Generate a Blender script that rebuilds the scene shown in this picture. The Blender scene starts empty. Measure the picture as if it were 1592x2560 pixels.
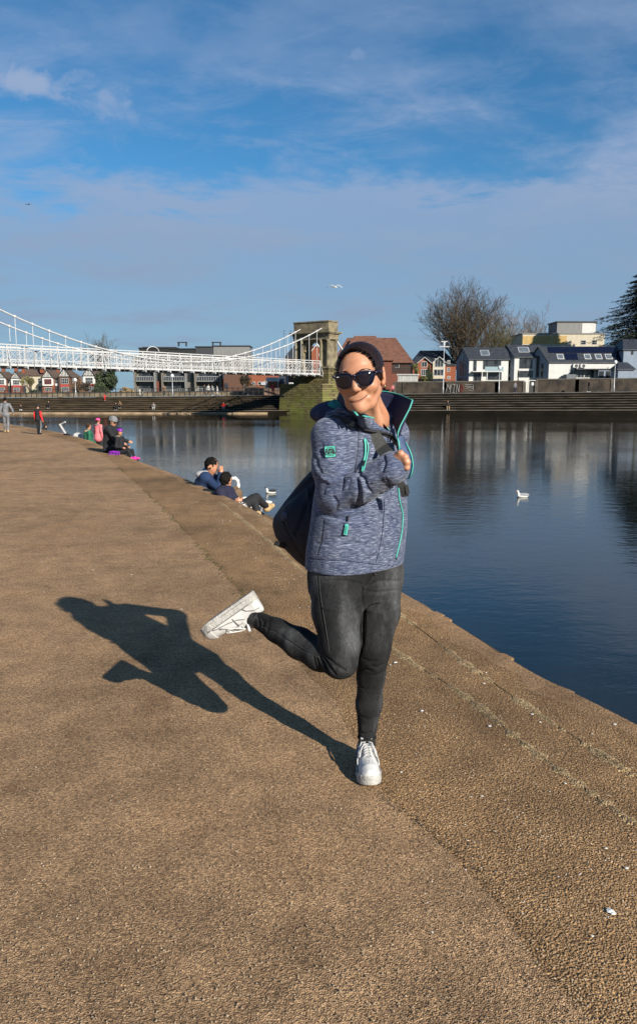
import bpy, bmesh, math, random
import numpy as np
from mathutils import Vector, Matrix
S = bpy.context.scene
COL = S.collection
PI = math.pi
R = math.radians

# ------------------------------------------------------------ camera
F, CX, CY, PITCH, CAMH = 1950.0, 796.0, 1280.0, math.atan(300/1950.0), 1.47
cam = bpy.data.objects.new('camera', bpy.data.cameras.new('camera'))
COL.objects.link(cam)
cam.location = (0, 0, CAMH)
cam.rotation_euler = (PI/2 - PITCH, 0, 0)
cam.data.sensor_fit = 'VERTICAL'
cam.data.sensor_height = 36
cam.data.lens = 36*F/2560
cam.data.clip_end = 6000
cam.data.clip_start = 0.05
S.camera = cam

# ------------------------------------------------------------ light
SUN_EL, SUN_X, SUN_Y = R(26.0), 0.589, -0.808
sd = Vector((SUN_X*math.cos(SUN_EL), SUN_Y*math.cos(SUN_EL), math.sin(SUN_EL)))
sun = bpy.data.objects.new('sun', bpy.data.lights.new('sun', 'SUN'))
COL.objects.link(sun)
sun.rotation_euler = sd.to_track_quat('Z', 'Y').to_euler()
sun.data.energy = 5.0
sun.data.angle = R(0.55)
sun.data.color = (1.0, 0.93, 0.82)

world = bpy.data.worlds.new('World'); S.world = world
world.use_nodes = True
wt = world.node_tree; wt.nodes.clear()
def wn(t, **kw):
    n = wt.nodes.new(t)
    for k, v in kw.items(): setattr(n, k, v)
    return n
wo = wn('ShaderNodeOutputWorld'); wb = wn('ShaderNodeBackground')
wb.inputs['Strength'].default_value = 0.050
sky = wn('ShaderNodeTexSky', sky_type='NISHITA', sun_disc=False, sun_elevation=SUN_EL,
         sun_rotation=math.atan2(SUN_X, SUN_Y), altitude=50.0, air_density=1.0, dust_density=0.3, ozone_density=2.4)
tc = wn('ShaderNodeTexCoord'); sep = wn('ShaderNodeSeparateXYZ')
wt.links.new(tc.outputs['Generated'], sep.inputs[0])
def wmath(op, a, b=None, c=None, clamp=False):
    n = wn('ShaderNodeMath', operation=op); n.use_clamp = clamp
    for i, x in enumerate((a, b, c)):
        if x is None: continue
        if isinstance(x, (int, float)): n.inputs[i].default_value = x
        else: wt.links.new(x, n.inputs[i])
    return n.outputs[0]
zz = wmath('MAXIMUM', sep.outputs[2], 0.0)
den = wmath('ADD', zz, 0.16)
comb = wn('ShaderNodeCombineXYZ')
wt.links.new(wmath('DIVIDE', sep.outputs[0], den), comb.inputs[0])
wt.links.new(wmath('DIVIDE', sep.outputs[1], den), comb.inputs[1])
def wnoise(scale, detail, rough, loc, vs=(1, 1, 1), dist=0.0, src=None, rot=0.0):
    mp = wn('ShaderNodeMapping'); mp.inputs['Location'].default_value = loc; mp.inputs['Scale'].default_value = vs
    mp.inputs['Rotation'].default_value = (0, 0, rot)
    wt.links.new(src or comb.outputs[0], mp.inputs[0])
    n = wn('ShaderNodeTexNoise'); n.inputs['Scale'].default_value = scale; n.inputs['Detail'].default_value = detail
    n.inputs['Roughness'].default_value = rough; n.inputs['Distortion'].default_value = dist
    wt.links.new(mp.outputs[0], n.inputs['Vector'])
    return n.outputs[0]
def wramp(x, a, b, lo=0.0, hi=1.0):
    n = wn('ShaderNodeMapRange', interpolation_type='SMOOTHSTEP')
    n.inputs[1].default_value = a; n.inputs[2].default_value = b; n.inputs[3].default_value = lo; n.inputs[4].default_value = hi
    wt.links.new(x, n.inputs[0]); return n.outputs[0]
veil = wramp(wnoise(1.7, 9, 0.60, (3.1, 1.7, 0), (0.8, 1.0, 1), 0.3, rot=0.2), 0.44, 0.66)
streak = wramp(wnoise(4.2, 10, 0.66, (0.4, 5.0, 2), (0.8, 1.1, 1), 0.5, rot=0.3), 0.44, 0.70)
low = wmath('MULTIPLY', wramp(zz, 0.40, 0.27), 1.0)                       # the veil thickens towards the horizon
mask = wmath('MULTIPLY', wmath('ADD', wmath('MULTIPLY', veil, 0.60), wmath('MULTIPLY', streak, 0.36)), wmath('ADD', wmath('MULTIPLY', low, 0.55), 0.50), clamp=True)
mask = wmath('MAXIMUM', mask, wmath('MULTIPLY', wramp(wmath('ADD', zz, wmath('MULTIPLY', wmath('SUBTRACT', wnoise(2.4, 10, 0.62, (5.3, 2.2, 0), (0.8, 1.0, 1), 0.3), 0.5), 0.36)), 0.285, 0.215), wmath('ADD', wmath('MULTIPLY', veil, .20), 0.76)))
# a few separate small puffs in given directions
def ray(u, v):
    d = Vector(((u-CX)/F, 1.0, -(v-CY)/F)); c, s = math.cos(PITCH), math.sin(PITCH)
    return Vector((d.x, d.y*c + d.z*s, -d.y*s + d.z*c)).normalized()
pn = wnoise(26, 6, 0.62, (0, 0, 0), (1, 1, 1.6), 0.3, src=tc.outputs['Generated'])
for (u, v, ru, rv, am) in ((80, 205, 95, 40, .62), (262, 245, 75, 45, .42), (890, 140, 34, 20, .30), (862, 168, 55, 18, .24), (1128, 745, 38, 16, .75), (1165, 752, 40, 16, .6), (1250, 752, 34, 15, .6),
                       (812, 603, 75, 22, .28), (275, 693, 26, 20, .3)):
    d = ray(u, v)
    vs = wn('ShaderNodeVectorMath', operation='SUBTRACT'); wt.links.new(tc.outputs['Generated'], vs.inputs[0]); vs.inputs[1].default_value = d
    sp = wn('ShaderNodeSeparateXYZ'); wt.links.new(vs.outputs[0], sp.inputs[0])
    a = wmath('POWER', wmath('DIVIDE', sp.outputs[0], ru/F), 2.0); b = wmath('POWER', wmath('DIVIDE', sp.outputs[2], rv/F), 2.0)
    q = wmath('SQRT', wmath('ADD', wmath('MULTIPLY', wmath('ABSOLUTE', a), 1.0), b))
    q = wmath('ADD', q, wmath('MULTIPLY', wmath('SUBTRACT', pn, 0.5), 2.6))
    fw = wramp(sep.outputs[1], 0.0, 0.1)
    mask = wmath('MAXIMUM', mask, wmath('MULTIPLY', wmath('MULTIPLY', wramp(q, 1.25, 0.15), min(am*1.5, .9)), fw))
mixc = wn('ShaderNodeMixRGB')
wt.links.new(mask, mixc.inputs[0]); cc = wn('ShaderNodeMixRGB'); cc.inputs[1].default_value = (4.3, 5.6, 8.2, 1); cc.inputs[2].default_value = (3.6, 4.85, 6.85, 1)
wt.links.new(wramp(zz, 0.30, 0.12), cc.inputs[0]); wt.links.new(cc.outputs[0], mixc.inputs[2])
tint = wn('ShaderNodeMixRGB', blend_type='MULTIPLY'); tint.inputs[0].default_value = 1.0; tint.inputs[2].default_value = (0.50, 1.10, 1.42, 1)
wt.links.new(sky.outputs[0], tint.inputs[1]); wt.links.new(tint.outputs[0], mixc.inputs[1])
wt.links.new(mixc.outputs[0], wb.inputs['Color']); wt.links.new(wb.outputs[0], wo.inputs[0])

S.view_settings.view_transform = 'Standard'; S.view_settings.look = 'None'
S.view_settings.exposure = 0.6; S.view_settings.gamma = 1.0
S.render.engine = 'CYCLES'
S.cycles.max_bounces = 5; S.cycles.diffuse_bounces = 2; S.cycles.glossy_bounces = 3; S.cycles.transmission_bounces = 3
S.cycles.caustics_reflective = False; S.cycles.caustics_refractive = False

# ------------------------------------------------------------ placing: photograph pixel -> point in the world
def P(u, v, Y):
    d = ray(u, v); return Vector((d.x/d.y*Y, Y, CAMH + d.z/d.y*Y))
def G(u, v, z=0.0):
    d = ray(u, v); t = (z-CAMH)/d.z; return Vector((d.x*t, d.y*t, z))
WZ = -1.7

# ------------------------------------------------------------ materials
MATS = {}
def mat(name, col, rough=0.8, var=0.15, scale=8.0, bump=0.0, bscale=None, metal=0.0, spec=0.5, col2=None, vs=(1, 1, 1), detail=5, coord='Object', bdist=0.02, coat=0.0, contrast=(0.35, 0.65)):
    if name in MATS: return MATS[name]
    m = bpy.data.materials.new(name); m.use_nodes = True; MATS[name] = m
    t = m.node_tree; b = t.nodes['Principled BSDF']
    b.inputs['Roughness'].default_value = rough; b.inputs['Metallic'].default_value = metal
    b.inputs['Specular IOR Level'].default_value = spec; b.inputs['Coat Weight'].default_value = coat
    c1 = tuple(max(0, c*(1-var)) for c in col); c2 = tuple(min(1, c*(1+var)) for c in col) if col2 is None else col2
    if col2 is not None: c1 = col
    tcn = t.nodes.new('ShaderNodeTexCoord'); mp = t.nodes.new('ShaderNodeMapping'); mp.inputs['Scale'].default_value = vs
    t.links.new(tcn.outputs[coord], mp.inputs[0])
    n = t.nodes.new('ShaderNodeTexNoise'); n.inputs['Scale'].default_value = scale; n.inputs['Detail'].default_value = detail
    t.links.new(mp.outputs[0], n.inputs['Vector'])
    r = t.nodes.new('ShaderNodeValToRGB'); r.color_ramp.elements[0].position = contrast[0]; r.color_ramp.elements[1].position = contrast[1]
    r.color_ramp.elements[0].color = (*c1, 1); r.color_ramp.elements[1].color = (*c2, 1)
    t.links.new(n.outputs[0], r.inputs[0]); t.links.new(r.outputs[0], b.inputs['Base Color'])
    if bump:
        n2 = n
        if bscale:
            n2 = t.nodes.new('ShaderNodeTexNoise'); n2.inputs['Scale'].default_value = bscale; n2.inputs['Detail'].default_value = 4
            t.links.new(mp.outputs[0], n2.inputs['Vector'])
        bp = t.nodes.new('ShaderNodeBump'); bp.inputs['Strength'].default_value = bump; bp.inputs['Distance'].default_value = bdist
        t.links.new(n2.outputs[0], bp.inputs['Height']); t.links.new(bp.outputs[0], b.inputs['Normal'])
    return m
class NT:
    """small helper for hand-built node materials"""
    def __init__(s, name):
        s.m = bpy.data.materials.new(name); s.m.use_nodes = True; s.t = s.m.node_tree; s.b = s.t.nodes['Principled BSDF']
    def n(s, typ, ins=None, **kw):
        nd = s.t.nodes.new(typ)
        for k, v in kw.items(): setattr(nd, k, v)
        for k, v in (ins or {}).items(): s.put(nd, k, v)
        return nd
    def put(s, nd, k, v):
        if isinstance(v, bpy.types.NodeSocket): s.t.links.new(v, nd.inputs[k])
        elif isinstance(v, bpy.types.Node): s.t.links.new(v.outputs[0], nd.inputs[k])
        else: nd.inputs[k].default_value = v
    def coord(s, scale=(1, 1, 1), which='Object', loc=(0, 0, 0), rot=(0, 0, 0)):
        c = s.n('ShaderNodeTexCoord'); return s.n('ShaderNodeMapping', {0: c.outputs[which], 'Scale': scale, 'Location': loc, 'Rotation': rot})
    def noise(s, vec, scale, detail=4, rough=0.5, dist=0.0):
        return s.n('ShaderNodeTexNoise', {'Vector': vec, 'Scale': scale, 'Detail': detail, 'Roughness': rough, 'Distortion': dist})
    def ramp(s, x, stops):
        r = s.n('ShaderNodeValToRGB', {0: x}); e = r.color_ramp.elements
        while len(e) < len(stops): e.new(0.5)
        for i, (p, c) in enumerate(stops): e[i].position = p; e[i].color = (*c, 1) if len(c) == 3 else c
        return r
    def rng(s, x, a, b, lo=0.0, hi=1.0):
        return s.n('ShaderNodeMapRange', {0: x, 1: a, 2: b, 3: lo, 4: hi})
    def mix(s, f, a, b, mode='MIX'):
        return s.n('ShaderNodeMixRGB', {0: f, 1: a, 2: b}, blend_type=mode)
    def math(s, op, a, b=0.0, c=0.0):
        return s.n('ShaderNodeMath', {0: a, 1: b, 2: c}, operation=op)
    def bump(s, h, strength, dist, normal=None):
        b = s.n('ShaderNodeBump', {'Height': h, 'Strength': strength, 'Distance': dist})
        if normal is not None: s.put(b, 'Normal', normal)
        return b

# ------------------------------------------------------------ mesh building
class MB:
    def __init__(s): s.v = []; s.f = []
    def add(s, vs, fs):
        o = len(s.v); s.v += [tuple(v) for v in vs]; s.f += [tuple(i+o for i in f) for f in fs]; return s
    def box(s, c, size, M=None):
        hx, hy, hz = size[0]/2, size[1]/2, size[2]/2
        vs = [Vector((c[0]+sx*hx, c[1]+sy*hy, c[2]+sz*hz)) for sx in (-1, 1) for sy in (-1, 1) for sz in (-1, 1)]
        if M is not None: vs = [M @ v for v in vs]
        return s.add(vs, [(0, 1, 3, 2), (4, 6, 7, 5), (0, 4, 5, 1), (2, 3, 7, 6), (0, 2, 6, 4), (1, 5, 7, 3)])
    def span(s, a, b):   # box by min and max corner
        return s.box([(a[i]+b[i])/2 for i in range(3)], [abs(b[i]-a[i]) for i in range(3)])
    def bar(s, a, b, w, h=None, up=(0, 0, 1)):
        a, b = Vector(a), Vector(b); h = h or w; d = (b-a); L = d.length
        if L < 1e-6: return s
        d /= L; u = Vector(up); x = d.cross(u)
        if x.length < 1e-4: x = d.cross(Vector((1, 0, 0)))
        x.normalize(); y = x.cross(d)
        vs = [p + x*sx*w/2 + y*sy*h/2 for p in (a, b) for sx in (-1, 1) for sy in (-1, 1)]
        return s.add(vs, [(0, 2, 3, 1), (4, 5, 7, 6), (0, 4, 6, 2), (1, 3, 7, 5), (0, 1, 5, 4), (2, 6, 7, 3)])
    def tube(s, pts, rad, n=8, cap=True, close=False):
        pts = [Vector(p) for p in pts]; m = len(pts)
        if not hasattr(rad, '__len__'): rad = [rad]*m
        ref = None; o = len(s.v); vs = []
        for i, p in enumerate(pts):
            a = pts[(i-1) % m] if (close or i > 0) else p; b = pts[(i+1) % m] if (close or i < m-1) else p
            d = (b-a); d = d.normalized() if d.length > 1e-9 else Vector((0, 0, 1))
            if ref is None: ref = d.orthogonal().normalized()
            x = (ref - d*ref.dot(d)); x = x.normalized() if x.length > 1e-6 else d.orthogonal().normalized(); ref = x
            y = d.cross(x)
            for k in range(n):
                t = 2*PI*k/n; vs.append(p + (x*math.cos(t) + y*math.sin(t))*rad[i])
        fs = []
        for i in range(m if close else m-1):
            j = (i+1) % m
            for k in range(n):
                l = (k+1) % n; fs.append((i*n+k, i*n+l, j*n+l, j*n+k))
        if cap and not close: fs.append(tuple(range(n))[::-1]); fs.append(tuple((m-1)*n+k for k in range(n)))
        return s.add(vs, fs)
    def loft(s, rings, cap=True, close=True):
        n = len(rings[0]); vs = [v for r in rings for v in r]; fs = []
        for i in range(len(rings)-1):
            for k in range(n if close else n-1):
                l = (k+1) % n; fs.append((i*n+k, i*n+l, (i+1)*n+l, (i+1)*n+k))
        if cap: fs.append(tuple(range(n))[::-1]); fs.append(tuple((len(rings)-1)*n+k for k in range(n)))
        return s.add(vs, fs)
    def lathe(s, c, prof, n=16):
        c = Vector(c); return s.loft([[c + Vector((r*math.cos(2*PI*k/n), r*math.sin(2*PI*k/n), z)) for k in range(n)] for r, z in prof])
    def prism(s, poly, a, b):
        """poly: 3-D points of one face; extruded by vector a->b offset"""
        poly = [Vector(p) for p in poly]; a, b = Vector(a), Vector(b); n = len(poly)
        return s.add([p+a for p in poly] + [p+b for p in poly], [tuple(range(n))[::-1], tuple(range(n, 2*n))] + [(i, (i+1) % n, n+(i+1) % n, n+i) for i in range(n)])
def link(name, vs, fs, m, parent=None, smooth=False, world=True, fix=True):
    me = bpy.data.meshes.new(name)
    if world and parent is not None:
        loc = wloc(parent); vs = [(v[0]-loc.x, v[1]-loc.y, v[2]-loc.z) for v in vs]
    me.from_pydata([tuple(v) for v in vs], [], fs)
    if fix:
        bm = bmesh.new(); bm.from_mesh(me); bmesh.ops.recalc_face_normals(bm, faces=bm.faces); bm.to_mesh(me); bm.free()
    me.materials.append(m)
    if smooth: me.polygons.foreach_set('use_smooth', [True]*len(me.polygons))
    o = bpy.data.objects.new(name, me); COL.objects.link(o)
    if parent is not None: o.parent = parent
    return o
def wloc(o):
    v = Vector((0, 0, 0))
    while o is not None: v += o.location; o = o.parent
    return v
def put(name, mb, m, parent=None, smooth=False, world=True, fix=True, label=None):
    o = link(name, mb.v, mb.f, m, parent, smooth, world, fix)
    if label: o['label'] = label
    return o
def tag(o, label, cat, group=None, kind=None):
    o['label'] = label; o['category'] = cat
    if group: o['group'] = group
    if kind: o['kind'] = kind
    return o
def thing(name, label, cat, loc=(0, 0, 0), rz=0.0, group=None):
    o = bpy.data.objects.new(name, None); COL.objects.link(o); o.empty_display_size = 0.2
    o.location = loc; o.rotation_euler = (0, 0, rz)
    return tag(o, label, cat, group)
def solo(o, loc):
    """give a single-mesh thing an origin of its own"""
    loc = Vector(loc); o.data.transform(Matrix.Translation(-loc)); o.location = loc; return o
def struct(name, mb, m, smooth=False):
    o = put(name, mb, m, None, smooth); o['kind'] = 'structure'; return o
def copy_tree(o, parent=None):
    c = o.copy(); COL.objects.link(c)
    if parent is not None: c.parent = parent
    for ch in [k for k in o.children]: copy_tree(ch, c)
    return c
def crom(pts, n=8):
    pts = [Vector(p) for p in pts]; out = []
    for i in range(len(pts)-1):
        p0 = pts[max(i-1, 0)]; p1 = pts[i]; p2 = pts[i+1]; p3 = pts[min(i+2, len(pts)-1)]
        for k in range(n):
            t = k/n; out.append(0.5*((2*p1) + (p2-p0)*t + (2*p0-5*p1+4*p2-p3)*t*t + (3*p1-p0-3*p2+p3)*t**3))
    out.append(pts[-1]); return out
# ------------------------------------------------------------ ground, embankment, water
ECOARSE = [G(*p) for p in ((1592,1813),(1474,1753),(1316,1674),(1158,1574),(1011,1485),(770,1347),(674,1297),(590,1253),(495,1211),(420,1180),(347,1153),(305,1135),(262,1118),(221,1100),(147,1081),(80,1070),(32,1062),(0,1057))]
BEH = [Vector((60,-90,0)), Vector((26,-42,0)), Vector((11,-16,0)), Vector((5.2,-5.5,0)), Vector((2.75,0,0))]
FAR = [Vector((-26,56,0)), Vector((-38,78,0)), Vector((-75,125,0)), Vector((-170,230,0))]
def hermite_y(pts, n=6):
    pts = sorted(pts, key=lambda p: p.y); m = []
    for i in range(len(pts)):
        a = pts[max(i-1, 0)]; b = pts[min(i+1, len(pts)-1)]; m.append((b.x-a.x)/(b.y-a.y))
    out = []
    for i in range(len(pts)-1):
        h = pts[i+1].y-pts[i].y
        for k in range(n):
            t = k/n; out.append(Vector(((2*t**3-3*t*t+1)*pts[i].x + (t**3-2*t*t+t)*h*m[i] + (-2*t**3+3*t*t)*pts[i+1].x + (t**3-t*t)*h*m[i+1], pts[i].y+t*h, 0)))
    out.append(pts[-1].copy()); return out
EDGE = hermite_y(BEH+ECOARSE+FAR, 8)
SEAMC = [G(*p) for p in ((1432,2560),(1369,2421),(1242,2243),(1116,2116),(979,1990),(842,1769),(758,1674),(675,1570),(595,1474),(558,1432),(505,1374),(453,1316),(390,1253),(326,1195),(268,1142))]
SEAM = hermite_y(SEAMC, 6)
def offset(line, d):
    out = []
    for i, p in enumerate(line):
        a = line[max(i-1, 0)]; b = line[min(i+1, len(line)-1)]; t = (b-a); t.z = 0; t.normalize()
        out.append(p + Vector((t.y, -t.x, 0))*d)
    return out
def at_near(line, p):
    i = min(range(1, len(line)-1), key=lambda i: (line[i].x-p.x)**2+(line[i].y-p.y)**2)
    t = (line[i+1]-line[i-1]); t.z = 0; return line[i], t.normalized()
def strip(mb, A, za, B, zb):
    n = len(A); mb.add([(p.x, p.y, za) for p in A] + [(p.x, p.y, zb) for p in B], [(i, i+1, n+i+1, n+i) for i in range(n-1)])

def ground_mat(name, base, coarse):
    g = NT(name); co = g.coord()
    big = g.noise(co, 0.55, 5, 0.6); mid = g.noise(co, 4.5, 5, 0.6); fine = g.noise(co, 95 if coarse else 115, 3, 0.65)
    vor = g.n('ShaderNodeTexVoronoi', {'Vector': co, 'Scale': 150.0 if coarse else 220.0})
    dk = tuple(c*(0.60 if coarse else .74) for c in base); lt = tuple(c*(1.30 if coarse else 1.16) for c in base)
    c1 = g.ramp(big, [(0.33, dk), (0.5, base), (0.68, lt)])
    c2 = g.ramp(mid, [(0.3, (0.74, 0.72, 0.70)), (0.7, (1.16, 1.14, 1.10))])
    c = g.mix(1.0, c1, c2, 'MULTIPLY')
    st = g.noise(co, 0.9, 8, 0.72, 1.2); c = g.mix(g.math('MULTIPLY', g.ramp(st, [(0.56, (0, 0, 0)), (0.66, (1, 1, 1))]), 0.38), c, g.mix(1.0, c, (0.45, 0.40, 0.36, 1), 'MULTIPLY'))
    sa = g.noise(g.coord(loc=(7, 3, 0)), 0.7, 6, 0.6, .8); c = g.mix(g.math('MULTIPLY', g.ramp(sa, [(0.55, (0, 0, 0)), (0.68, (1, 1, 1))]), 0.35), c, (base[0]*1.35, base[1]*1.22, base[2]*1.05, 1))
    gr = g.ramp(fine, [(0.36, (0.33, 0.31, 0.30)), (0.5, (0.92, 0.9, 0.88)), (0.66, (1.55, 1.5, 1.42))])
    c = g.mix(0.92 if coarse else 0.75, c, g.mix(1.0, c, gr, 'MULTIPLY'))
    stone = g.ramp(g.n('ShaderNodeSeparateColor', {0: vor.outputs['Color']}).outputs[0], [(0.0, (0.55, 0.5, 0.45)), (0.45, (1, 1, 1)), (0.93, (1.1, 1.1, 1.1)), (1.0, (1.9, 1.9, 1.85))])
    c = g.mix(0.8, c, g.mix(1.0, c, stone, 'MULTIPLY'))
    g.put(g.b, 'Base Color', c); g.b.inputs['Roughness'].default_value = 0.93; g.b.inputs['Specular IOR Level'].default_value = 0.25
    h = g.math('ADD', g.math('MULTIPLY', fine, 1.0), g.math('MULTIPLY', vor.outputs['Distance'], -0.8))
    b1 = g.bump(h, 1.0, 0.012 if coarse else 0.0075)
    b2 = g.bump(mid, 0.5, 0.03, b1)
    g.put(g.b, 'Normal', b2)
    return g.m
PATHM = ground_mat('path_tarmac', (0.385, 0.252, 0.143), False)
APRM = ground_mat('coarse_concrete', (0.335, 0.212, 0.108), True)
mb = MB()
L = [Vector((p.x, p.y, 0)) for p in EDGE]; W = [Vector((-400, p.y if abs(p.y) < 225 else p.y*1.0, 0)) for p in L]
strip(mb, W, -0.004, L, -0.004)
n0 = len(L)
path = struct('path', mb, PATHM)
# coarse strip between the seam and the edge, laid 4 mm above the path
seam_full = [Vector((4.4,-9,0)), Vector((2.2,-2,0)), Vector((1.25,0.8,0))] + SEAM + [G(*p) for p in ((190,1106),(120,1088),(60,1074),(20,1066))]
def resample(line, n):
    d = [0.0]
    for a, b in zip(line, line[1:]): d.append(d[-1]+(b-a).length)
    out = []; j = 0
    for k in range(n):
        t = (k/(n-1))**2.2*d[-1] if False else d[-1]*k/(n-1)
        while j < len(d)-2 and d[j+1] < t: j += 1
        f = (t-d[j])/max(d[j+1]-d[j], 1e-9); out.append(line[j].lerp(line[j+1], min(max(f, 0), 1)))
    return out
def cut(line, y0, y1):
    q = [p for p in line if y0 <= p.y <= y1]; return q
def at_y(line, y):
    for a, b in zip(line, line[1:]):
        if (a.y-y)*(b.y-y) <= 0 and abs(a.y-b.y) > 1e-9: return a.lerp(b, (y-a.y)/(b.y-a.y))
    return line[0] if abs(line[0].y-y) < abs(line[-1].y-y) else line[-1]
ys = [-9+0.0*k for k in range(1)] + [-9+k*0.3 for k in range(1, 95)] + [19.5+k*0.6 for k in range(30)]
mb = MB(); A = []; B = []
for y in ys:
    if y > 35: break
    a = at_y(seam_full, y); b = at_y(EDGE, y)
    jit = 0.018*math.sin(y*9)+0.012*math.sin(y*23.0)
    A.append(Vector((a.x+jit, y, 0))); B.append(Vector((b.x, y, 0)))
NX = 10
for i in range(len(A)-1):
    pass
vs = []; 
for a, b in zip(A, B):
    for k in range(NX+1):
        q = a.lerp(b, k/NX)
        if k == 0: q.z = -0.0036
        if k == 1: q = a.lerp(b, .04)
        vs.append(q)
mb.add(vs, [(i*(NX+1)+k, i*(NX+1)+k+1, (i+1)*(NX+1)+k+1, (i+1)*(NX+1)+k) for i in range(len(A)-1) for k in range(NX)])
struct('embankment_apron', mb, APRM)
# low worn ribs in the concrete
RIBM = ground_mat('rib_concrete', (0.46, 0.34, 0.19), True)
mb = MB(); rr = random.Random(4)
for line, gaps in ((((548,1253),(653,1337),(766,1437),(880,1533),(1011,1643),(1158,1737),(1316,1864),(1474,1980),(1592,2064)), 0.0),
                   (((640,1283),(760,1372),(900,1470),(1011,1545),(1158,1655),(1316,1765),(1474,1868),(1592,1945)), 0.35)):
    pts = crom([G(*p) for p in line], 14)
    wv = []
    for i, p in enumerate(pts):
        on = 0.5+0.5*math.sin(i*0.37)+rr.uniform(-.4, .4)
        w = (0.010+0.030*rr.random()**1.4)*(1 if on > gaps else 0.1)
        wv.append(w)
    for i in range(len(pts)-1):
        a, b = pts[i], pts[i+1]; t = (b-a).normalized(); nn = Vector((t.y, -t.x, 0))
        j0, j1 = 0, 0
        z0 = 0.004 + wv[i]*0.16; z1 = 0.004+wv[i+1]*0.16
        mb.add([a-nn*wv[i], b-nn*wv[i+1], b+Vector((0, 0, z1)), a+Vector((0, 0, z0)), b+nn*wv[i+1], a+nn*wv[i]], [(0, 1, 2, 3), (3, 2, 4, 5)])
struct('concrete_ridge', mb, RIBM)
# smooth coping along the edge, drop and stepped bank under it
COPM = ground_mat('coping_stone', (0.38, 0.245, 0.135), False)
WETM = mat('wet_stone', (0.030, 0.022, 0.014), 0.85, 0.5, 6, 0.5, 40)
STEPM = ground_mat('bank_stone', (0.20, 0.15, 0.10), True)
sub = [p for p in EDGE if -45 < p.y < 240]
mb = MB(); i1 = [p+(q-p)*(1+.25*math.sin(p.y*7.3)+.2*math.sin(p.y*17.1)) for p, q in zip(sub, offset(sub, -0.13))]
strip(mb, i1, 0.0005, offset(sub, -0.03), 0.0045); strip(mb, offset(sub, -0.03), 0.0045, offset(sub, -.006), 0.0045); strip(mb, offset(sub, -.006), 0.0045, sub, -0.006); strip(mb, sub, -0.006, sub, -0.075)
struct('coping', mb, COPM)
def fac(p): return min(1.0, max(0.02, (p.y-6.0)/4.0))
def offset_f(line, d0, d): return [p+(q-p)*(d0/d)+(q-p)*(1-d0/d)*fac(p) for p, q in zip(line, offset(line, d))]
mb = MB(); o0 = sub; z = -0.16
prev = sub; specs = [(0.12, -0.075), (0.75, -0.42), (0.45, -0.74), (0.45, -1.06), (0.45, -1.38), (0.5, -1.62)]
cum = 0
for k, (w, zt) in enumerate(specs):
    cum += w; nx = offset(sub, cum) if k == 0 else offset_f(sub, .12, cum)
    if k: strip(mb, prev, zt, nx, zt)
    else:
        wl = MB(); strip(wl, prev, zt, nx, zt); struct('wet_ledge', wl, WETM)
    znext = specs[k+1][1] if k+1 < len(specs) else -3.2
    strip(mb, nx, zt, nx, znext); prev = nx
struct('bank_steps', mb, STEPM)
# sunlit bits of the wet ledge, put in as coping-coloured wedges
mb = MB()
for (u, v, s) in ((1125,1553,.10), (1150,1562,.10), (1318,1652,.10), (1468,1738,.12)):
    p = G(u, v, -0.071); q = at_near(sub, p); t = q[1]; nn = Vector((t.y, -t.x, 0)); c = q[0]; c = Vector((c.x, c.y, -0.073))
    a = c + nn*.0; b = c + nn*.115 + t*s*.4; d = c + t*s*1.6; e = c + nn*.10+t*s*1.3
    mb.prism([a, b, e, d], (0, 0, 0), (0, 0, .02))
struct('ledge_sun_patch', mb, COPM)

# moss in the seam: stuff
MOSS = mat('moss', (0.07, 0.075, 0.02), 0.95, 0.5, 60, 0.4, 200)
rr = random.Random(7); mb = MB()
for i in range(5200):
    t = rr.random()
    y = 2.4 + 13*t**1.3
    dens = 0.5+0.5*math.sin(y*2.1+1)*math.sin(y*0.9+0.3)
    if y < 4.6: dens *= 0.0
    if y > 8.5: dens *= .45
    if rr.random() > dens**1.5: continue
    a = at_y(seam_full, y); x = a.x + rr.gauss(0, 0.024)+0.018*math.sin(y*9); s = rr.uniform(0.004, 0.012); h = rr.uniform(0.003, 0.012); an = rr.uniform(0, PI)
    c, sn = math.cos(an)*s, math.sin(an)*s
    mb.add([(x-c, y-sn, 0.001), (x+c, y+sn, 0.001), (x+sn*.5, y-c*.5, h)], [(0, 1, 2)])
mb_moss = mb; mb = MB()
for i in range(2600):     # wet soil in the near part of the joint
    y = rr.uniform(1.2, 4.4); dens = (0.5+0.5*math.sin(y*5.3+.8))*(0.5+0.5*math.sin(y*2.3+2.2))
    if rr.random() > .45*dens**1.6+.01: continue
    a = at_y(seam_full, y); x = a.x + rr.gauss(0, 0.014)+0.018*math.sin(y*9)+.012*math.sin(y*23.0); s = rr.uniform(0.002, 0.007); h = rr.uniform(0.0008, 0.002); an = rr.uniform(0, PI)
    c, sn = math.cos(an)*s, math.sin(an)*s
    mb.add([(x-c, y-sn, 0.0), (x+c, y+sn, 0.0), (x+sn*.7, y-c*.7, 0.0), (x, y, h)], [(0, 1, 3), (1, 2, 3), (2, 0, 3)])
o = put('soil', mb, mat('wet_soil', (0.05, 0.035, 0.02), .9, .3, 40)); tag(o, 'dark soil crumbs in the near end of the joint between path and concrete', 'soil', kind='stuff')
mb = mb_moss
o = put('moss', mb, MOSS); tag(o, 'olive green moss growing in the joint between the smooth path and the coarse concrete', 'moss', kind='stuff')
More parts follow.
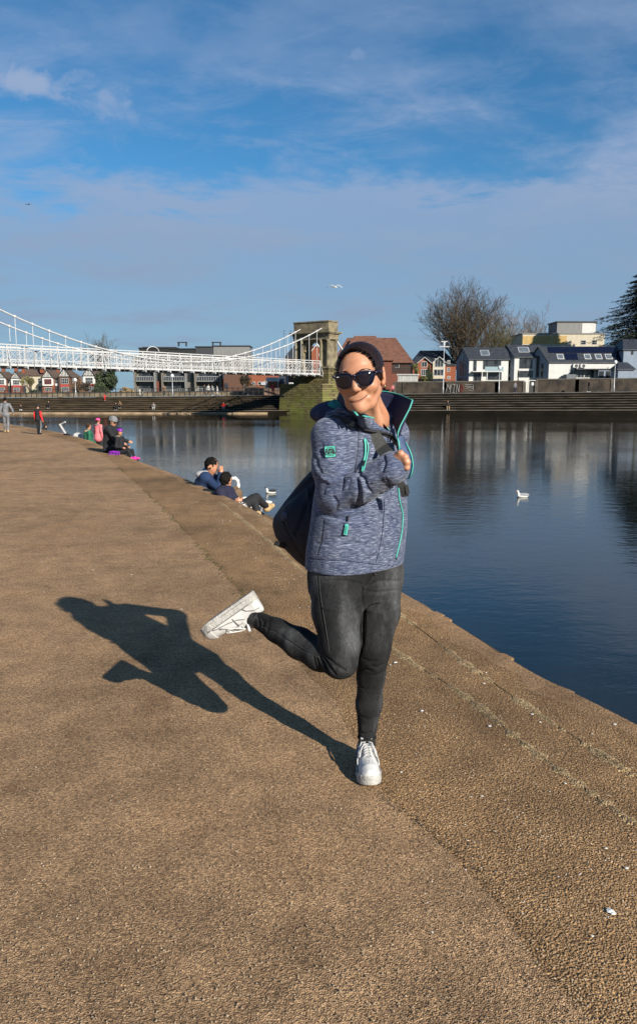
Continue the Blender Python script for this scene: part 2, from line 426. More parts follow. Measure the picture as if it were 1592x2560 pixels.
# droppings, feathers and chips scattered on the ground: stuff
CHIP = mat('white_droppings', (0.72, 0.71, 0.67), 0.8, 0.1, 30)
rr = random.Random(11); mb = MB()
def chip(u, v, s):
    p = G(u, v, 0.006); n = rr.randint(5, 7); pts = []
    for k in range(n):
        a = 2*PI*k/n; q = s*rr.uniform(.5, 1.1); pts.append(p + Vector((q*math.cos(a), q*math.sin(a)*1.0, 0)))
    mb.add([p+Vector((0, 0, s*.25))]+pts, [(0, 1+k, 1+(k+1) % n) for k in range(n)])
for (u, v, s) in ((988,1656,.018),(975,1662,.01),(1055,1777,.015),(1527,2277,.022),(1532,2283,.015),(1080,2330,.006),(330,1436,.014),(455,1523,.013),(1214,1681,.011),(1210,1708,.013),(1224,1815,.014),(1330,1785,.012),(1350,1805,.01),(1205,1990,.01),(1177,1992,.009),(1003,1930,.008),(1535,1810,.014),(1480,1835,.008),(300,2005,.004),(110,1480,.01),(1412,1958,.01),(1515,2120,.01),(1565,2170,.01),(1480,2340,.007),(640,1395,.014),(680,1403,.012),(735,1448,.01),(480,1267,.014),(560,1262,.014),(575,1302,.016),(527,1275,.014),(127,1280,.015),(233,1425,.012),(105,1405,.012),(277,1265,.018),(375,1360,.01)):
    chip(u, v, s*.72)
for i in range(210):
    u = rr.uniform(1000, 1592); v = rr.uniform(1560, 2300)
    if v < 1560+(u-1000)*0.47: continue
    chip(u, v, rr.uniform(.001, .0036))
for i in range(130):
    t = rr.random(); u = 480+t*330+rr.uniform(-60, 60); v = 1230+t*250+rr.uniform(-30, 60); 
    p = G(u, v)
    if p.x > at_y(EDGE, p.y).x-.1: continue
    chip(u, v, rr.uniform(.003, .007))
o = put('dropping', mb, CHIP); tag(o, 'scattered white bird droppings and chips on the brown ground', 'droppings', kind='stuff')
# loose stones standing in the aggregate near the camera: stuff
PEB = mat('pebbles', (0.13, 0.085, 0.05), 0.9, 0.1, 6, col2=(0.45, 0.35, 0.24), contrast=(.3, .7))
rr = random.Random(21); mb = MB()
for i in range(9000):
    v = 1500+1060*rr.random()**.8; u = rr.uniform(0, 1600); p = G(u, v)
    ex = at_y(EDGE, p.y).x
    if p.x > ex-.15: continue
    sx = at_y(seam_full, p.y).x
    if p.x < sx and rr.random() > .38: continue
    s = rr.uniform(.0016, .0042); a = rr.uniform(0, PI); c, sn = math.cos(a)*s, math.sin(a)*s*.6
    mb.add([(p.x-c, p.y-sn, 0), (p.x+sn, p.y-c*.6, 0), (p.x+c, p.y+sn, 0), (p.x-sn, p.y+c*.6, 0), (p.x, p.y, .001+s*.8)], [(0, 1, 4), (1, 2, 4), (2, 3, 4), (3, 0, 4)])
o = put('gravel', mb, PEB); tag(o, 'tiny loose brown stones on the path and concrete', 'gravel', kind='stuff')

# water
g = NT('river_water'); co = g.coord((1, 1, 1))
mp2 = g.coord((0.55, 1.0, 1), rot=(0, 0, 0.15))
w1 = g.noise(mp2, 2.3, 5, 0.55, 0.4); w2 = g.noise(g.coord((0.6, 1.2, 1), rot=(0, 0, -0.2)), 7.5, 3, 0.55); w3 = g.noise(g.coord((0.4, 1, 1)), 0.28, 3, 0.5)
calm = g.ramp(g.noise(g.coord((0.55, 1, 1), loc=(3, 8, 0)), 0.05, 3, 0.5), [(0.38, (0.25,)*3), (0.62, (1.0,)*3)])
h = g.math('ADD', g.math('MULTIPLY', w1, 1.0), g.math('MULTIPLY', w2, 0.42))
pw_ = g.n('ShaderNodeSeparateXYZ', {0: g.n('ShaderNodeNewGeometry').outputs['Position']}); far_ = g.n('ShaderNodeMapRange', {0: pw_.outputs[1], 1: 5.0, 2: 60.0, 3: 0.75, 4: 1.45}); h = g.math('MULTIPLY', g.math('MULTIPLY', h, calm), far_)
h = g.math('ADD', h, g.math('MULTIPLY', w3, 0.9))
g.put(g.b, 'Base Color', (0.008, 0.011, 0.010, 1)); g.b.inputs['Roughness'].default_value = 0.0; g.b.inputs['IOR'].default_value = 1.333
g.put(g.b, 'Normal', g.bump(h, 1.0, 0.0105))
mb = MB(); mb.add([(-3000, -1500, WZ), (3000, -1500, WZ), (3000, 135, WZ), (-3000, 135, WZ)], [(0, 1, 2, 3)])
struct('river', mb, g.m)

# far bank: steps rising from the water, promenade, land
def topz(x): return 0.98 + (min(max(x, -90), 90))*0.0095
STEPF = NT('far_step_stone'); g = STEPF; co = g.coord()
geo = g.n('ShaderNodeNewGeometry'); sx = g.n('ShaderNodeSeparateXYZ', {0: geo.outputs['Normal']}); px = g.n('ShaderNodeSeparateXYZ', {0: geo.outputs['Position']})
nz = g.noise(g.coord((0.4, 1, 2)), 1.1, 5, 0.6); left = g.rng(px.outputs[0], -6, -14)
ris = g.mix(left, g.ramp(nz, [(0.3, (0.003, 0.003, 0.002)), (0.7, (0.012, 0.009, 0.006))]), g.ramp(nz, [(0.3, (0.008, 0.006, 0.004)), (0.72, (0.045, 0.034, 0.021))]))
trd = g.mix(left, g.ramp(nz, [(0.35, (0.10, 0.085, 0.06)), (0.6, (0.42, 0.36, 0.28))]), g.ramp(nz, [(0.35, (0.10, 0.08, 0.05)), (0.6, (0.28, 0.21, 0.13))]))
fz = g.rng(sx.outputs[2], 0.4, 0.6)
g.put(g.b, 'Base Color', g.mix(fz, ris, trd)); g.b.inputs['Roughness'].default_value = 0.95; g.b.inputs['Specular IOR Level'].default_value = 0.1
mb = MB(); NS = 8; xs = [-160+i*4 for i in range(81)]
def shore(x): return 117.0 + (0 if x > -6 else min((-6-x)*0.02, 3))
prevy = 0; lines = []
for k in range(NS):
    za = lambda x, k=k: WZ+0.12 + (topz(x)-WZ-0.12)*k/NS
    zb = lambda x, k=k: WZ+0.12 + (topz(x)-WZ-0.12)*(k+1)/NS
    y = lambda x, k=k: shore(x)+ (0 if k == 0 else 1.0+0.72*k)
    y2 = lambda x, k=k: shore(x)+1.0+0.72*(k+1)
    lip = 0.02
    A = [(x, y(x), (za(x) if k else WZ-1.5)) for x in xs]; B = [(x, y(x), zb(x)) for x in xs]; C = [(x, y2(x), zb(x)+0.02) for x in xs]
    n = len(xs); mb.add(A+B+C, [(i, i+1, n+i+1, n+i) for i in range(n-1)] + [(n+i, n+i+1, 2*n+i+1, 2*n+i) for i in range(n-1)])
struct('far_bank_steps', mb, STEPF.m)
# foot ledge at the water
LEDM = mat('ledge_concrete', (0.30, 0.21, 0.125), 0.9, 0.3, 0.8)
mb = MB(); xl = [-160, -60, -30, -12, -7.5]; 
for a, b in zip(xl, xl[1:]): mb.add([(a, shore(a)-1.2, WZ+.14), (b, shore(b)-1.2, WZ+.14), (b, shore(b)+.02, WZ+.2), (a, shore(a)+.02, WZ+.2), (a, shore(a)-1.2, WZ-.6), (b, shore(b)-1.2, WZ-.6)], [(0, 1, 2, 3), (4, 5, 1, 0)])
struct('waterside_ledge', mb, LEDM)
PROM = mat('promenade_paving', (0.30, 0.28, 0.25), 0.9, 0.15, 2.0)
LANDM = mat('grass_land', (0.07, 0.09, 0.03), 0.95, 0.35, 0.3, col2=(0.11, 0.10, 0.05))
mb = MB(); A = [(x, shore(x)+1+.72*9, topz(x)+.06) for x in xs]; B = [(x, 136.0, topz(x)+.06) for x in xs]
n = len(xs); mb.add(A+B, [(i, i+1, n+i+1, n+i) for i in range(n-1)]); struct('promenade', mb, PROM)
mb = MB(); A = [(x, 135.99, topz(x)+.05) for x in xs]; B = [(x*18, 3500.0, 1.5) for x in xs]; mb.add(A+B, [(i, i+1, n+i+1, n+i) for i in range(n-1)])
mb.add([(-3000, 130, .1), (-160, 135.99, topz(-160)+.05), (-2880, 3500, 1.5)], [(0, 1, 2)]); mb.add([(160, 135.99, topz(160)+.05), (3000, 130, 1.5), (2880, 3500, 1.5)], [(0, 1, 2)])
struct('far_ground', mb, LANDM)
# ------------------------------------------------------------ suspension footbridge
WHITE = mat('white_painted_iron', (0.47, 0.47, 0.465), 0.55, 0.06, 3)
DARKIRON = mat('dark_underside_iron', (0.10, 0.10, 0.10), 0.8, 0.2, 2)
BD = Vector((-0.595, -0.804, 0)).normalized(); BP = Vector((-BD.y, BD.x, 0))    # along (towards us), across
BP = Vector((-0.804, 0.595, 0)).normalized()
B0 = P(811, 936, 117.0); B0.z = 0
BW = 3.7
bridge = thing('suspension_footbridge', 'white lattice suspension footbridge with stone tower crossing the river', 'bridge', (B0.x, B0.y, WZ))
def bp(s, w, z): return B0 + BD*s + BP*w + Vector((0, 0, z))
def stone_mat(name, c1, c2, mort, moss, scale=1.0, rowh=0.32, bw=0.8):
    g = NT(name); tcn = g.n('ShaderNodeTexCoord'); sp = g.n('ShaderNodeSeparateXYZ', {0: tcn.outputs['Object']})
    u = g.math('ADD', g.math('MULTIPLY', sp.outputs[0], 0.8), g.math('MULTIPLY', sp.outputs[1], -0.75))
    uv = g.n('ShaderNodeCombineXYZ', {0: u, 1: sp.outputs[2], 2: 0.0})
    br = g.n('ShaderNodeTexBrick', {'Vector': uv, 'Color1': (*c1, 1), 'Color2': (*c2, 1), 'Mortar': (*mort, 1), 'Scale': 1.0, 'Mortar Size': 0.035, 'Mortar Smooth': 0.3, 'Bias': 0.0, 'Brick Width': bw, 'Row Height': rowh})
    co = g.coord(); n = g.noise(co, 0.6, 5, 0.6); n2 = g.noise(co, 5, 4, 0.6)
    c = g.mix(1.0, br, g.ramp(n2, [(0.3, (0.55, 0.55, 0.55)), (0.7, (1.35, 1.3, 1.2))]), 'MULTIPLY')
    if moss: 
        hz = g.rng(sp.outputs[2], moss, 0.0); f = g.math('MULTIPLY', hz, g.ramp(n, [(0.40, (0, 0, 0)), (0.62, (1, 1, 1))]))
        c = g.mix(g.math('MULTIPLY', f, 0.75), c, (0.16, 0.19, 0.03, 1))
    g.put(g.b, 'Base Color', c); g.b.inputs['Roughness'].default_value = 0.95; g.b.inputs['Specular IOR Level'].default_value = 0.2
    g.put(g.b, 'Normal', g.bump(br.outputs['Fac'], 0.8, 0.05, g.bump(n2, 0.6, 0.06)))
    g.m.node_tree.nodes[g.b.name]
    return g.m
PIERM = stone_mat('pier_stone', (0.22, 0.18, 0.095), (0.10, 0.082, 0.042), (0.055, 0.05, 0.03), 6.5)
TOWM = mat('tower_stone', (0.24, 0.20, 0.12), 0.9, 0.35, 1.2, 0.5, 6, col2=(0.11, 0.092, 0.06), bdist=0.05)
def bbox(mb, s0, s1, w0, w1, z0, z1):
    vs = [bp(s, w, z) for s in (s0, s1) for w in (w0, w1) for z in (z0, z1)]
    mb.add(vs, [(0, 1, 3, 2), (4, 6, 7, 5), (0, 4, 5, 1), (2, 3, 7, 6), (0, 2, 6, 4), (1, 5, 7, 3)])
def tower(s0, sg, detail=True):
    # pier: battered masonry box, broader towards the river
    z0, z1 = WZ-1.5, 3.9
    a, b, c, d = s0+sg*2.9, s0-sg*2.2, -1.75, BW+2.35
    t = 0.22
    mb = MB(); rows = []
    ring0 = [bp(a+sg*t, c-t, z0), bp(b-sg*t, c-t, z0), bp(b-sg*t, d+t, z0), bp(a+sg*t, d+t, z0)]
    ring1 = [bp(a, c, 2.65), bp(b, c, 2.65), bp(b, d, 2.65), bp(a, d, 2.65)]
    mb.loft([ring0, ring1]); put('pier', mb, PIERM, bridge)
    mb = MB(); bbox(mb, a+sg*.42, b-sg*.42, c-.42, d+.42, WZ-.5, WZ+.22); put('plinth', mb, PIERM, bridge)
    # upper pier under the portal
    a2, b2 = s0+sg*1.0, s0-sg*1.45; c2, d2 = -1.45, BW+1.35
    mb = MB(); 
    for (w0, w1) in ((c2, .45), (BW-.45, d2)): bbox(mb, a2, b2, w0, w1, 2.652, 4.9)
    bbox(mb, a2, b2, .45, BW-.45, 2.652, 4.0)
    put('tower_base', mb, PIERM, bridge)
    mb = MB(); 
    for (w0, w1) in ((c2, .45), (BW-.45, d2)): bbox(mb, a2+sg*.12, b2-sg*.12, w0-.12, w1+.12, 4.903, 5.15)
    put('base_moulding', mb, TOWM, bridge)
    # two legs of pilasters and half columns
    zt = 9.05
    for (w0, w1) in ((c2, .35), (BW-.35, d2)):
        mb = MB(); bbox(mb, s0+sg*.55, s0-sg*1.0, w0+.28, w1-.1 if w0 < 0 else w1-.28, 5.153, zt); put('tower_leg', mb, TOWM, bridge)
    mbc = []
    for w in (c2+.3, .1, BW-.1, d2-.3):
        for s in (s0+sg*.72, s0-sg*1.17):
            m2 = MB(); p = bp(s, w, 0)
            m2.lathe(p, [(.34, 5.153), (.34, 5.3), (.28, 5.36), (.27, 7), (.235, 8.75), (.31, 8.85), (.33, 9.05)], 14)
            put('column', m2, TOWM, bridge, True)
    # arch ring between the legs
    mb = MB(); n = 14; zc = 7.35; w0, w1 = .35, BW-.35; wm = (w0+w1)/2; r = (w1-w0)/2
    for s, e in ((s0+sg*.5, s0-sg*.95),):
        for k in range(n):
            t0, t1 = PI*k/n, PI*(k+1)/n
            q = [(wm-r*math.cos(t), zc+r*math.sin(t)) for t in (t0, t1)]
            vs = [bp(x, ww, zz_) for x in (s, e) for (ww, zz_) in (q[0], q[1], (q[1][0], zt), (q[0][0], zt))]
            mb.add(vs, [(0, 1, 2, 3), (7, 6, 5, 4), (0, 4, 5, 1)])
    put('arch', mb, TOWM, bridge)
    mb = MB()
    bbox(mb, s0+sg*.98, s0-sg*1.43, c2-.05, d2+.05, 9.053, 9.55)
    bbox(mb, s0+sg*1.05, s0-sg*1.50, c2-.12, d2+.12, 9.553, 9.85)
    put('entablature', mb, TOWM, bridge)
    mb = MB()
    bbox(mb, s0+sg*1.3, s0-sg*1.75, c2-.37, d2+.37, 9.853, 10.0); bbox(mb, s0+sg*1.42, s0-sg*1.87, c2-.49, d2+.49, 10.003, 10.17)
    put('cornice', mb, TOWM, bridge)
    mb = MB(); bbox(mb, s0+sg*.92, s0-sg*1.37, c2+.05, d2-.05, 10.173, 11.55); put('parapet_block', mb, TOWM, bridge)
    mb = MB(); bbox(mb, s0+sg*1.02, s0-sg*1.47, c2-.05, d2+.05, 11.553, 11.72); put('coping', mb, TOWM, bridge)
tower(0.0, 1)
SPAN = 60.0
tower(SPAN, -1)
# girders
ZB, ZM, ZT = 4.05, 4.55, 5.95
NPAN = 31; PL = (SPAN-2.4)/NPAN; S0 = 1.1
for w, nm in ((0.0, 'near'), (BW, 'far')):
    mb = MB()
    mb.bar(bp(S0, w, ZB), bp(S0+PL*NPAN, w, ZB), 0.16, 0.22)
    mb.bar(bp(S0, w, ZM), bp(S0+PL*NPAN, w, ZM), 0.08, 0.08)
    mb.bar(bp(S0, w, ZT-.32), bp(S0+PL*NPAN, w, ZT-.32), 0.09, 0.09)
    put('girder_chord', mb, WHITE, bridge)
    mb = MB(); mb.bar(bp(S0-.3, w, ZT), bp(S0+PL*NPAN+.3, w, ZT), 0.12, 0.10); put('handrail', mb, WHITE, bridge)
    mb = MB()
    for i in range(NPAN):
        a = S0+i*PL; n = 3; q = PL/n; off = .03
        for k in range(n):
            x0, x1 = a+k*q, a+(k+1)*q
            zm2 = (ZM+ZT-.32)/2
            for (za, zb) in ((ZM, zm2), (zm2, ZT-.32)):
                mb.bar(bp(x0, w+off, za), bp(x1, w+off, zb), 0.030, 0.026); mb.bar(bp(x1, w-off, za), bp(x0, w-off, zb), 0.030, 0.026)
            xm = (x0+x1)/2
            mb.bar(bp(x0, w+off, ZB), bp(xm, w+off, ZM), 0.05, 0.04); mb.bar(bp(xm, w-off, ZM), bp(x1, w-off, ZB), 0.05, 0.04)
        mb.bar(bp(a, w, ZB), bp(a, w, ZT), 0.10, 0.10)
        if i % 3 == 0: mb.bar(bp(a, w-.03 if w == 0 else w+.03, ZT-.2), bp(a-.0, w-.55 if w == 0 else w+.55, ZB-.1), 0.07, 0.07)
    mb.bar(bp(S0+PL*NPAN, w, ZB), bp(S0+PL*NPAN, w, ZT), 0.12, 0.12)
    put('lattice_parapet', mb, WHITE, bridge)
mb = MB(); mb.bar(bp(S0, BW/2, ZB+.12), bp(S0+PL*NPAN, BW/2, ZB+.12), BW-.35, .12)
put('deck', mb, DARKIRON, bridge)
mb = MB()
for i in range(NPAN+1):
    s = S0+i*PL; mb.bar(bp(s, -.45, ZB-.2), bp(s, BW+.45, ZB-.2), 0.10, 0.16); mb.bar(bp(s, -.45, ZB-.2), bp(s, -.45, ZB-.38), .08)
    if i < NPAN: mb.bar(bp(s, .35, ZB-.2), bp(s+PL, BW-.35, ZB-.2), .05)
put('cross_beam', mb, WHITE, bridge)
# lamp arch on the parapet
mb = MB(); c = S0+PL*17.2
mb.tube([bp(c+.9*math.cos(t), 0, ZT+.05+.8*math.sin(t)*.7) for t in [PI*k/10 for k in range(11)]], .05, 6); put('hoop', mb, WHITE, bridge, True)
# cables and hangers
SL, ZL, ZTOP = 28.6, 5.0, 11.0
def cz(s):
    k1 = (ZTOP-ZL)/SL**2; k2 = (ZTOP+.2-ZL)/(SPAN-SL)**2
    return min(ZL + (k1 if s < SL else 0.0076)*(s-SL)**2, 11.15)
for w in (0.0, BW):
    wx = w + (-.12 if w == 0 else .12)
    n = NPAN*2; pts = [bp(SPAN*k/n, wx, cz(SPAN*k/n)) for k in range(n+1)]
    mb = MB(); mb.tube(pts, .078, 8)
    for i in range(NPAN): s = S0+(i+.5)*PL*1.0; mb.lathe(bp(s, wx, cz(s)-.14), [(.06, 0), (.15, .05), (.15, .23), (.06, .28)], 8)
    put('main_cable', mb, WHITE, bridge, True)
    for i in range(NPAN):
        s = S0+(i+.5)*PL; z = cz(s)
        if z < ZB+1.0 or s < .4: continue
        m2 = MB(); m2.tube([bp(s, wx, z), bp(s, wx, ZB-.3)], .033, 6); put('hanger', m2, WHITE, bridge, True)
    # backstay over the land side
    mb = MB(); mb.tube([bp(-1.3, wx, ZTOP-.6), bp(-11.5, wx, 1.9)], .13, 8); put('backstay', mb, WHITE, bridge, True)
    mb = MB(); mb.tube([bp(SPAN+1.3, wx, ZTOP-.6), bp(SPAN+11.5, wx, .2)], .13, 8); put('backstay', mb, WHITE, bridge, True)
# approach ramp behind the tower
mb = MB(); bbox(mb, -1.47, -16, .2, BW-.2, 1.2, 4.0); put('approach_ramp', mb, PIERM, bridge)
mb = MB(); 
for w in (.2, BW-.2):
    mb.bar(bp(-1.5, w, 5.0), bp(-16, w, 5.0), .08)
    for k in range(12): mb.bar(bp(-1.6-k*1.3, w, 4.0), bp(-1.6-k*1.3, w, 5.0), .05)
put('ramp_railing', mb, WHITE, bridge)
# ------------------------------------------------------------ far bank: buildings
BRICK = mat('red_brick', (0.14, 0.045, 0.028), 0.9, 0.3, 3, 0.4, 9, vs=(1, 1, 2.5))
BRICKO = mat('orange_brick', (0.22, 0.068, 0.032), 0.9, 0.3, 3, 0.4, 9, vs=(1, 1, 2.5))
BRICKD = mat('brown_brick', (0.10, 0.05, 0.032), 0.9, 0.3, 3, 0.4, 9, vs=(1, 1, 2.5))
ROOFB = mat('brown_roof_tiles', (0.085, 0.058, 0.045), 0.9, 0.3, 1.4, 0.5, 8, vs=(1, 1, 3))
ROOFR = mat('red_brown_roof_tiles', (0.125, 0.055, 0.035), 0.9, 0.25, 1.2, 0.5, 8, vs=(1, 1, 3))
SLATE = mat('slate_roof', (0.030, 0.034, 0.042), 0.55, 0.35, 1.6, 0.4, 7, vs=(1, 1, 3))
RENDW = mat('white_render', (0.52, 0.515, 0.49), 0.85, 0.06, 1.0)
RENDC = mat('cream_render', (0.46, 0.41, 0.31), 0.85, 0.08, 1.0)
YELB = mat('yellow_cladding', (0.40, 0.28, 0.11), 0.85, 0.1, 1.5)
GREYC = mat('grey_cladding', (0.17, 0.17, 0.165), 0.7, 0.15, 2.0, vs=(4, 4, .3))
BLUEG = mat('blue_grey_render', (0.19, 0.23, 0.29), 0.8, 0.1, 1.5)
TIMB = mat('weathered_timber', (0.14, 0.127, 0.108), 0.85, 0.35, 2.5, 0.3, 10, vs=(5, 5, .3))
TUDOR = mat('black_timber', (0.02, 0.018, 0.016), 0.7, 0.2, 3)
FRAMEW = mat('white_window_frame', (0.56, 0.56, 0.55), 0.5, 0.05, 3)
FRAMED = mat('dark_window_frame', (0.035, 0.038, 0.042), 0.5, 0.1, 3)
REDTILE = mat('red_hung_tiles', (0.33, 0.05, 0.035), 0.85, 0.2, 4)
STONEW = mat('old_wall_stone', (0.075, 0.06, 0.04), 0.95, 0.1, 0.9, 0.5, 6, col2=(0.19, 0.15, 0.095))
WALLB = mat('brown_wall_panels', (0.014, 0.011, 0.008), 0.95, 0.1, 0.7, 0.4, 5, col2=(0.050, 0.037, 0.026))
WALLC = mat('wall_coping', (0.075, 0.066, 0.054), 0.95, 0.3, 1.5)
BLACKM = mat('black_metal', (0.015, 0.015, 0.016), 0.5, 0.1, 3)
GALV = mat('galvanised_steel', (0.42, 0.43, 0.44), 0.5, 0.12, 3, metal=0.3)
PANEL = mat('solar_panel', (0.006, 0.008, 0.022), 0.18, 0.2, 3)
FENCEW = mat('grey_board_fence', (0.33, 0.33, 0.31), 0.9, 0.3, 1.4, vs=(6, 6, .4))
REDR = mat('red_wood', (0.40, 0.05, 0.03), 0.7, 0.2, 4)
def glass_mat():
    g = NT('window_glass'); n = g.noise(g.coord(), 0.9, 3)
    g.put(g.b, 'Base Color', g.ramp(n, [(0.35, (0.012, 0.015, 0.018)), (0.65, (0.05, 0.055, 0.06))])); g.b.inputs['Roughness'].default_value = 0.12
    return g.m
GLASS = glass_mat()
class Bld:
    """building in its own frame: x along the front (right), y into the depth, z up"""
    def __init__(s, name, label, u, Y, z0, yaw=0.0, cat='house', group=None):
        p = P(u, 980, Y); s.o = p; s.root = thing(name, label, cat, (p.x, Y, z0), yaw, group)
        s.wins = []
    def put(s, name, mb, m, parent=None, smooth=False, label=None):
        return put(name, mb, m, parent or s.root, smooth, world=False, label=label)
    def window(s, x, z, w, h, y=0.0, fm=None, gm=None, nx=2, nz=2, name='window', t=.07):
        mb = MB(); d = .06
        mb.span((x-w/2, y-d, z), (x-w/2+t, y+.02, z+h)); mb.span((x+w/2-t, y-d, z), (x+w/2, y+.02, z+h))
        mb.span((x-w/2+t, y-d, z), (x+w/2-t, y+.02, z+t)); mb.span((x-w/2+t, y-d, z+h-t), (x+w/2-t, y+.02, z+h))
        for k in range(1, nx): xx = x-w/2+w*k/nx; mb.span((xx-t*.35, y-d*.8, z+t), (xx+t*.35, y+.02, z+h-t))
        for k in range(1, nz): zz_ = z+h*k/nz; mb.span((x-w/2+t, y-d*.7, zz_-t*.3), (x+w/2-t, y+.015, zz_+t*.3))
        f = s.put(name, mb, fm or FRAMEW); mg = MB(); mg.span((x-w/2+t*.5, y-.025, z+t*.5), (x+w/2-t*.5, y+.01, z+h-t*.5)); 
        s.put('pane', mg, gm or GLASS, f); return f
def gable_roof(mb, x0, x1, y0, y1, ze, zr, along='x', over=.3, th=.18, hip=0.0):
    if along == 'x':
        ym = (y0+y1)/2; A = [(x0-over, y0-over, ze-.1), (x1+over, y0-over, ze-.1), (x1+over-hip, ym, zr), (x0-over+hip, ym, zr)]; B = [(x0-over, y1+over, ze-.1), (x1+over, y1+over, ze-.1)]
        top = A+B; low = [(a, b, c-th) for a, b, c in top]
        mb.add(top+low, [(0, 1, 2, 3), (5, 4, 3, 2), (0, 3, 4), (1, 5, 2), (6, 9, 8, 7), (11, 8, 9, 10), (0, 6, 7, 1), (4, 5, 11, 10), (0, 4, 10, 9, 6), (1, 7, 8, 11, 5)] if hip == 0 else [(0, 1, 2, 3), (5, 4, 3, 2), (0, 3, 4), (1, 5, 2), (6, 7, 11, 10), (0, 6, 7, 1), (4, 5, 11, 10), (0, 4, 10, 6), (1, 7, 11, 5)])
    else:
        xm = (x0+x1)/2; yo = over
        for (xa, xb, sgn) in ((x0-over, xm, 1), (x1+over, xm, -1)):
            top = [(xa, y0-yo, ze-.1), (xb, y0-yo, zr), (xb, y1+.0, zr), (xa, y1+.0, ze-.1)]; low = [(a, b, c-th) for a, b, c in top]
            mb.add(top+low, [(0, 1, 2, 3), (7, 6, 5, 4), (0, 4, 5, 1), (3, 2, 6, 7), (0, 3, 7, 4), (1, 5, 6, 2)])
def gable_wall(mb, x0, x1, y0, y1, z0, ze, zr):
    xm = (x0+x1)/2; mb.prism([(x0, y0, z0), (x1, y0, z0), (x1, y0, ze), (xm, y0, zr), (x0, y0, ze)], (0, 0, 0), (0, y1-y0, 0))

# ---- row of Tudor-style houses at far left
HY = 235.0; K = HY*0.000507*1.012   # metres per photo pixel there
def pw(px): return px*K
def semi(u, label, wpx, apex_v, eave_v, gable_w, ridge_v, lower, wtype, chim, body):
    z0 = 1.0; b = Bld('tudor_house', label, u, HY, z0, 0.0, 'house', 'tudor houses behind the far bank')
    def zv(v): return CAMH + (980-v)*K*0.985 - z0
    w = pw(wpx); gw = pw(gable_w)
    ze, zr, zg, zge = zv(eave_v), zv(ridge_v), zv(apex_v), zv(eave_v)
    mb = MB(); mb.span((-w*.45, 1.2, 0), (w*.55, 9, ze)); b.put('wall', mb, body)
    rf = MB(); gable_roof(rf, -w*.45, w*.55, 1.2, 9, ze, zr, 'x', .3, .18, hip=2.2); r = b.put('roof', rf, ROOFB)
    for cx, h in chim:
        m = MB(); m.span((cx-.45, 4.2, zr-1.2), (cx+.45, 5.1, zr+h)); m.span((cx-.52, 4.15, zr+h+.003), (cx+.52, 5.15, zr+h+.18))
        for q in (-.25, .25): m.lathe((cx+q, 4.65, zr+h+.18), [(.12, 0), (.1, .45)], 8)
        b.put('chimney', m, BRICKO, r)
    # projecting gabled bay
    m = MB(); gable_wall(m, -gw/2, gw/2, 0, 1.198, 0, zge, zg-.15); b.put('bay', m, lower)
    m = MB(); z1 = ze*.52; m.span((-gw/2+.02, -.03, z1), (gw/2-.02, 0.0, ze-.1)); b.put('bay_render', m, RENDW if wtype != 2 else BRICKD)
    m = MB(); gable_roof(m, -gw/2, gw/2, -.15, 4.9, zge, zg, 'y', .28, .16); b.put('bay_roof', m, ROOFB)
    m = MB()
    hg = zg-zge
    m.span((-gw/2, -.12, zge-.12), (gw/2, -.06, zge+.08))
    for k in range(-3, 4):
        x = k*gw/8.5; top = zge + hg*(1-abs(x)/(gw/2))-.35
        if top > zge+.2: m.span((x-.07, -.11, zge+.08), (x+.07, -.05, top))
    for sg in (-1, 1): m.bar((sg*(gw/2+.15), -.22, zge-.2), (0, -.22, zg-.05), .1, .24, up=(0, 1, 0))
    b.put('gable_timbers', m, TUDOR)
    m = MB(); m.prism([(-gw/2+.1, -.045, zge+.05), (gw/2-.1, -.045, zge+.05), (0, -.045, zg-.3)], (0, 0, 0), (0, .03, 0)); b.put('gable_panel', m, RENDW)
    b.window(0, z1+.25, gw*.62, ze-z1-.75, -.04, FRAMEW if wtype != 1 else REDR, nx=4, nz=2)
    b.window(0, .7, gw*.62, z1-1.35, -.02, nx=4, nz=2)
    if wtype != 1:
        m = MB(); m.span((-gw*.36, -.2, z1-.55), (gw*.36, -.04, z1+.12)); b.put('hung_tiles', m, REDTILE)
    else:
        m = MB(); m.span((-gw*.42, -.5, z1-.2), (gw*.42, -.04, z1)); b.put('bay_cornice', m, FRAMEW)
    b.window(w*.34, z1+.5, 1.5, 1.5, 1.18, nx=2, nz=2)
    m = MB(); m.span((w*.30, 1.1, 0), (w*.30+1.1, 1.21, 2.3)); d = b.put('door', m, FRAMED); m = MB(); m.span((w*.30+.9, 1.04, 1.0), (w*.30+1.0, 1.11, 1.15)); b.put('handle', m, GALV, d)
    return b
semi(6, 'Tudor-gabled house with white bay and red tiles at the left edge of the photo', 30, 929, 945, 24, 928, BRICK, 0, [(-1, .9)], RENDC)
semi(43, 'Tudor-gabled house with tall white bay and red tile band left of the bare willow', 34, 928, 946, 26, 928, BRICK, 0, [(-1.6, 1.2), (.6, 1.3)], RENDC)
semi(122, 'Tudor-gabled house with red wooden bay window and orange brick ground floor', 42, 924, 944, 28, 922, BRICKO, 1, [(-3.2, .8)], RENDW)
semi(164, 'Tudor-gabled dark brick house with a steep gable and a red tile band', 34, 920, 942, 30, 924, BRICKD, 2, [(-3.4, 1.4)], BRICKD)
semi(225, 'Tudor-gabled house half hidden by the dark evergreen tree', 38, 916, 940, 30, 922, BRICK, 0, [(2.2, 1.0)], BRICKD)
b = Bld('hip_roofed_house', 'white house with a broad brown hipped roof between the Tudor gables', 88, 240.0, 1.0, 0, 'house')
m = MB(); m.span((-4.4, 0, 0), (4.4, 8, 5.6)); b.put('wall', m, RENDC)
m = MB(); gable_roof(m, -4.4, 4.4, 0, 8, 5.6, 9.0, 'x', .4, .2, hip=3.4); b.put('roof', m, ROOFB)
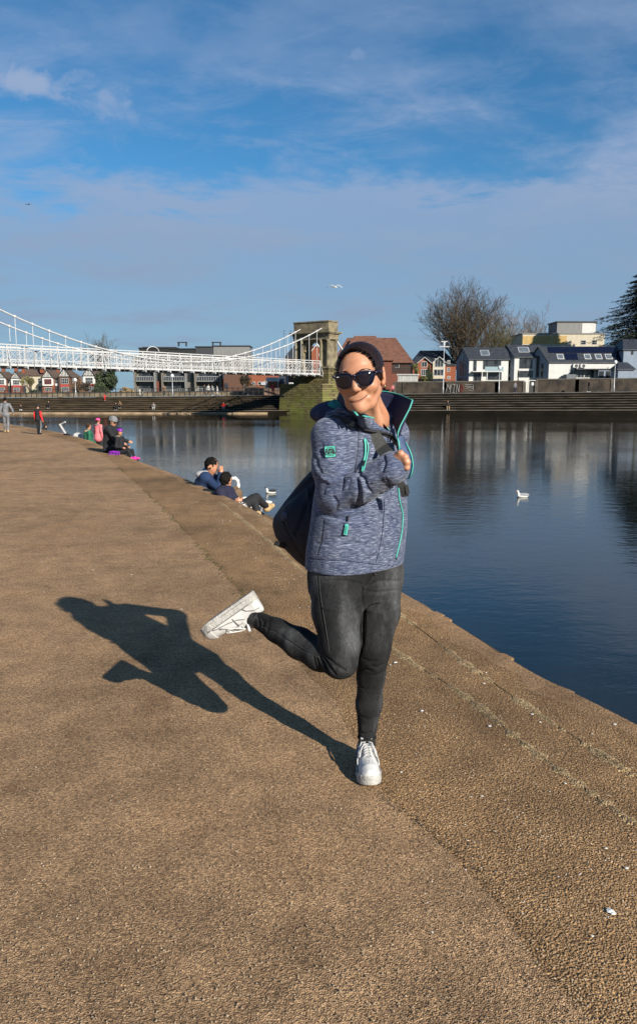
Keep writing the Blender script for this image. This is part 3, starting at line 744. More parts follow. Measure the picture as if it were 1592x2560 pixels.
b.window(-2, 3.2, 1.8, 1.4); b.window(2, 3.2, 1.8, 1.4); b.window(-2, .8, 1.8, 1.5); b.window(2, .8, 1.8, 1.5)

# ---- flats with balconies behind the bridge
FY = 205.0; K = FY*0.000507*1.012
def flats():
    z0 = 1.0
    def zv(v): return CAMH+(980-v)*K*.985-z0
    x0 = 340
    b = Bld('apartment_block', 'modern timber and grey apartment block with glass balconies seen under the bridge', x0, FY, z0, 0, 'apartment block')
    W_ = pw(282); zt = zv(893)
    m = MB(); m.span((0, 1.6, 0), (W_, 12, zt)); b.put('wall', m, TIMB)
    m = MB(); m.span((-.3, 1.2, zt+.003), (W_+.3, 12.4, zt+.35)); b.put('roof', m, BLACKM)
    # penthouse boxes on the roof, seen above the handrail
    for (ua, ub, va, nm, mm) in ((347, 425, 872, 'penthouse', BLACKM), (487, 530, 869, 'penthouse', FRAMED), (531, 620, 867, 'penthouse', GREYC), (425, 486, 874, 'penthouse', BLACKM)):
        m = MB(); m.span((pw(ua-x0), 2.0, zt+.36), (pw(ub-x0), 10, zv(va))); p_ = b.put(nm, m, mm)
        m = MB(); m.span((pw(ua-x0)-.2, 1.8, zv(va)+.003), (pw(ub-x0)+.2, 10.2, zv(va)+.25)); b.put('roof_edge', m, BLACKM, p_)
    for ua in (452, 537):
        m = MB(); x = pw(ua-x0); w = 2.0; zb = zv(868)+.25
        for xx in (x-w/2, x+w/2): m.span((xx-.12, 3, zb), (xx+.12, 4.5, zb+.9))
        m.span((x-w/2-.2, 2.9, zb+.903), (x+w/2+.2, 4.6, zb+1.1)); b.put('plant_frame', m, FRAMED)
    cols = [(343, 383), (411, 459), (492, 544)]
    # storeys
    zf = [zv(980), zv(953), zv(925)+0.3]
    for (ua, ub) in cols:
        xa, xb = pw(ua-x0), pw(ub-x0)
        for k, z in enumerate(zf[:]):
            h = 2.6
            b.window((xa+xb)/2-.2, z+.25, xb-xa-1.0, 2.35, 1.55, FRAMED, nx=4, nz=1, t=.1)
            if k:
                m = MB(); m.span((xa-.2, -.3, z-.15), (xb+.2, 1.59, z+.12)); bl = b.put('balcony', m, GREYC)
                m = MB()
                nb = 9
                for j in range(nb+1): x = xa+(xb-xa)*j/nb; m.span((x-.035, -.25, z+.123), (x+.035, -.18, z+1.15))
                m.span((xa, -.28, z+1.153), (xb, -.14, z+1.24)); b.put('railing', m, GALV, bl)
                m = MB(); m.span((xa+.02, -.17, z+.2), (xb-.02, -.15, z+1.1)); b.put('pane', m, GLASS, bl)
        for x in (xa-.5, xb+.5):
            m = MB(); m.span((x-.22, -.2, 0), (x+.22, 1.59, zt-.1)); b.put('fin', m, TIMB if x < xb else GREYC)
        m = MB(); 
        for j in range(12): x = xa+(xb-xa)*j/11; m.span((x-.03, -1.0, 0), (x+.03, -.95, 1.3))
        m.span((xa, -1.02, 1.303), (xb, -.93, 1.38)); b.put('terrace_railing', m, GALV)
    m = MB(); m.span((pw(549-x0), -.1, 0), (pw(569-x0), 1.59, zv(948))); b.put('brick_panel', m, BRICKO)
    m = MB(); m.span((pw(554-x0), -.1, zv(948)+.003), (pw(562-x0), 1.59, zv(925))); b.put('white_panel', m, RENDW)
    for ua in (388, 467, 474):
        b.window(pw(ua-x0), zv(955), 1.1, 2.6, 1.55, FRAMED, nx=1, nz=2)
    # brick ground walls
    m = MB(); m.span((pw(383-x0), 1.0, 0), (pw(408-x0), 1.58, zv(953))); b.put('brick_wall', m, BRICK)
flats()
# ---- brick buildings right of the flats
def simple(name, label, ua, ub, vt, Y, wallm, roofm, roofh=0.0, z0=1.0, wins=(), hip=0.0, depth=8, cat='house', vb=980, fm=None, winname='window', roof_over=.3, yaw=0.0):
    K_ = Y*0.000507*1.012; b = Bld(name, label, ua, Y, z0, yaw, cat)
    def zv(v): return CAMH+(980-v)*K_*.985-z0
    W_ = (ub-ua)*K_; zt = zv(vt)
    m = MB(); m.span((0, 0, -.5), (W_, depth, zt)); b.put('wall', m, wallm)
    if roofh > 0:
        m = MB(); gable_roof(m, 0, W_, 0, depth, zt, zt+roofh, 'x', roof_over, .2, hip=hip); b.put('roof', m, roofm)
    else:
        m = MB(); m.span((-.2, -.2, zt+.003), (W_+.2, depth+.2, zt+.25)); b.put('roof', m, roofm)
    for (u, v0, v1, wpx, *o) in wins:
        b.window((u-ua)*K_, zv(v1), wpx*K_, (v1-v0)*K_, 0.0, (o[0] if o else fm), nx=(o[1] if len(o) > 1 else 2), nz=(o[2] if len(o) > 2 else 2))
    b.K = K_; b.zv = zv; b.W = W_; b.ua = ua
    return b
b = simple('brick_building', 'low brown brick building with bare shrubs in front, right of the apartment block', 560, 622, 931, 200.0, BRICKD, RENDC, wins=((566, 958, 972, 9, FRAMED, 1, 1),))
b = simple('brick_building', 'orange brick building with white framed doors under the bridge', 621, 702, 937, 198.0, BRICKO, RENDW, wins=((634, 955, 975, 9, FRAMEW, 2, 1), (664, 953, 972, 7, FRAMEW, 2, 1), (648, 955, 962, 7, FRAMEW, 1, 1)))
m = MB(); m.span((3.2, -.5, 2.2), (4.4, -.05, 3.0)); b.put('air_conditioner', m, GALV)
b = simple('dark_roofed_house', 'low house with black roof and brick gable beside the bridge pier', 700, 745, 955, 190.0, BRICKO, SLATE, 3.0, wins=((711, 955, 961, 8), (722, 962, 966, 4)))
b = simple('dark_roofed_house', 'dark pitched roof showing just above the handrail left of the stone tower', 715, 760, 893, 175.0, BRICKD, SLATE, 2.6, hip=2.0)
m = MB(); K = b.K
for x in (-.5, 1.0, 2.2): m.bar((x, 4, 8), (x, 4, 14.2), .06); m.bar((x-.5, 4, 14), (x+.5, 4, 14), .05); m.bar((x-.4, 4, 13.4), (x+.4, 4, 13.4), .04)
b.put('aerial', m, BLACKM)
b = simple('gable_fronted_house', 'tall orange brick house seen through the arch of the bridge tower', 774, 812, 870, 165.0, BRICKO, ROOFR, 0.0, wins=((800, 885, 893, 7),))
m = MB(); m.bar((-.3, -.3, 8.0), (2.6, -.3, 11.6), .12, .75, up=(0, 1, 0)); b.put('bargeboard', m, FRAMEW)
# big red-brown roofed building behind her head
b = simple('timbered_building', 'large red timbered building with broad red-brown hipped roofs behind the smiling woman', 838, 1022, 905, 165.0, BRICK, ROOFR, 5.2, hip=3.2, depth=11, wins=((989, 905, 920, 11, FRAMEW, 2, 1), (958, 906, 920, 9, FRAMEW, 2, 1)), cat='building', roof_over=.6)
m = MB()
for k in range(27): x = b.W*.62+b.W*.38*k/26; m.span((x-.06, -.08, b.zv(934)), (x+.06, -.02, b.zv(922)-.02)); m.span((x-.06, -.08, b.zv(920)), (x+.06, -.02, b.zv(906)))
m.span((b.W*.62, -.1, b.zv(922)), (b.W, -.01, b.zv(920))); b.put('timber_framing', m, TUDOR)
m = MB(); gable_roof(m, 1.0, 11.5, -2, 8, b.zv(900), b.zv(840), 'x', .5, .2, hip=3.5); b.put('upper_roof', m, ROOFR)
m = MB(); m.span((1.0, -2, 1), (11.5, 8, b.zv(900)-.05)); b.put('upper_wall', m, BRICK)
# white van and grey fence
b = simple('board_fence', 'pale grey wavy-topped board fence right of the woman\'s collar', 993, 1043, 939, 140.0, FENCEW, FENCEW, 0, depth=.12, cat='fence')
# ---- brick houses with pale gables right of it
b = simple('brick_house', 'red brick house with white bargeboard gables below the big bare tree', 1030, 1136, 912, 185.0, BRICKO, SLATE, 3.4, hip=2.5, depth=9, wins=((1058, 906, 920, 9), (1055, 926, 938, 10), (1118, 902, 910, 7), (1118, 920, 930, 7), (1119, 941, 948, 8)))
K = b.K
for (ua, ub, ap, ev, mm) in ((1041, 1073, 894, 907, BRICKO), (1078, 1108, 893, 906, RENDC)):
    xa, xb = (ua-1030)*K, (ub-1030)*K
    m = MB(); gable_wall(m, xa, xb, -.9, -.003, 0, b.zv(ev), b.zv(ap)-.2); b.put('gable', m, mm)
    m = MB(); gable_roof(m, xa, xb, -1.0, 4.0, b.zv(ev), b.zv(ap), 'y', .25, .18); b.put('gable_roof', m, SLATE)
    m = MB()
    for sg in (-1, 1): m.bar(((xa+xb)/2+sg*((xb-xa)/2+.2), -1.3, b.zv(ev)-.25), ((xa+xb)/2, -1.3, b.zv(ap)-.08), .08, .26, up=(0, 1, 0))
    b.put('bargeboard', m, FRAMEW)
    b.window((xa+xb)/2, b.zv(919), 1.3 if mm is BRICKO else 2.0, 1.3*(1 if mm is BRICKO else 1.5), -.9, nx=2 if mm is BRICKO else 3, nz=1)
    b.window((xa+xb)/2, b.zv(940), 1.4 if mm is BRICKO else 2.4, 1.5, -.9, nx=3, nz=1)
# ---- white modern houses
def modern(ua, ub, label, gl, ev, rv, glazing, Y=170.0, gable_px=18):
    """white front with a slate roof whose left end is a blue-grey gable wall turned to us"""
    K_ = Y*0.000507*1.012; z0 = 1.2
    b = Bld('modern_house', label, ua, Y, z0, 0.0, 'house', None)
    def zv(v): return CAMH+(980-v)*K_*.985-z0
    b.zv, b.K = zv, K_
    W_ = (ub-ua)*K_; gw = gable_px*K_; D = 6.5
    ze, zr = zv(ev), zv(rv)
    # body: polygon plan, gable end receding to the left-back
    m = MB(); A = [(gw, 0, 0), (W_, 0, 0), (W_, D, 0), (gw-gw*.2, D*1.0, 0)]
    m.prism([(gw, 0, 0), (W_, 0, 0), (W_, D, 0), (0, D, 0)], (0, 0, -.5), (0, 0, ze)); b.put('wall', m, RENDW)
    m = MB(); o = .3; n = Vector((-D, -gw, 0)).normalized()
    e = .03; p0 = Vector((gw, 0, 0))+n*e; p1 = Vector((0, D, 0))+n*e; pm = (p0+p1)/2
    m.prism([p0, p1, p1+Vector((0, 0, ze)), pm+Vector((0, 0, zr-.25)), p0+Vector((0, 0, ze))], (0, 0, 0), -n*.02); gw_ = b.put('gable_wall', m, BLUEG)
    # roof prism
    m = MB(); q0 = Vector((gw-.2, -o, ze-.12)); q1 = Vector((-.35, D+o, ze-.12)); qm = Vector((gw/2-.3, D/2, zr))
    r0 = Vector((W_+o, -o, ze-.12)); r1 = Vector((W_+o, D+o, ze-.12)); rm = Vector((W_+o, D/2, zr)); th = Vector((0, 0, .2))
    m.add([q0, r0, rm, qm, q1, r1, q0-th, r0-th, rm-th, qm-th, q1-th, r1-th], [(0, 1, 2, 3), (3, 2, 5, 4), (0, 6, 7, 1), (4, 5, 11, 10), (0, 3, 9, 6), (3, 4, 10, 9), (1, 7, 8, 2), (2, 8, 11, 5), (6, 9, 8, 7), (9, 10, 11, 8)])
    b.roof = b.put('roof', m, SLATE)
    # gable glazing
    for f, w_, za, zb in ((.28, .12, .2, ze*.45), (.5, .14, .2, ze*.45), (.72, .12, .2, ze*.45), (.3, .10, ze*.52, ze*.95), (.5, .14, ze*.52, ze*1.2), (.7, .10, ze*.52, ze*.95)):
        c = p0.lerp(p1, f)+n*.02; d = (p1-p0).normalized()*w_*D/2; mm = MB(); mm.prism([c-d+Vector((0, 0, za)), c+d+Vector((0, 0, za)), c+d+Vector((0, 0, zb)), c-d+Vector((0, 0, zb))], (0, 0, 0), n*.03)
        w = b.put('gable_window', mm, FRAMED); mm = MB(); d *= .8; c += n*.033; mm.prism([c-d+Vector((0, 0, za+.1)), c+d+Vector((0, 0, za+.1)), c+d+Vector((0, 0, zb-.1)), c-d+Vector((0, 0, zb-.1))], (0, 0, 0), n*.01); b.put('pane', mm, GLASS, w)
    for (u0, u1, v0, v1, nx) in glazing:
        b.window(((u0+u1)/2-ua)*K_, zv(v1), (u1-u0)*K_, (v1-v0)*K_, 0.0, FRAMED, nx=nx, nz=1)
    def roof_item(name, u0, u1, f0, f1, mm, fm=None, lift=.05):
        sl = (Vector((0, D/2+o, zr-(ze-.12)))); base = Vector((0, -o, ze-.12)); nn = Vector((0, -(zr-ze+.12), D/2+o)).normalized()
        skew0 = (0.35 if gl else 0)
        x0_, x1_ = (u0-ua)*K_, (u1-ua)*K_
        q = [base+sl*f+Vector((x, 0, 0)) for x, f in ((x0_, f0), (x1_, f0), (x1_, f1), (x0_, f1))]
        m_ = MB(); m_.prism([p+nn*.01 for p in q], (0, 0, 0), nn*lift); it = b.put(name, m_, fm or mm, b.roof)
        if fm:
            c = sum(q, Vector())/4; m2 = MB(); m2.prism([c+(p-c)*.84+nn*(lift+.012) for p in q], (0, 0, 0), nn*.01); b.put('pane', m2, mm, it) if False else b.put('pane', m2, mm, it)
    b.item = roof_item
    return b
SKYG = mat('skylight_glass', (0.10, 0.12, 0.14), 0.1, 0.2, 2)
h1 = modern(1152, 1266, 'left modern white house with two-pane roof window and glass balcony', 1, 898, 868, ((1180, 1188, 901, 932, 1), (1204, 1228, 902, 924, 2), (1228, 1248, 902, 924, 1), (1181, 1200, 932, 952, 1), (1213, 1250, 932, 950, 3)), gable_px=18)
h1.item('roof_window', 1200, 1222, .30, .75, SKYG, GALV)
m = MB(); K = h1.K
m.span(((1176-1152)*K, -1.6, h1.zv(931)), ((1250-1152)*K, -.01, h1.zv(929))); bal = h1.put('balcony', m, RENDW)
m = MB(); m.span(((1205-1152)*K, -1.6, h1.zv(929)+.003), ((1250-1152)*K, -1.56, h1.zv(918))); h1.put('pane', m, mat('balcony_glass', (.25, .33, .36), .15, .1), bal)
for u in (1199, 1211):
    m = MB(); x = (u-1152)*K; m.span((x-.08, -1.55, 0), (x+.08, -1.4, h1.zv(931)-.003)); h1.put('post', m, RENDW)
h2 = modern(1262, 1352, 'middle modern white house with square solar thermal panels on its roof', 1, 892, 862, ((1294, 1326, 897, 922, 3), (1294, 1328, 928, 944, 3)), gable_px=20)
h2.item('roof_window', 1295, 1322, .35, .80, SKYG, GALV)
h3 = modern(1336, 1552, 'long modern white house with a row of solar panels and air conditioners', 1, 905, 866, (), Y=166.0, gable_px=32)
for u in (1398, 1465, 1492, 1517): h3.item('roof_window', u-8, u+8, .18, .50, SKYG, FRAMEW)
h3.item('solar_panel', 1372, 1550, .58, .95, PANEL, None, .09); h3.item('solar_panel', 1410, 1440, .14, .54, PANEL, None, .09); h3.item('solar_panel', 1530, 1550, .14, .54, PANEL, None, .09)
K = h3.K
for u in (1432, 1450):
    m = MB(); x = (u-1336)*K; m.span((x-.55, -.55, h3.zv(920)), (x+.55, -.02, h3.zv(911))); ac = h3.put('air_conditioner', m, RENDW)
    m = MB(); m.tube([(x+.1, -.57, h3.zv(915.5)), (x+.1, -.6, h3.zv(915.5))], .32, 12); h3.put('fan', m, FRAMED, ac)
h3.window((1438-1336)*K, h3.zv(945), 3.2, 1.9, 0, FRAMEW, nx=4, nz=1); h3.window((1460-1336)*K, h3.zv(945), 1.0, 1.9, 0, FRAMEW, nx=1, nz=2)
h3.window((1472-1336)*K, h3.zv(944), 1.2, 1.7, 0, FRAMED, nx=1, nz=1)
m = MB(); m.span(((1484-1336)*K, -1.6, h3.zv(946)), ((1536-1336)*K, -.02, h3.zv(925))); c = h3.put('conservatory', m, BLUEG)
m = MB(); m.span(((1430-1336)*K, -1.9, h3.zv(925)), ((1540-1336)*K, -.02, h3.zv(923))); h3.put('lean_to_roof', m, SLATE)
for u in (1491, 1507, 1521):
    m = MB(); x = (u-1336)*K; m.span((x-.5, -1.64, h3.zv(945)), (x+.5, -1.6, h3.zv(929))); h3.put('conservatory_window', m, GLASS)
m = MB(); m.span(((1403-1336)*K, -2.6, h3.zv(950)), ((1426-1336)*K, -.3, h3.zv(937))); h3.put('shed', m, mat('grey_felt', (.13, .14, .15), .9))
b = simple('grey_house', 'pale blue-grey house with dark hipped roof beneath the cedar at the right edge', 1552, 1640, 874, 165.0, BLUEG, SLATE, 2.2, hip=1.5, wins=((1573, 876, 888, 6, FRAMED, 2, 1), (1588, 876, 888, 4, FRAMED, 1, 1)))
b = simple('garden_outbuilding', 'low pale outbuilding with a black pointed roof right of the long white house', 1541, 1580, 922, 158.0, BLUEG, SLATE, 1.3, hip=1.0, depth=4, z0=1.2, cat='outbuilding')
# ---- cream block on the hill behind
b = simple('cream_office_block', 'cream and yellow flat-roofed block rising behind the white houses', 1300, 1500, 838, 210.0, RENDC, GREYC, 0, depth=12, wins=((1449, 853, 864, 13, FRAMEW, 1, 2), (1476, 853, 864, 13, FRAMEW, 1, 2)), cat='building')
K = b.K
m = MB(); m.span((.02, -.04, b.zv(862)), ((1371-1300)*K, -.003, b.zv(843))); b.put('yellow_cladding', m, YELB)
m = MB(); m.span(((1373-1300)*K, -.05, b.zv(862)), ((1408-1300)*K, -.003, b.zv(842))); b.put('yellow_cladding', m, YELB)
m = MB(); m.span(((1386-1300)*K, 1, b.zv(838)+.26), ((1482-1300)*K, 9, b.zv(809))); t = b.put('rooftop_box', m, GREYC)
m = MB(); m.span(((1384-1300)*K, .8, b.zv(809)+.003), ((1484-1300)*K, 9.2, b.zv(806))); b.put('rooftop_edge', m, BLACKM, t)
m = MB(); m.span(((1447-1300)*K, .94, b.zv(836)+.1), ((1480-1300)*K, .997, b.zv(811))); b.put('white_panel', m, RENDW, t)
# ---- distant rooflines seen over the handrail at far left
b = simple('distant_block', 'dark flat roofline just above the handrail near the white hoop', 362, 440, 871, 260.0, BRICKD, SLATE, 0, cat='building')

# ------------------------------------------------------------ promenade wall, railing, lamps, furniture
def wall_run(name, label, pts, zb, h, m_, th=.35, coping=True, panels=True, cat='wall'):
    root = thing(name, label, cat, (pts[0][0], pts[0][1], zb))
    m = MB()
    for a, b_ in zip(pts, pts[1:]): m.bar((a[0], a[1], a[2]+h/2), (b_[0], b_[1], b_[2]+h/2), th, h)
    put('wall_body', m, m_, root)
    if coping:
        m = MB()
        for a, b_ in zip(pts, pts[1:]): m.bar((a[0], a[1], a[2]+h+.09), (b_[0], b_[1], b_[2]+h+.09), th+.16, .16)
        put('coping', m, WALLC, root)
    if panels:
        for a, b_ in zip(pts, pts[1:]):
            L = (Vector(b_)-Vector(a)).length; n = max(1, int(L/5.2))
            for k in range(n+1):
                p = Vector(a).lerp(Vector(b_), k/n); m = MB(); m.box((p.x, p.y-.08, p.z+h/2-.002), (.5, th+.12, h-.004)); put('pilaster', m, WALLC, root)
    return root
WYR = 133.5
def wpt(u, Y): p = P(u, 980, Y); return (p.x, Y, topz(p.x)+.06)
wr = wall_run('river_wall', 'long dark panelled wall along the far promenade with graffiti, right of the woman', [wpt(u, 133.5) for u in (985, 1110, 1240, 1308)], 1.1, 1.85, WALLB)
wr2 = wall_run('river_wall', 'dark panelled wall along the far promenade from the white gate post to the right edge', [wpt(u, 133.5) for u in (1338, 1440, 1700)], 1.3, 2.1, WALLB)
# gate between them
g0 = wpt(1316, 133.5); gt = thing('garden_gate', 'narrow gateway with slanted white post between the two walls', 'gate', g0)
m = MB(); m.bar((g0[0]-.1, g0[1]-.3, g0[2]), (g0[0]+.25, g0[1]-.3, g0[2]+2.1), .14); m.bar((g0[0]+.25, g0[1]-.3, g0[2]+2.05), (g0[0]+1.3, g0[1]-.3, g0[2]+2.0), .12); put('gate_post', m, mat('pale_timber', (.5, .47, .4), .9), gt)
m = MB(); m.box((g0[0]+.85, g0[1], g0[2]+.9), (1.0, .08, 1.8)); put('gate_leaf', m, BLACKM, gt)
m = MB(); m.box((g0[0]+.9, g0[1]-.1, g0[2]+1.45), (.4, .03, .5)); put('notice', m, FRAMEW, gt)
# graffiti
GRW = mat('graffiti_silver', (0.62, 0.62, 0.6), 0.7, 0.15, 3); GRR = mat('graffiti_red', (0.45, 0.03, 0.02), 0.7, 0.2, 3)
q = Vector(wpt(1112, 133.5)); q1 = Vector(wpt(1182, 133.5)); dx = (q1-q)
def gp(t, z): p = q+dx*t; return Vector((p.x, p.y-.262, p.z+z))
m = MB()
def stroke(mb, pts, w=.16):
    for a, b_ in zip(pts, pts[1:]): mb.bar(gp(*a), gp(*b_), .02, w, up=(0, 1, 0))
for pts in (((.0, .1), (.07, 1.5)), ((.07, 1.5), (.13, .7), (.19, 1.5)), ((.19, 1.5), (.16, .1)), ((.24, 1.4), (.36, 1.5)), ((.31, 1.45), (.28, .1)), ((.24, .12), (.33, .12)), ((.38, .1), (.40, 1.5)), ((.40, 1.4), (.47, .2)), ((.47, .15), (.49, 1.5))): stroke(m, pts, .26)
t_ = put('graffiti', m, GRW, wr)
m = MB(); 
for pts in (((.54, .05), (.54, 1.55)), ((.57, .2), (.66, .9)), ((.58, 1.4), (.62, .9))): stroke(m, pts, .16)
put('graffiti', m, GRR, wr, label='red graffiti strokes')
m = MB()
for pts in (((.70, 1.4), (.95, 1.45)), ((.70, 1.1), (.83, 1.15), (.97, 1.0)), ((.74, .75), (.84, .95), (.97, .7)), ((.80, .5), (.97, .45)), ((.97, 1.45), (.99, .5))): stroke(m, pts, .1)
put('graffiti', m, GRW, wr, label='thin silver graffiti tag')
# low tan wall and post-and-rail fence on the left promenade
lw = wall_run('low_stone_wall', 'low tan stone wall behind the railing on the left far promenade', [wpt(u, 134.0) for u in (-60, 100, 240, 430, 610)], .6, .62, STONEW, panels=False)
lw2 = wall_run('low_stone_wall', 'brown stone wall behind the railing nearest the bridge pier', [wpt(u, 134.0) for u in (612, 745)], .9, 1.0, mat('brown_stone_wall', (0.17, 0.10, 0.065), 0.95, 0.35, 1.0), panels=False)
rl = thing('promenade_railing', 'dark post and rail fence along the far promenade left of the bridge pier', 'railing', wpt(300, 125.2))
m = MB(); us = [(-40+13.2*k) for k in range(60)]
for i, u in enumerate(us):
    a = Vector(wpt(u, 125.2)); 
    m2 = MB(); m2.bar(a, a+Vector((0, 0, 1.25)), .09); put('post', m2, BLACKM, rl)
for z in (1.2, .68):
    a = Vector(wpt(us[0], 125.2)); b_ = Vector(wpt(us[-1], 125.2)); m.bar(a+Vector((0, 0, z)), b_+Vector((0, 0, z)), .06, .07)
put('rail', m, BLACKM, rl)
def lamp(u, vt, Y, label, kind, group=None):
    a = Vector(wpt(u, Y)); zt = CAMH+(980-vt)*Y*.000507*1.0; h = zt-a.z
    r = thing('street_lamp', label, 'street lamp', a, 0, 'lamp posts on the far promenade')
    m = MB(); m.lathe(a, [(.11, 0), (.11, .9), (.07, 1.0), (.05, h)], 8); put('pole', m, GALV, r, True)
    if kind == 0:
        m = MB()
        for z in (h-.1, h-.9): m.box((a.x, a.y, a.z+z), (1.6 if z < h-.5 else 1.0, .25, .14)); 
        m.box((a.x, a.y, a.z+h-.5), (.25, .25, .7)); put('lamp_head', m, GALV, r)
    else:
        m = MB(); m.lathe((a.x, a.y, a.z+h), [(.08, 0), (.26, .12), (.28, .45), (.12, .62)], 10); put('lamp_head', m, mat('lamp_glass', (.6, .62, .62), .3), r, True)
lamp(1107, 855, 125.5, 'tall lamp post with double floodlight head in front of the brick house', 0)
lamp(1246, 925, 125.5, 'short lamp post with round head in front of the left modern white house', 1)
lamp(1533, 912, 125.5, 'slim lamp post in front of the conservatory at the right', 1)
lamp(190, 955, 128, 'thin lamp post in front of the dark brick Tudor house', 1)
lamp(432, 945, 128, 'lamp post in front of the middle balconies of the apartment block', 1)
lamp(719, 938, 127, 'grey post beside the bridge pier', 1)
# signs
a = Vector(wpt(681, 129)); r = thing('notice_board', 'white notice board on posts above the railing left of the pier', 'sign', a)
m = MB(); m.span((a.x-1.05, a.y-.05, CAMH+(980-954)*.0655), (a.x+1.15, a.y+.03, CAMH+(980-944)*.0655)); put('board', m, FRAMEW, r)
m = MB(); m.span((a.x-.8, a.y-.056, CAMH+26.9*.0655), (a.x+.9, a.y-.051, CAMH+27.3*.0655)); m.span((a.x-.8, a.y-.056, CAMH+29.5*.0655), (a.x+.9, a.y-.051, CAMH+30.2*.0655)); m.span((a.x-.8, a.y-.056, CAMH+32.2*.0655), (a.x+.5, a.y-.051, CAMH+33*.0655)); put('print_lines', m, FRAMED, r)
for s in (-.8, .9):
    m = MB(); m.bar((a.x+s, a.y+.1, a.z), (a.x+s, a.y+.1, CAMH+26*.0655), .08); put('post', m, GALV, r)
a = Vector(wpt(728, 129)); r = thing('direction_sign', 'small white sign with black marks at the foot of the bridge pier', 'sign', a)
m = MB(); m.span((a.x-.35, a.y-.04, a.z+1.6), (a.x+.35, a.y, a.z+2.0)); put('board', m, FRAMEW, r)
m = MB(); m.span((a.x-.2, a.y-.048, a.z+1.72), (a.x-.05, a.y-.042, a.z+1.9)); m.span((a.x+.02, a.y-.048, a.z+1.78), (a.x+.2, a.y-.042, a.z+1.86)); put('mark', m, FRAMED, r)
m = MB(); m.bar(a, a+Vector((0, 0, 1.6)), .07); put('post', m, GALV, r)
# ------------------------------------------------------------ trees and shrubs
BARK = mat('grey_bark', (0.075, 0.058, 0.042), 0.95, 0.3, 3)
TWIG = mat('brown_twigs', (0.098, 0.072, 0.043), 0.95, 0.35, 0.5)
TWIGL = mat('pale_twigs', (0.20, 0.155, 0.115), 0.95, 0.3, 0.5)
def leafmat(name, c, c2):
    m = mat(name, c, 0.8, 0.1, 0.9, col2=c2, contrast=(.35, .65)); return m
EVG = leafmat('dark_evergreen_foliage', (0.010, 0.020, 0.008), (0.045, 0.065, 0.022))
CEDM = leafmat('cedar_foliage', (0.008, 0.016, 0.009), (0.036, 0.055, 0.030))
OLIVE = leafmat('olive_foliage', (0.05, 0.055, 0.015), (0.17, 0.16, 0.05))
BRAMB = leafmat('brown_bramble', (0.07, 0.045, 0.025), (0.22, 0.13, 0.07))
TANB = leafmat('tan_hedge', (0.16, 0.11, 0.05), (0.32, 0.22, 0.10))
def branch_tree(rr, base, H, spread, trunk_r, levels=6, first=0.12, nkids=(3, 4), up=0.35, twig_r=.02, lean=(0, 0)):
    thick, thin = MB(), MB()
    def grow(p, d, L, r, lv):
        n = 3 if lv < 3 else 2; pts = [p]; rad = [r]; q = p.copy(); dd = d.copy(); r1 = r*.55
        for i in range(n):
            dd = (dd + Vector((rr.gauss(0, .10), rr.gauss(0, .10), rr.gauss(0.05, .07)))).normalized()
            q = q + dd*L/n; pts.append(q.copy()); rad.append(max(twig_r, r+(r1-r)*(i+1)/n))
        (thick if lv < 3 else thin).tube(pts, rad, 6 if lv < 3 else 3, cap=False)
        if lv >= levels: return
        k = rr.randint(*nkids) + (1 if lv < 2 else 0)
        for j in range(k):
            t = rr.uniform(.45, 1.0) if j else 1.0
            i = min(int(t*n), n-1); b = pts[i].lerp(pts[i+1], t*n-i)
            an = rr.uniform(0, 2*PI); tilt = rr.uniform(.25, .62) if lv else rr.uniform(.35, .85)
            x = dd.orthogonal().normalized(); y = dd.cross(x)
            nd = (dd*math.cos(tilt) + (x*math.cos(an)+y*math.sin(an))*math.sin(tilt)); nd.z += up*.35; nd.x *= spread; nd.y *= spread
            grow(b, nd.normalized(), L*rr.uniform(.62, .84), max(rad[i]*rr.uniform(.42, .6), twig_r), lv+1)
    L0 = H*first; grow(base, Vector((lean[0], lean[1], 1)).normalized(), L0, trunk_r, 0)
    return thick, thin
def bare(name, label, u, vtop, Y, z0, wpx, seed, cat='tree', group=None, tr=.45, levels=6, tm=None, kids=(3, 4), first=.17, twig=.02, up=.35, clip=None):
    rr = random.Random(seed); b = P(u, 980, Y); b.z = z0; H = CAMH+(980-vtop)*Y*.000502-z0; K_ = Y*.000513
    a, c = branch_tree(rr, Vector((0, 0, 0)), H, 1.0, tr, levels, first, kids, up, twig)
    zm = max(v[2] for v in c.v); xm = sorted(abs(v[0]) for v in c.v)[int(.985*len(c.v))]
    sz = H/zm; sx = wpx*K_/2/xm
    r = thing(name, label, cat, b, 0, group)
    for mb in (a, c): mb.v = [(v[0]*sx*(1 if v[2] > .5 else 1), v[1]*sx, v[2]*sz) for v in mb.v]
    put('trunk', a, BARK, r, True, world=False, fix=False); put('crown', c, tm or TWIG, r, False, world=False, fix=False); return r
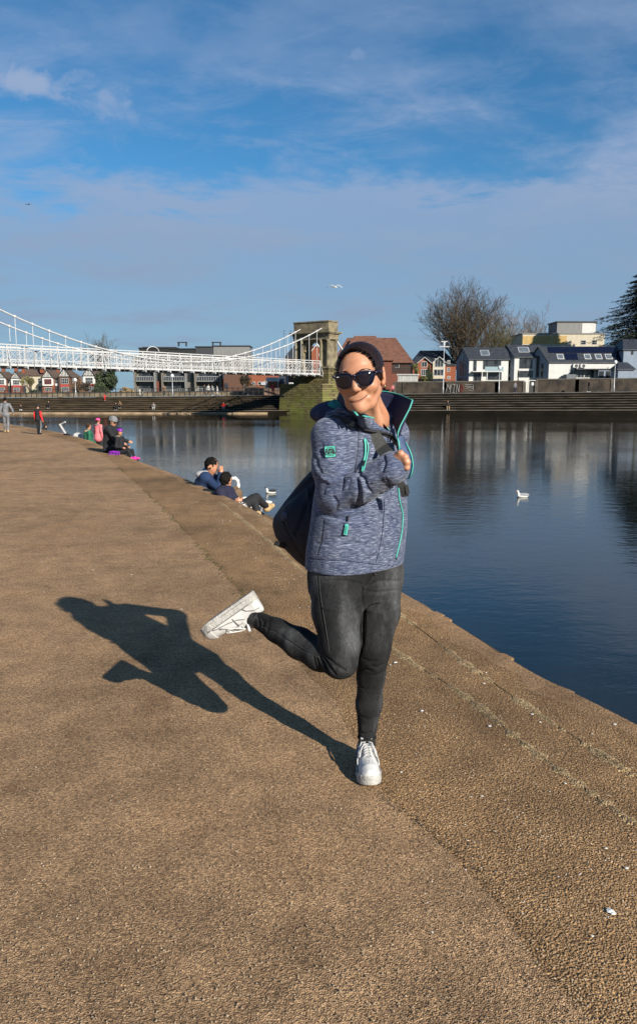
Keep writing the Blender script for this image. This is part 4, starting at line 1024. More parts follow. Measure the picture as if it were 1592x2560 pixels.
def fan_tree(name, label, u, vtop, Y, z0, wpx, seed, limbs=15, subs=9, twigs=8, fine=4, tm=None, tr=.5, crown_low=.28, group=None, twig_r=.016, bm_=None):
    """bare tree whose many rising limbs end on a rounded crown"""
    rr = random.Random(seed); b = P(u, 980, Y); b.z = z0; H = CAMH+(980-vtop)*Y*.000502-z0; Rw = wpx*Y*.000513/2
    r = thing(name, label, 'tree', b, 0, group); thick, thin = MB(), MB()
    fork = H*.13; thick.tube([(0, 0, -.4), (rr.uniform(-.1, .1), 0, fork*.5), (0, 0, fork*1.15)], [tr*1.15, tr*.9, tr*.75], 9)
    cz_ = H*(crown_low+1)/2; hz = H-cz_
    def curve(p, q, bend, r0, r1, mb, n=5, sides=5, wob=.04):
        L = (q-p).length; pts = []; rad = []
        for i in range(n+1):
            t = i/n; c = p.lerp(q, t)+bend*(t*(1-t))*L; 
            if 0 < i < n: c += Vector((rr.gauss(0, wob), rr.gauss(0, wob), rr.gauss(0, wob)))*L*.5
            pts.append(c); rad.append(r0+(r1-r0)*t)
        mb.tube(pts, rad, sides, cap=False); return pts
    for i in range(limbs):
        an = i*2.39996+rr.uniform(-.3, .3); pol = ((i+.5)/limbs)**.62*1.62           # angle from the zenith
        rad = rr.uniform(.70, .86); tip = Vector((math.sin(pol)*math.cos(an)*Rw*rad, math.sin(pol)*math.sin(an)*Rw*rad, cz_+math.cos(pol)*hz*rad if pol < PI/2 else cz_+math.cos(pol)*hz))
        st = Vector((0, 0, fork*rr.uniform(.7, 1.3))); pts = curve(st, tip, Vector((0, 0, -.0 if pol < .6 else .35)) - Vector((tip.x, tip.y, 0)).normalized()*.12, tr*rr.uniform(.28, .42), .05, thick, 7)
        for j in range(subs):
            t = .28+.72*(j+rr.random())/subs; k = min(int(t*7), 6); p = pts[k].lerp(pts[k+1], t*7-k)
            out = (p-Vector((0, 0, fork*1.6))).normalized(); rnd = Vector((rr.gauss(0, 1), rr.gauss(0, 1), rr.gauss(0, .7))).normalized(); d = (out*.8+rnd*.75+Vector((0, 0, .45))).normalized()
            L = H*rr.uniform(.16, .27); sp = curve(p, p+d*L, Vector((0, 0, -.12)), .055, .022, thin, 3, 4)
            for m in range(twigs):
                t2 = .2+.8*rr.random(); k2 = min(int(t2*3), 2); q = sp[k2].lerp(sp[k2+1], t2*3-k2); d2 = (d*.7+Vector((rr.gauss(0, .6), rr.gauss(0, .6), rr.gauss(.25, .5)))).normalized(); L2 = H*rr.uniform(.06, .13)
                tp = curve(q, q+d2*L2, Vector((0, 0, -.08)), .024, twig_r, thin, 2, 3)
                for f in range(fine):
                    q3 = tp[1].lerp(tp[2], rr.random()) if rr.random() < .7 else tp[0].lerp(tp[1], rr.random()); d3 = (d2+Vector((rr.gauss(0, .6), rr.gauss(0, .6), rr.gauss(.3, .5)))).normalized(); thin.tube([q3, q3+d3*H*rr.uniform(.03, .065)], [twig_r, twig_r*.6], 3, cap=False)
    put('trunk', thick, bm_ or BARK, r, True, world=False, fix=False); put('crown', thin, tm or TWIG, r, False, world=False, fix=False); return r
def clump(mb, c, rad, n, s, rr, flat=1.0, shell=.35):
    for i in range(n):
        d = Vector((rr.gauss(0, 1), rr.gauss(0, 1), rr.gauss(0, 1))).normalized()*(rr.random()**shell)
        p = Vector((c[0]+d.x*rad[0], c[1]+d.y*rad[1], c[2]+d.z*rad[2])); a = Vector((rr.gauss(0, 1), rr.gauss(0, 1), rr.gauss(0, flat))).normalized(); b = a.orthogonal().normalized(); q = s*rr.uniform(.5, 1.3)
        mb.add([p-a*q, p+b*q*.5, p+a*q, p-b*q*.5], [(0, 1, 2, 3)])
def bush(name, label, u, vt, vb, wpx, Y, m_, n=900, s=.28, seed=1, cat='shrub', group=None, lumps=9, trunk=True, cone=False):
    rr = random.Random(seed); K_ = Y*.000513; x = (u-796)*K_; zb = CAMH+(980-vb)*K_*.98; zt = CAMH+(980-vt)*K_*.98; H = zt-zb; w = wpx*K_
    r = thing(name, label, cat, (x, Y, zb), 0, group); mb = MB()
    for k in range(lumps):
        f = rr.random(); cz_ = H*(.15+.7*f); q = (1-f)*.9+.12 if cone else math.sqrt(max(.05, 1-(2*f-1)**2*.7))
        rx = w*.5*q; cx = rr.uniform(-1, 1)*rx*.62; cy = rr.uniform(-1, 1)*rx*.5; lr = rx*(.42 if cone else .45)
        clump(mb, (cx, cy, cz_), (lr, lr, H*.2), n//lumps, s, rr)
    put('crown', mb, m_, r, False, world=False, fix=False)
    m2 = MB(); 
    for k in range(4): m2.tube([(0, 0, -.3), (rr.uniform(-.1, .1)*w, rr.uniform(-.1, .1)*w, H*.35), (rr.uniform(-.25, .25)*w, rr.uniform(-.2, .2)*w, H*.8)], [.12*H/4, .08*H/4, .03], 5)
    put('trunk', m2, BARK, r, True, world=False, fix=False); return r
fan_tree('bare_tree', 'big round-crowned leafless tree between the brick and white houses', 1150, 738, 186, 1.4, 215, 5, limbs=28, subs=12, twigs=9, fine=3, tr=.65, crown_low=.16, twig_r=.017)
TW2 = 'leafless trees behind the white houses'
fan_tree('bare_tree', 'paler leafless tree right behind the big round one, over the middle house roof', 1262, 786, 225, 1.4, 120, 9, limbs=14, subs=8, twigs=8, fine=3, tr=.35, tm=TWIGL, group=TW2, twig_r=.016)
fan_tree('bare_tree', 'smallest leafless tree just left of the cream block', 1330, 795, 235, 1.4, 84, 12, limbs=12, subs=7, twigs=8, fine=3, tr=.3, tm=TWIGL, group=TW2, twig_r=.018)
fan_tree('ivy_clad_tree', 'olive brown twiggy tree low behind the middle modern house', 1222, 815, 200, 1.4, 110, 15, limbs=14, subs=9, twigs=8, fine=3, tr=.3, tm=mat('olive_twigs', (.11, .095, .035), .95, .4, .4), twig_r=.02)
fan_tree('bare_tree', 'bare purple-brown treetop peeping over the handrail at the left', 255, 848, 250, 1.2, 84, 21, limbs=12, subs=7, twigs=7, fine=3, tr=.3, twig_r=.016)
bare('small_bare_tree', 'small bare tree in front of the brown brick building right of the flats', 607, 938, 150, .9, 46, 31, levels=5, tr=.16, tm=TWIG, twig=.014)
bare('small_bare_tree', 'low dark bare tree left of the evergreen on the far bank', 222, 955, 150, .8, 44, 33, levels=5, tr=.2, tm=BARK, twig=.016)
bare('willow', 'olive yellow leafless willow in front of the white hip-roofed house', 80, 938, 150, .7, 46, 35, levels=5, tr=.22, tm=mat('willow_twigs', (0.19, 0.17, 0.075), .9, .3, .6), twig=.016)
bush('evergreen_tree', 'large dark evergreen tree left of the apartment block', 272, 916, 992, 72, 148, EVG, 3800, .26, 5, 'tree', lumps=16)
bush('evergreen_tree', 'low dark evergreen mass at the foot of the large evergreen', 250, 958, 995, 44, 146, EVG, 1000, .2, 6, 'tree', lumps=7)
bush('tan_hedge', 'rounded straw-coloured hedge in front of the first balcony column', 322, 968, 985, 48, 145, TANB, 900, .16, 7, 'hedge', lumps=8)
bush('bramble', 'rust brown shrubs between the Tudor houses and the evergreen', 205, 945, 985, 40, 150, BRAMB, 900, .18, 8, lumps=8)
bush('bramble', 'brown leafless shrubs along the brick building right of the flats', 645, 962, 986, 60, 148, BRAMB, 900, .15, 9, lumps=9)
bush('shrub', 'dark garden shrubs in front of the bay with red wooden window', 95, 968, 996, 34, 150, EVG, 500, .16, 10, lumps=6)
bush('shrub', 'dark round shrub in front of the steep-gabled brick house', 160, 975, 996, 32, 150, EVG, 500, .16, 11, lumps=6)
bush('conifer', 'small dark green conifer in front of the brick house gables', 1068, 912, 958, 26, 160, EVG, 1100, .2, 12, 'tree', lumps=9, cone=True)
bush('shrub', 'green garden shrubs above the far wall beside the grey fence', 1052, 940, 962, 40, 145, OLIVE, 600, .16, 13, lumps=7)
bush('shrub', 'olive hedge behind the fence next to the timbered building', 1033, 910, 940, 24, 155, OLIVE, 400, .18, 17, lumps=5)
bush('shrub', 'sunlit yellow-green shrub at the right edge of the photo', 1592, 918, 948, 50, 145, leafmat('yellow_green_foliage', (.10, .12, .02), (.25, .26, .06)), 900, .15, 14, lumps=7)
bush('conifer', 'slim dark conifer in front of the middle modern house', 1287, 925, 958, 10, 150, EVG, 300, .14, 15, 'tree', lumps=6, cone=True)
bush('shrub', 'ivy-covered climber with brown leaves at the grey house wall', 1583, 872, 925, 12, 160, OLIVE, 300, .16, 16, lumps=6)
# cedar
rr = random.Random(77); Y = 186.0; K_ = Y*.000513; base = Vector(((1600-796)*K_, Y, 1.3))
ced = thing('cedar', 'tall dark cedar with drooping layered branches at the right edge', 'tree', base)
H = CAMH+(980-640)*K_*.98-1.3
mb = MB(); mb.tube([(0, 0, 0), (.1, 0, H*.4), (0, 0, H*.98)], [.6, .42, .05], 8); put('trunk', mb, BARK, ced, True, world=False)
mb = MB(); ml = MB()
for k in range(300):
    f = (k/299); z = H*(.10+.88*f); L = min((1-f)**.9*19.5, 14.8)*rr.uniform(.6, 1.08)+.5; an = k*2.39996+rr.uniform(-.3, .3)
    d = Vector((math.cos(an), math.sin(an), 0)); n = 7; pts = []
    for i in range(n+1): t = i/n; pts.append(d*L*t + Vector((0, 0, z + L*(.10*t - .22*t*t))))
    ml.tube(pts, [.11*(1-f*.6)*(1-t/ (n+1))+.015 for t in range(n+1)], 4, cap=False)
    for i in range(1, n+1):
        side = Vector((-d.y, d.x, 0)); t = i/n; w = L*.20*(1.15-t)+.18
        for q in range(int(26*(w+.3))+7):
            s = rr.uniform(-1, 1); p = pts[i]+side*s*w+d*rr.uniform(-.5, .6)*L/n*1.3+Vector((0, 0, -abs(s)*w*.28+rr.gauss(.03, .09)))
            a = (d*rr.uniform(.4, 1)+side*s*.8+Vector((0, 0, rr.uniform(-.35, .15)))).normalized(); b_ = a.cross(Vector((0, 0, 1))).normalized(); z_ = rr.uniform(.30, .70)
            mb.add([p-a*z_*.5, p+b_*.17+a*z_*.1, p+a*z_, p-b_*.17+a*z_*.1], [(0, 1, 2, 3)])
put('branches', ml, BARK, ced, world=False, fix=False); put('crown', mb, CEDM, ced, world=False, fix=False)
# ------------------------------------------------------------ smooth bodies from distance fields
def smin(a, b, k):
    h = np.clip(.5+.5*(b-a)/k, 0, 1); return b+(a-b)*h - k*h*(1-h)
def smax(a, b, k): return -smin(-a, -b, k)
def cap_(p, a, b, ra, rb):
    a = np.asarray(a, np.float32); b = np.asarray(b, np.float32); ba = b-a; pa = p-a
    h = np.clip(pa@ba/max(float(ba@ba), 1e-9), 0, 1); return np.linalg.norm(pa-h[:, None]*ba, axis=1)-(ra+(rb-ra)*h)
def ell(p, c, r, M=None):
    q = p-np.asarray(c, np.float32)
    if M is not None: q = q@M      # columns of M are the ellipsoid's axes
    r = np.asarray(r, np.float32); k0 = np.linalg.norm(q/r, axis=1); k1 = np.linalg.norm(q/(r*r), axis=1)+1e-9
    return k0*(k0-1)/k1
def chain(p, pts, rad, k=.02):
    d = None
    for a, b, ra, rb in zip(pts, pts[1:], rad, rad[1:]):
        e = cap_(p, a, b, ra, rb); d = e if d is None else smin(d, e, k)
    return d
def rbox(p, c, h, r, M=None):
    q = p-np.asarray(c, np.float32)
    if M is not None: q = q@M
    q = np.abs(q)-(np.asarray(h, np.float32)-r); return np.linalg.norm(np.maximum(q, 0), axis=1)+np.minimum(q.max(1), 0)-r
def column(p, zs, cx, cy, rx, ry, ang, pw=2.3):
    """upright body with a rounded section that changes with height"""
    z = p[:, 2]; a = np.interp(z, zs, cx); b = np.interp(z, zs, cy); x = np.interp(z, zs, rx); y = np.interp(z, zs, ry)
    c, s = math.cos(ang), math.sin(ang); dx = p[:, 0]-a; dy = p[:, 1]-b; u = dx*c+dy*s; v = -dx*s+dy*c
    k = (np.abs(u/x)**pw+np.abs(v/y)**pw)**(1/pw); d = (k-1)*np.minimum(x, y)
    return np.maximum(d, np.maximum(zs[0]-z, z-zs[-1]))
def surf(f, lo, hi, h, B=6, lip=1.35):
    """surface nets on the blocks the surface passes through"""
    lo = np.asarray(lo, np.float32); hi = np.asarray(hi, np.float32); n = np.maximum(1, np.ceil((hi-lo)/(h*B)).astype(int))
    g = np.stack(np.meshgrid(*[np.arange(k) for k in n], indexing='ij'), -1).reshape(-1, 3)
    c = lo+(g+.5)*h*B; d = f(c.astype(np.float32)); act = g[np.abs(d) < .5*math.sqrt(3)*B*h*lip+h]
    if len(act) == 0: return [], []
    r = np.arange(B+1); off = np.stack(np.meshgrid(r, r, r, indexing='ij'), -1).reshape(-1, 3)
    N = (n*B+3).astype(np.int64); key = lambda q: (q[..., 0]*N[1]+q[..., 1])*N[2]+q[..., 2]
    nodes = (act[:, None, :]*B+off[None]).reshape(-1, 3); K_ = np.unique(key(nodes)); 
    q = np.stack([K_//(N[1]*N[2]), (K_//N[2]) % N[1], K_ % N[2]], -1)
    V = np.concatenate([f((lo+x*h).astype(np.float32)) for x in np.array_split(q, max(1, len(q)//400000))])
    def look(k):
        i = np.searchsorted(K_, k); i[i >= len(K_)] = 0; ok = K_[i] == k; return i, ok
    cor = np.array([(a, b, c_) for a in (0, 1) for b in (0, 1) for c_ in (0, 1)]); st = key(cor)
    ids = np.empty((len(K_), 8), np.int64); ok = np.ones(len(K_), bool)
    for j in range(8): ids[:, j], o = look(K_+st[j]); ok &= o
    vals = V[ids]; sg = vals < 0; m = ok & sg.any(1) & ~sg.all(1); ci = np.where(m)[0]; vals = vals[ci]; base = q[ci].astype(np.float64)
    acc = np.zeros((len(ci), 3)); cnt = np.zeros(len(ci))
    for a in range(8):
        for b in range(a+1, 8):
            if np.abs(cor[a]-cor[b]).sum() != 1: continue
            x = (vals[:, a] < 0) != (vals[:, b] < 0); t = vals[:, a]/(vals[:, a]-vals[:, b]+1e-12)
            acc[x] += cor[a]+t[x, None]*(cor[b]-cor[a]); cnt[x] += 1
    verts = lo+(base+acc/cnt[:, None])*h
    ck = K_[ci]; faces = []
    def cell(k):
        i = np.searchsorted(ck, k); i[i >= len(ck)] = 0; return i, ck[i] == k
    e = [key(np.array(x)) for x in ((1, 0, 0), (0, 1, 0), (0, 0, 1))]
    for ax in range(3):
        b_, c_ = e[(ax+1) % 3], e[(ax+2) % 3]; j, o = look(K_+e[ax]); cr = o & ((V < 0) != (V[j] < 0)); k = K_[cr]; s = V[cr] < 0
        i0, o0 = cell(k); i1, o1 = cell(k-b_); i2, o2 = cell(k-b_-c_); i3, o3 = cell(k-c_); o = o0 & o1 & o2 & o3
        F_ = np.stack([i0, i1, i2, i3], 1)[o]; s = s[o]; F_[~s] = F_[~s][:, ::-1]; faces.append(F_)
    return verts, np.concatenate(faces)
def body(name, f, lo, hi, h, m, parent=None, lip=1.35, label=None, smooth=1):
    v, fc = surf(f, lo, hi, h, lip=lip)
    if len(v) == 0: raise RuntimeError('empty surface '+name)
    v = np.asarray(v); 
    for _ in range(smooth):   # one light relax
        a = np.zeros_like(v); n = np.zeros(len(v))
        for i in range(4):
            j = (i+1) % 4; np.add.at(a, fc[:, i], v[fc[:, j]]); np.add.at(n, fc[:, i], 1); np.add.at(a, fc[:, j], v[fc[:, i]]); np.add.at(n, fc[:, j], 1)
        v = v*.45+a/np.maximum(n, 1)[:, None]*.55
    if parent is not None: v = v-np.array(wloc(parent))
    me = bpy.data.meshes.new(name); me.vertices.add(len(v)); me.vertices.foreach_set('co', v.astype(np.float32).ravel())
    me.loops.add(len(fc)*4); me.loops.foreach_set('vertex_index', fc[:, ::-1].astype(np.int32).ravel() if False else fc.astype(np.int32).ravel())
    me.polygons.add(len(fc)); me.polygons.foreach_set('loop_start', np.arange(0, len(fc)*4, 4, dtype=np.int32)); me.polygons.foreach_set('loop_total', np.full(len(fc), 4, np.int32))
    me.polygons.foreach_set('use_smooth', [True]*len(fc)); me.update(calc_edges=True); me.validate()
    me.materials.append(m); o = bpy.data.objects.new(name, me); COL.objects.link(o)
    if parent is not None: o.parent = parent
    if label: o['label'] = label
    return o
def basis(fwd, up):
    """columns: right (figure's left-hand side x), forward, up"""
    f_ = Vector(fwd).normalized(); u = Vector(up); x = f_.cross(u).normalized(); u = x.cross(f_); return np.array([[x[i], f_[i], u[i]] for i in range(3)], np.float32)
# ------------------------------------------------------------ the smiling woman on one leg
A0 = R(42.0); LFT = Vector((math.cos(A0), math.sin(A0), 0)); FWD = Vector((math.sin(A0), -math.cos(A0), 0))
SKIN = NT('skin'); g = SKIN; co = g.coord()
n1 = g.noise(co, 14, 4, 0.6); n2 = g.noise(co, 420, 3, 0.6)
g.put(g.b, 'Base Color', g.ramp(n1, [(0.35, (0.40, 0.175, 0.095)), (0.65, (0.52, 0.265, 0.16))])); g.b.inputs['Roughness'].default_value = 0.42
g.b.inputs['Subsurface Weight'].default_value = 0.12; g.b.inputs['Subsurface Radius'].default_value = (.012, .005, .003); g.b.inputs['Subsurface Scale'].default_value = 1.0
g.put(g.b, 'Normal', g.bump(n2, 0.25, 0.001)); SKIN = SKIN.m
def heather(name, base, light, dark, rot=(0, 0, 0), sc=1.0):
    g = NT(name); co = g.coord((46*sc, 46*sc, 430*sc), rot=rot)
    n = g.noise(co, 1.0, 4, 0.62, .3); big = g.noise(g.coord(), 9, 4, .6)
    c = g.ramp(n, [(0.36, dark), (0.47, base), (0.53, base), (0.64, light)])
    c = g.mix(g.math('MULTIPLY', g.ramp(big, [(0.40, (0, 0, 0)), (0.68, (1, 1, 1))]), 0.55), c, g.mix(1.0, c, (0.48, 0.57, 0.78, 1), 'MULTIPLY'))
    g.put(g.b, 'Base Color', c); g.b.inputs['Roughness'].default_value = 0.82; g.b.inputs['Specular IOR Level'].default_value = 0.25
    g.b.inputs['Sheen Weight'].default_value = 0.15
    g.put(g.b, 'Normal', g.bump(big, 0.5, 0.012, g.bump(n, 0.4, 0.0015)))
    return g.m
HEA = heather('heather_softshell', (0.074, 0.092, 0.145), (0.26, 0.28, 0.345), (0.012, 0.017, 0.045))
NAVY = mat('navy_lining', (0.010, 0.012, 0.045), 0.85, 0.25, 30, 0.3, 300)
TEAL = mat('teal_hood_lining', (0.01, 0.20, 0.17), 0.8, 0.2, 12)
TURQ = mat('turquoise_piping', (0.075, 0.42, 0.345), 0.5, 0.08, 40)
BLK = mat('black_webbing', (0.010, 0.010, 0.011), 0.6, 0.2, 60, 0.3, 500)
GREYS = mat('grey_webbing', (0.055, 0.055, 0.052), 0.7, 0.2, 60, 0.4, 500)
ORNG = mat('mustard_shirt', (0.62, 0.27, 0.015), 0.8, 0.12, 20)
g = NT('charcoal_denim'); co = g.coord((1, 1, 1)); n = g.noise(g.coord((220, 220, 60)), 1.0, 3, .6); big = g.noise(g.coord((1, 1, .5)), 6.5, 4, .55)
c = g.ramp(big, [(0.33, (0.005, 0.0055, 0.006)), (0.50, (0.016, 0.0165, 0.017)), (0.66, (0.066, 0.068, 0.069))])
c = g.mix(1.0, c, g.ramp(n, [(0.3, (0.6, 0.6, 0.6)), (0.7, (1.4, 1.4, 1.4))]), 'MULTIPLY')
g.put(g.b, 'Base Color', c); g.b.inputs['Roughness'].default_value = 0.88; g.b.inputs['Specular IOR Level'].default_value = 0.2
g.put(g.b, 'Normal', g.bump(big, 0.4, 0.01, g.bump(n, 0.3, 0.001))); DENIM = g.m
HAIRM = NT('dark_brown_hair'); g = HAIRM; n = g.noise(g.coord((44, 2.2, 1), which='UV'), 1.0, 7, .7, 1.5)
g.put(g.b, 'Base Color', g.ramp(n, [(0.35, (0.002, 0.0012, 0.0012)), (0.66, (0.024, 0.011, 0.009))])); g.b.inputs['Roughness'].default_value = 0.42; g.b.inputs['Specular IOR Level'].default_value = 0.28
g.put(g.b, 'Normal', g.bump(n, 0.55, 0.003)); HAIRM = g.m
LEATH = NT('white_leather'); g = LEATH; n = g.noise(g.coord(), 30, 5, .6); n2 = g.noise(g.coord(), 400, 3)
g.put(g.b, 'Base Color', g.ramp(n, [(0.3, (0.42, 0.415, 0.40)), (0.6, (0.56, 0.555, 0.54))])); g.b.inputs['Roughness'].default_value = 0.5
g.put(g.b, 'Normal', g.bump(n, .35, .006, g.bump(n2, .2, .0006))); LEATH = g.m
SOLEM = mat('off_white_rubber', (0.37, 0.36, 0.33), 0.7, 0.2, 25, 0.4, 120)
LENS = mat('dark_lens', (0.004, 0.004, 0.010), 0.06, 0.1, 5, spec=0.7)
FRM = mat('navy_acetate', (0.006, 0.006, 0.014), 0.3, 0.2, 60, col2=(0.015, 0.010, 0.03))
LIP = mat('lip_skin', (0.40, 0.15, 0.10), 0.4, 0.1, 60)

foot_toe = G(926, 1970)
woman = thing('person', 'smiling woman in sunglasses and heather blue jacket standing on one leg, other foot kicked back', 'person', (foot_toe.x, foot_toe.y+.15, 0))
def tab(rows, Y, ang=A0, kx=1.15, ky=0.78):
    zs, cx, cy, rx, ry = [], [], [], [], []
    for v, xl, xr, *o in rows:
        yy = Y+(o[0] if o else 0); a, b = P(xl, v, yy), P(xr, v, yy); zs.append(a.z); cx.append((a.x+b.x)/2); cy.append(yy)
        h = (b.x-a.x)/2; rx.append(h*kx); ry.append(h*ky)
    o = np.argsort(zs); f = lambda q: np.array(q, np.float32)[o]
    return f(zs), f(cx), f(cy), f(rx), f(ry)
TY = 2.93
RSH = P(826, 1088, 2.81); REL = P(838, 1236, 2.80); RWR = P(982, 1170, 2.69)
LSH = P(980, 1085, 3.04); LEL = P(982, 1222, 3.32); LWR = P(958, 1335, 3.08)
NB = P(925, 1062, 2.90)
JT = tab([(1412, 769, 1006), (1370, 771, 1010), (1315, 780, 1016), (1250, 788, 1015), (1200, 796, 1013), (1150, 806, 1010), (1100, 822, 1004), (1062, 842, 990), (1045, 868, 976)], TY)
CHB = basis(FWD, (0, 0, 1))
def jacket(p):
    d = column(p, *JT, A0, 2.4)
    d = smin(d, chain(p, [RSH, P(870, 1062, 2.86)], [.066, .055]), .04)
    d = smin(d, chain(p, [LSH, P(965, 1060, 2.98)], [.062, .05]), .04)
    arm = chain(p, [RSH+Vector((0, 0, -.01)), P(828, 1170, 2.795), REL], [.071, .064, .064], .03)
    fore = chain(p, [REL+Vector((0, 0, .005)), P(905, 1212, 2.745), RWR], [.066, .062, .056], .02); fore = smin(fore, cap_(p, RWR, P(980, 1180, 2.668), .056, .043), .01)
    arm = smin(arm, fore, .025)
    larm = chain(p, [LSH, LEL, LWR], [.064, .056, .05], .03)
    d = smin(d, smin(arm, larm, .01), .014)
    d = smin(d, ell(p, P(925, 1132, 2.86), (.118, .078, .115), CHB), .05)
    # neck and open front
    d = smax(d, -cap_(p, P(918, 1000, 2.87), P(938, 1046, 2.86), .062, .052), .012)
    d = smax(d, -cap_(p, P(940, 1046, 2.82), P(973, 1074, 2.76), .036, .016), .010)
    # cuff mouth
    w = np.array(RWR-P(905, 1212, 2.745)); w /= np.linalg.norm(w); q = np.array(RWR)+w*.045
    e = (p-q.astype(np.float32))@w.astype(np.float32)
    near = np.linalg.norm(p-q.astype(np.float32), axis=1) < .12
    cut_ = np.where(near, e, -1.0)
    side = (p-np.array(P(975, 1150, 2.66), np.float32)); 
    return smax(d, np.maximum(cut_, -1), .01) if False else d
def field_lines(obj, lines, side=-1):
    """press folds into a surface: lines given along the cloth, in photo points, only where the cloth faces the viewer"""
    me = obj.data; n = len(me.vertices); co = np.empty(n*3, np.float32); me.vertices.foreach_get('co', co); co = co.reshape(-1, 3)
    no = np.empty(n*3, np.float32); me.vertices.foreach_get('normal', no); no = no.reshape(-1, 3); w = co+np.array(wloc(obj), np.float32)
    c, s = math.cos(PITCH), math.sin(PITCH); dy = w[:, 1]; dz = w[:, 2]-CAMH; dep = dy*c-dz*s; up = dy*s+dz*c
    u = CX+F*w[:, 0]/dep; v = CY-F*up/dep; view = -(w-np.array((0, 0, CAMH)))/np.linalg.norm(w-np.array((0, 0, CAMH)), axis=1)[:, None]
    face = np.clip((no*view).sum(1)*1.6, 0, 1); disp = np.zeros(n)
    for (pts, wd, am) in lines:
        dmin = np.full(n, 1e9)
        for k, (a, b) in enumerate(zip(pts, pts[1:])):
            a = np.array(a, float); b = np.array(b, float); ba = b-a; px_ = u-a[0]; py_ = v-a[1]; h = np.clip((px_*ba[0]+py_*ba[1])/(ba@ba), 0, 1)
            dd = np.hypot(px_-h*ba[0], py_-h*ba[1]); m = len(pts)-1; t = (k+h)/m; fade = np.sin(np.clip(t, .02, .98)*PI)**.35
            dmin = np.minimum(dmin, dd/np.maximum(fade, .15))
        disp += am*np.exp(-(dmin/wd)**2)
    co += no*(disp*face)[:, None].astype(np.float32); me.vertices.foreach_set('co', co.ravel()); me.update()
def bvh(obj):
    from mathutils.bvhtree import BVHTree
    me = obj.data; l = wloc(obj); return BVHTree.FromPolygons([v.co+l for v in me.vertices], [tuple(q.vertices) for q in me.polygons])
def on(bv, u, v, off=.003, Y=2.8):
    o = Vector((0, 0, CAMH)); d = ray(u, v); h = bv.ray_cast(o, d)
    if h[0] is None: return P(u, v, Y)
    return h[0]-d*off
lo, hi = (-.25, 2.45, .75), (.62, 3.35, 1.62)
jk = body('jacket', jacket, (-.2, 2.52, P(0, 1418, 3.0).z-.02), (.42, 3.45, 1.52), .0042, HEA, woman, smooth=2)
# folds at the elbow, arm pit and lower front
J = []
def fl(pts, w, a): J.append(([(640+x/3.436, 820+y/3.436) for x, y in pts], w*1.15, a*.75))
for pts, w, a in (
    (((560,1280),(640,1320),(760,1300),(840,1270)), 5, .010), (((600,1420),(640,1340),(700,1320)), 4, .007), (((735,1400),(745,1330),(765,1290)), 3, -.006), (((785,1380),(803,1330),(815,1290)), 3, -.004),
    (((840,1300),(880,1260),(900,1240)), 4, -.012), (((865,1290),(885,1400),(880,1500),(850,1570)), 4.5, -.018), (((905,1300),(925,1400),(920,1500)), 5, .008), (((890,1260),(930,1300),(950,1340)), 4, -.010), (((930,1320),(960,1380),(1000,1420)), 3.5, -.008),
    (((620,1560),(720,1500),(800,1440)), 6, .007), (((660,1440),(700,1500),(690,1560)), 3.5, -.007), (((1085,1230),(1105,1160),(1100,1100)), 4, -.010), (((1050,1480),(1065,1440),(1090,1430)), 4, -.014), (((1000,1330),(1080,1290),(1140,1280)), 5, .006),
    (((500,1160),(560,1100),(570,1000)), 7, -.006), (((560,1240),(520,1180),(500,1100)), 5, -.006), (((840,1230),(870,1180),(900,1120)), 4, -.008), (((1120,1280),(1150,1380),(1100,1400)), 3, -.005), (((940,1230),(1020,1190),(1090,1110)), 5, -.007),
    (((600,1660),(760,1720),(1000,1650)), 9, .004), (((520,1850),(700,1800),(900,1870)), 9, -.005), (((600,1950),(800,1900),(1050,1930)), 9, .004), (((560,1600),(700,1635),(850,1625),(960,1590)), 5, -.008), (((1120,1600),(1180,1700),(1200,1850)), 6, -.005),
    (((1100,1470),(1085,1700),(1065,1850),(1025,2020)), 1.8, -.004), (((580,1650),(560,1800),(525,1950)), 1.8, -.004), (((860,790),(880,900),(875,1100),(845,1250)), 2.2, -.005), (((450,1985),(750,2000),(1180,2045)), 1.6, -.003), (((720,760),(800,830),(850,900)), 5, .004)): fl(pts, w, a)
field_lines(jk, J)
jb = bvh(jk)
def zp(x, y): return (640+x/3.436, 820+y/3.436)
def ptube(name, pts, r, m_, off=.002, parent=jk, bv=None, Y=None, n=6, label=None):
    q = [zp(*t[:2]) for t in pts]; c = crom([Vector((a, b, (t[2] if len(t) > 2 else 0))) for (a, b), t in zip(q, pts)], 6)
    W_ = [P(c_.x, c_.y, c_.z) if c_.z > .5 else on(bv or jb, c_.x, c_.y, off) for c_ in c]
    mb = MB(); mb.tube(W_, r, n); return put(name, mb, m_, parent, True, label=label)
# zip piping lower front, chest pocket, seams
ptube('front_zip', [(1218,1365),(1228,1480),(1256,1600),(1252,1700),(1238,1800),(1197,1985)], .0046, BLK, .0)
ptube('piping', [(1222,1372),(1232,1480),(1259,1600),(1256,1700),(1242,1800),(1202,1975)], .0026, TURQ, .006)
ptube('pocket_zip', [(932,955),(950,1040),(935,1130),(912,1235)], .0085, BLK, -.004)
ptube('piping', [(930,955),(938,1010),(936,1090),(920,1160),(910,1232)], .0034, TURQ, .006)
ptube('piping', [(936,950),(956,990),(962,1040),(948,1120),(922,1225)], .0024, TURQ, .006)
ptube('seam', [(860,785),(872,860),(878,960),(866,1100),(845,1240)], .0022, BLK, -.001)
ptube('seam', [(1103,1470),(1088,1700),(1068,1850),(1028,2015)], .0016, NAVY, 0)
ptube('seam', [(580,1655),(560,1800),(527,1950)], .0014, GREYS, 0)
ptube('seam', [(450,1978),(600,1992),(750,1998),(1000,2026),(1180,2048)], .0013, NAVY, 0)
ptube('seam', [(1118,1275),(1150,1370),(1155,1450)], .0013, NAVY, 0)
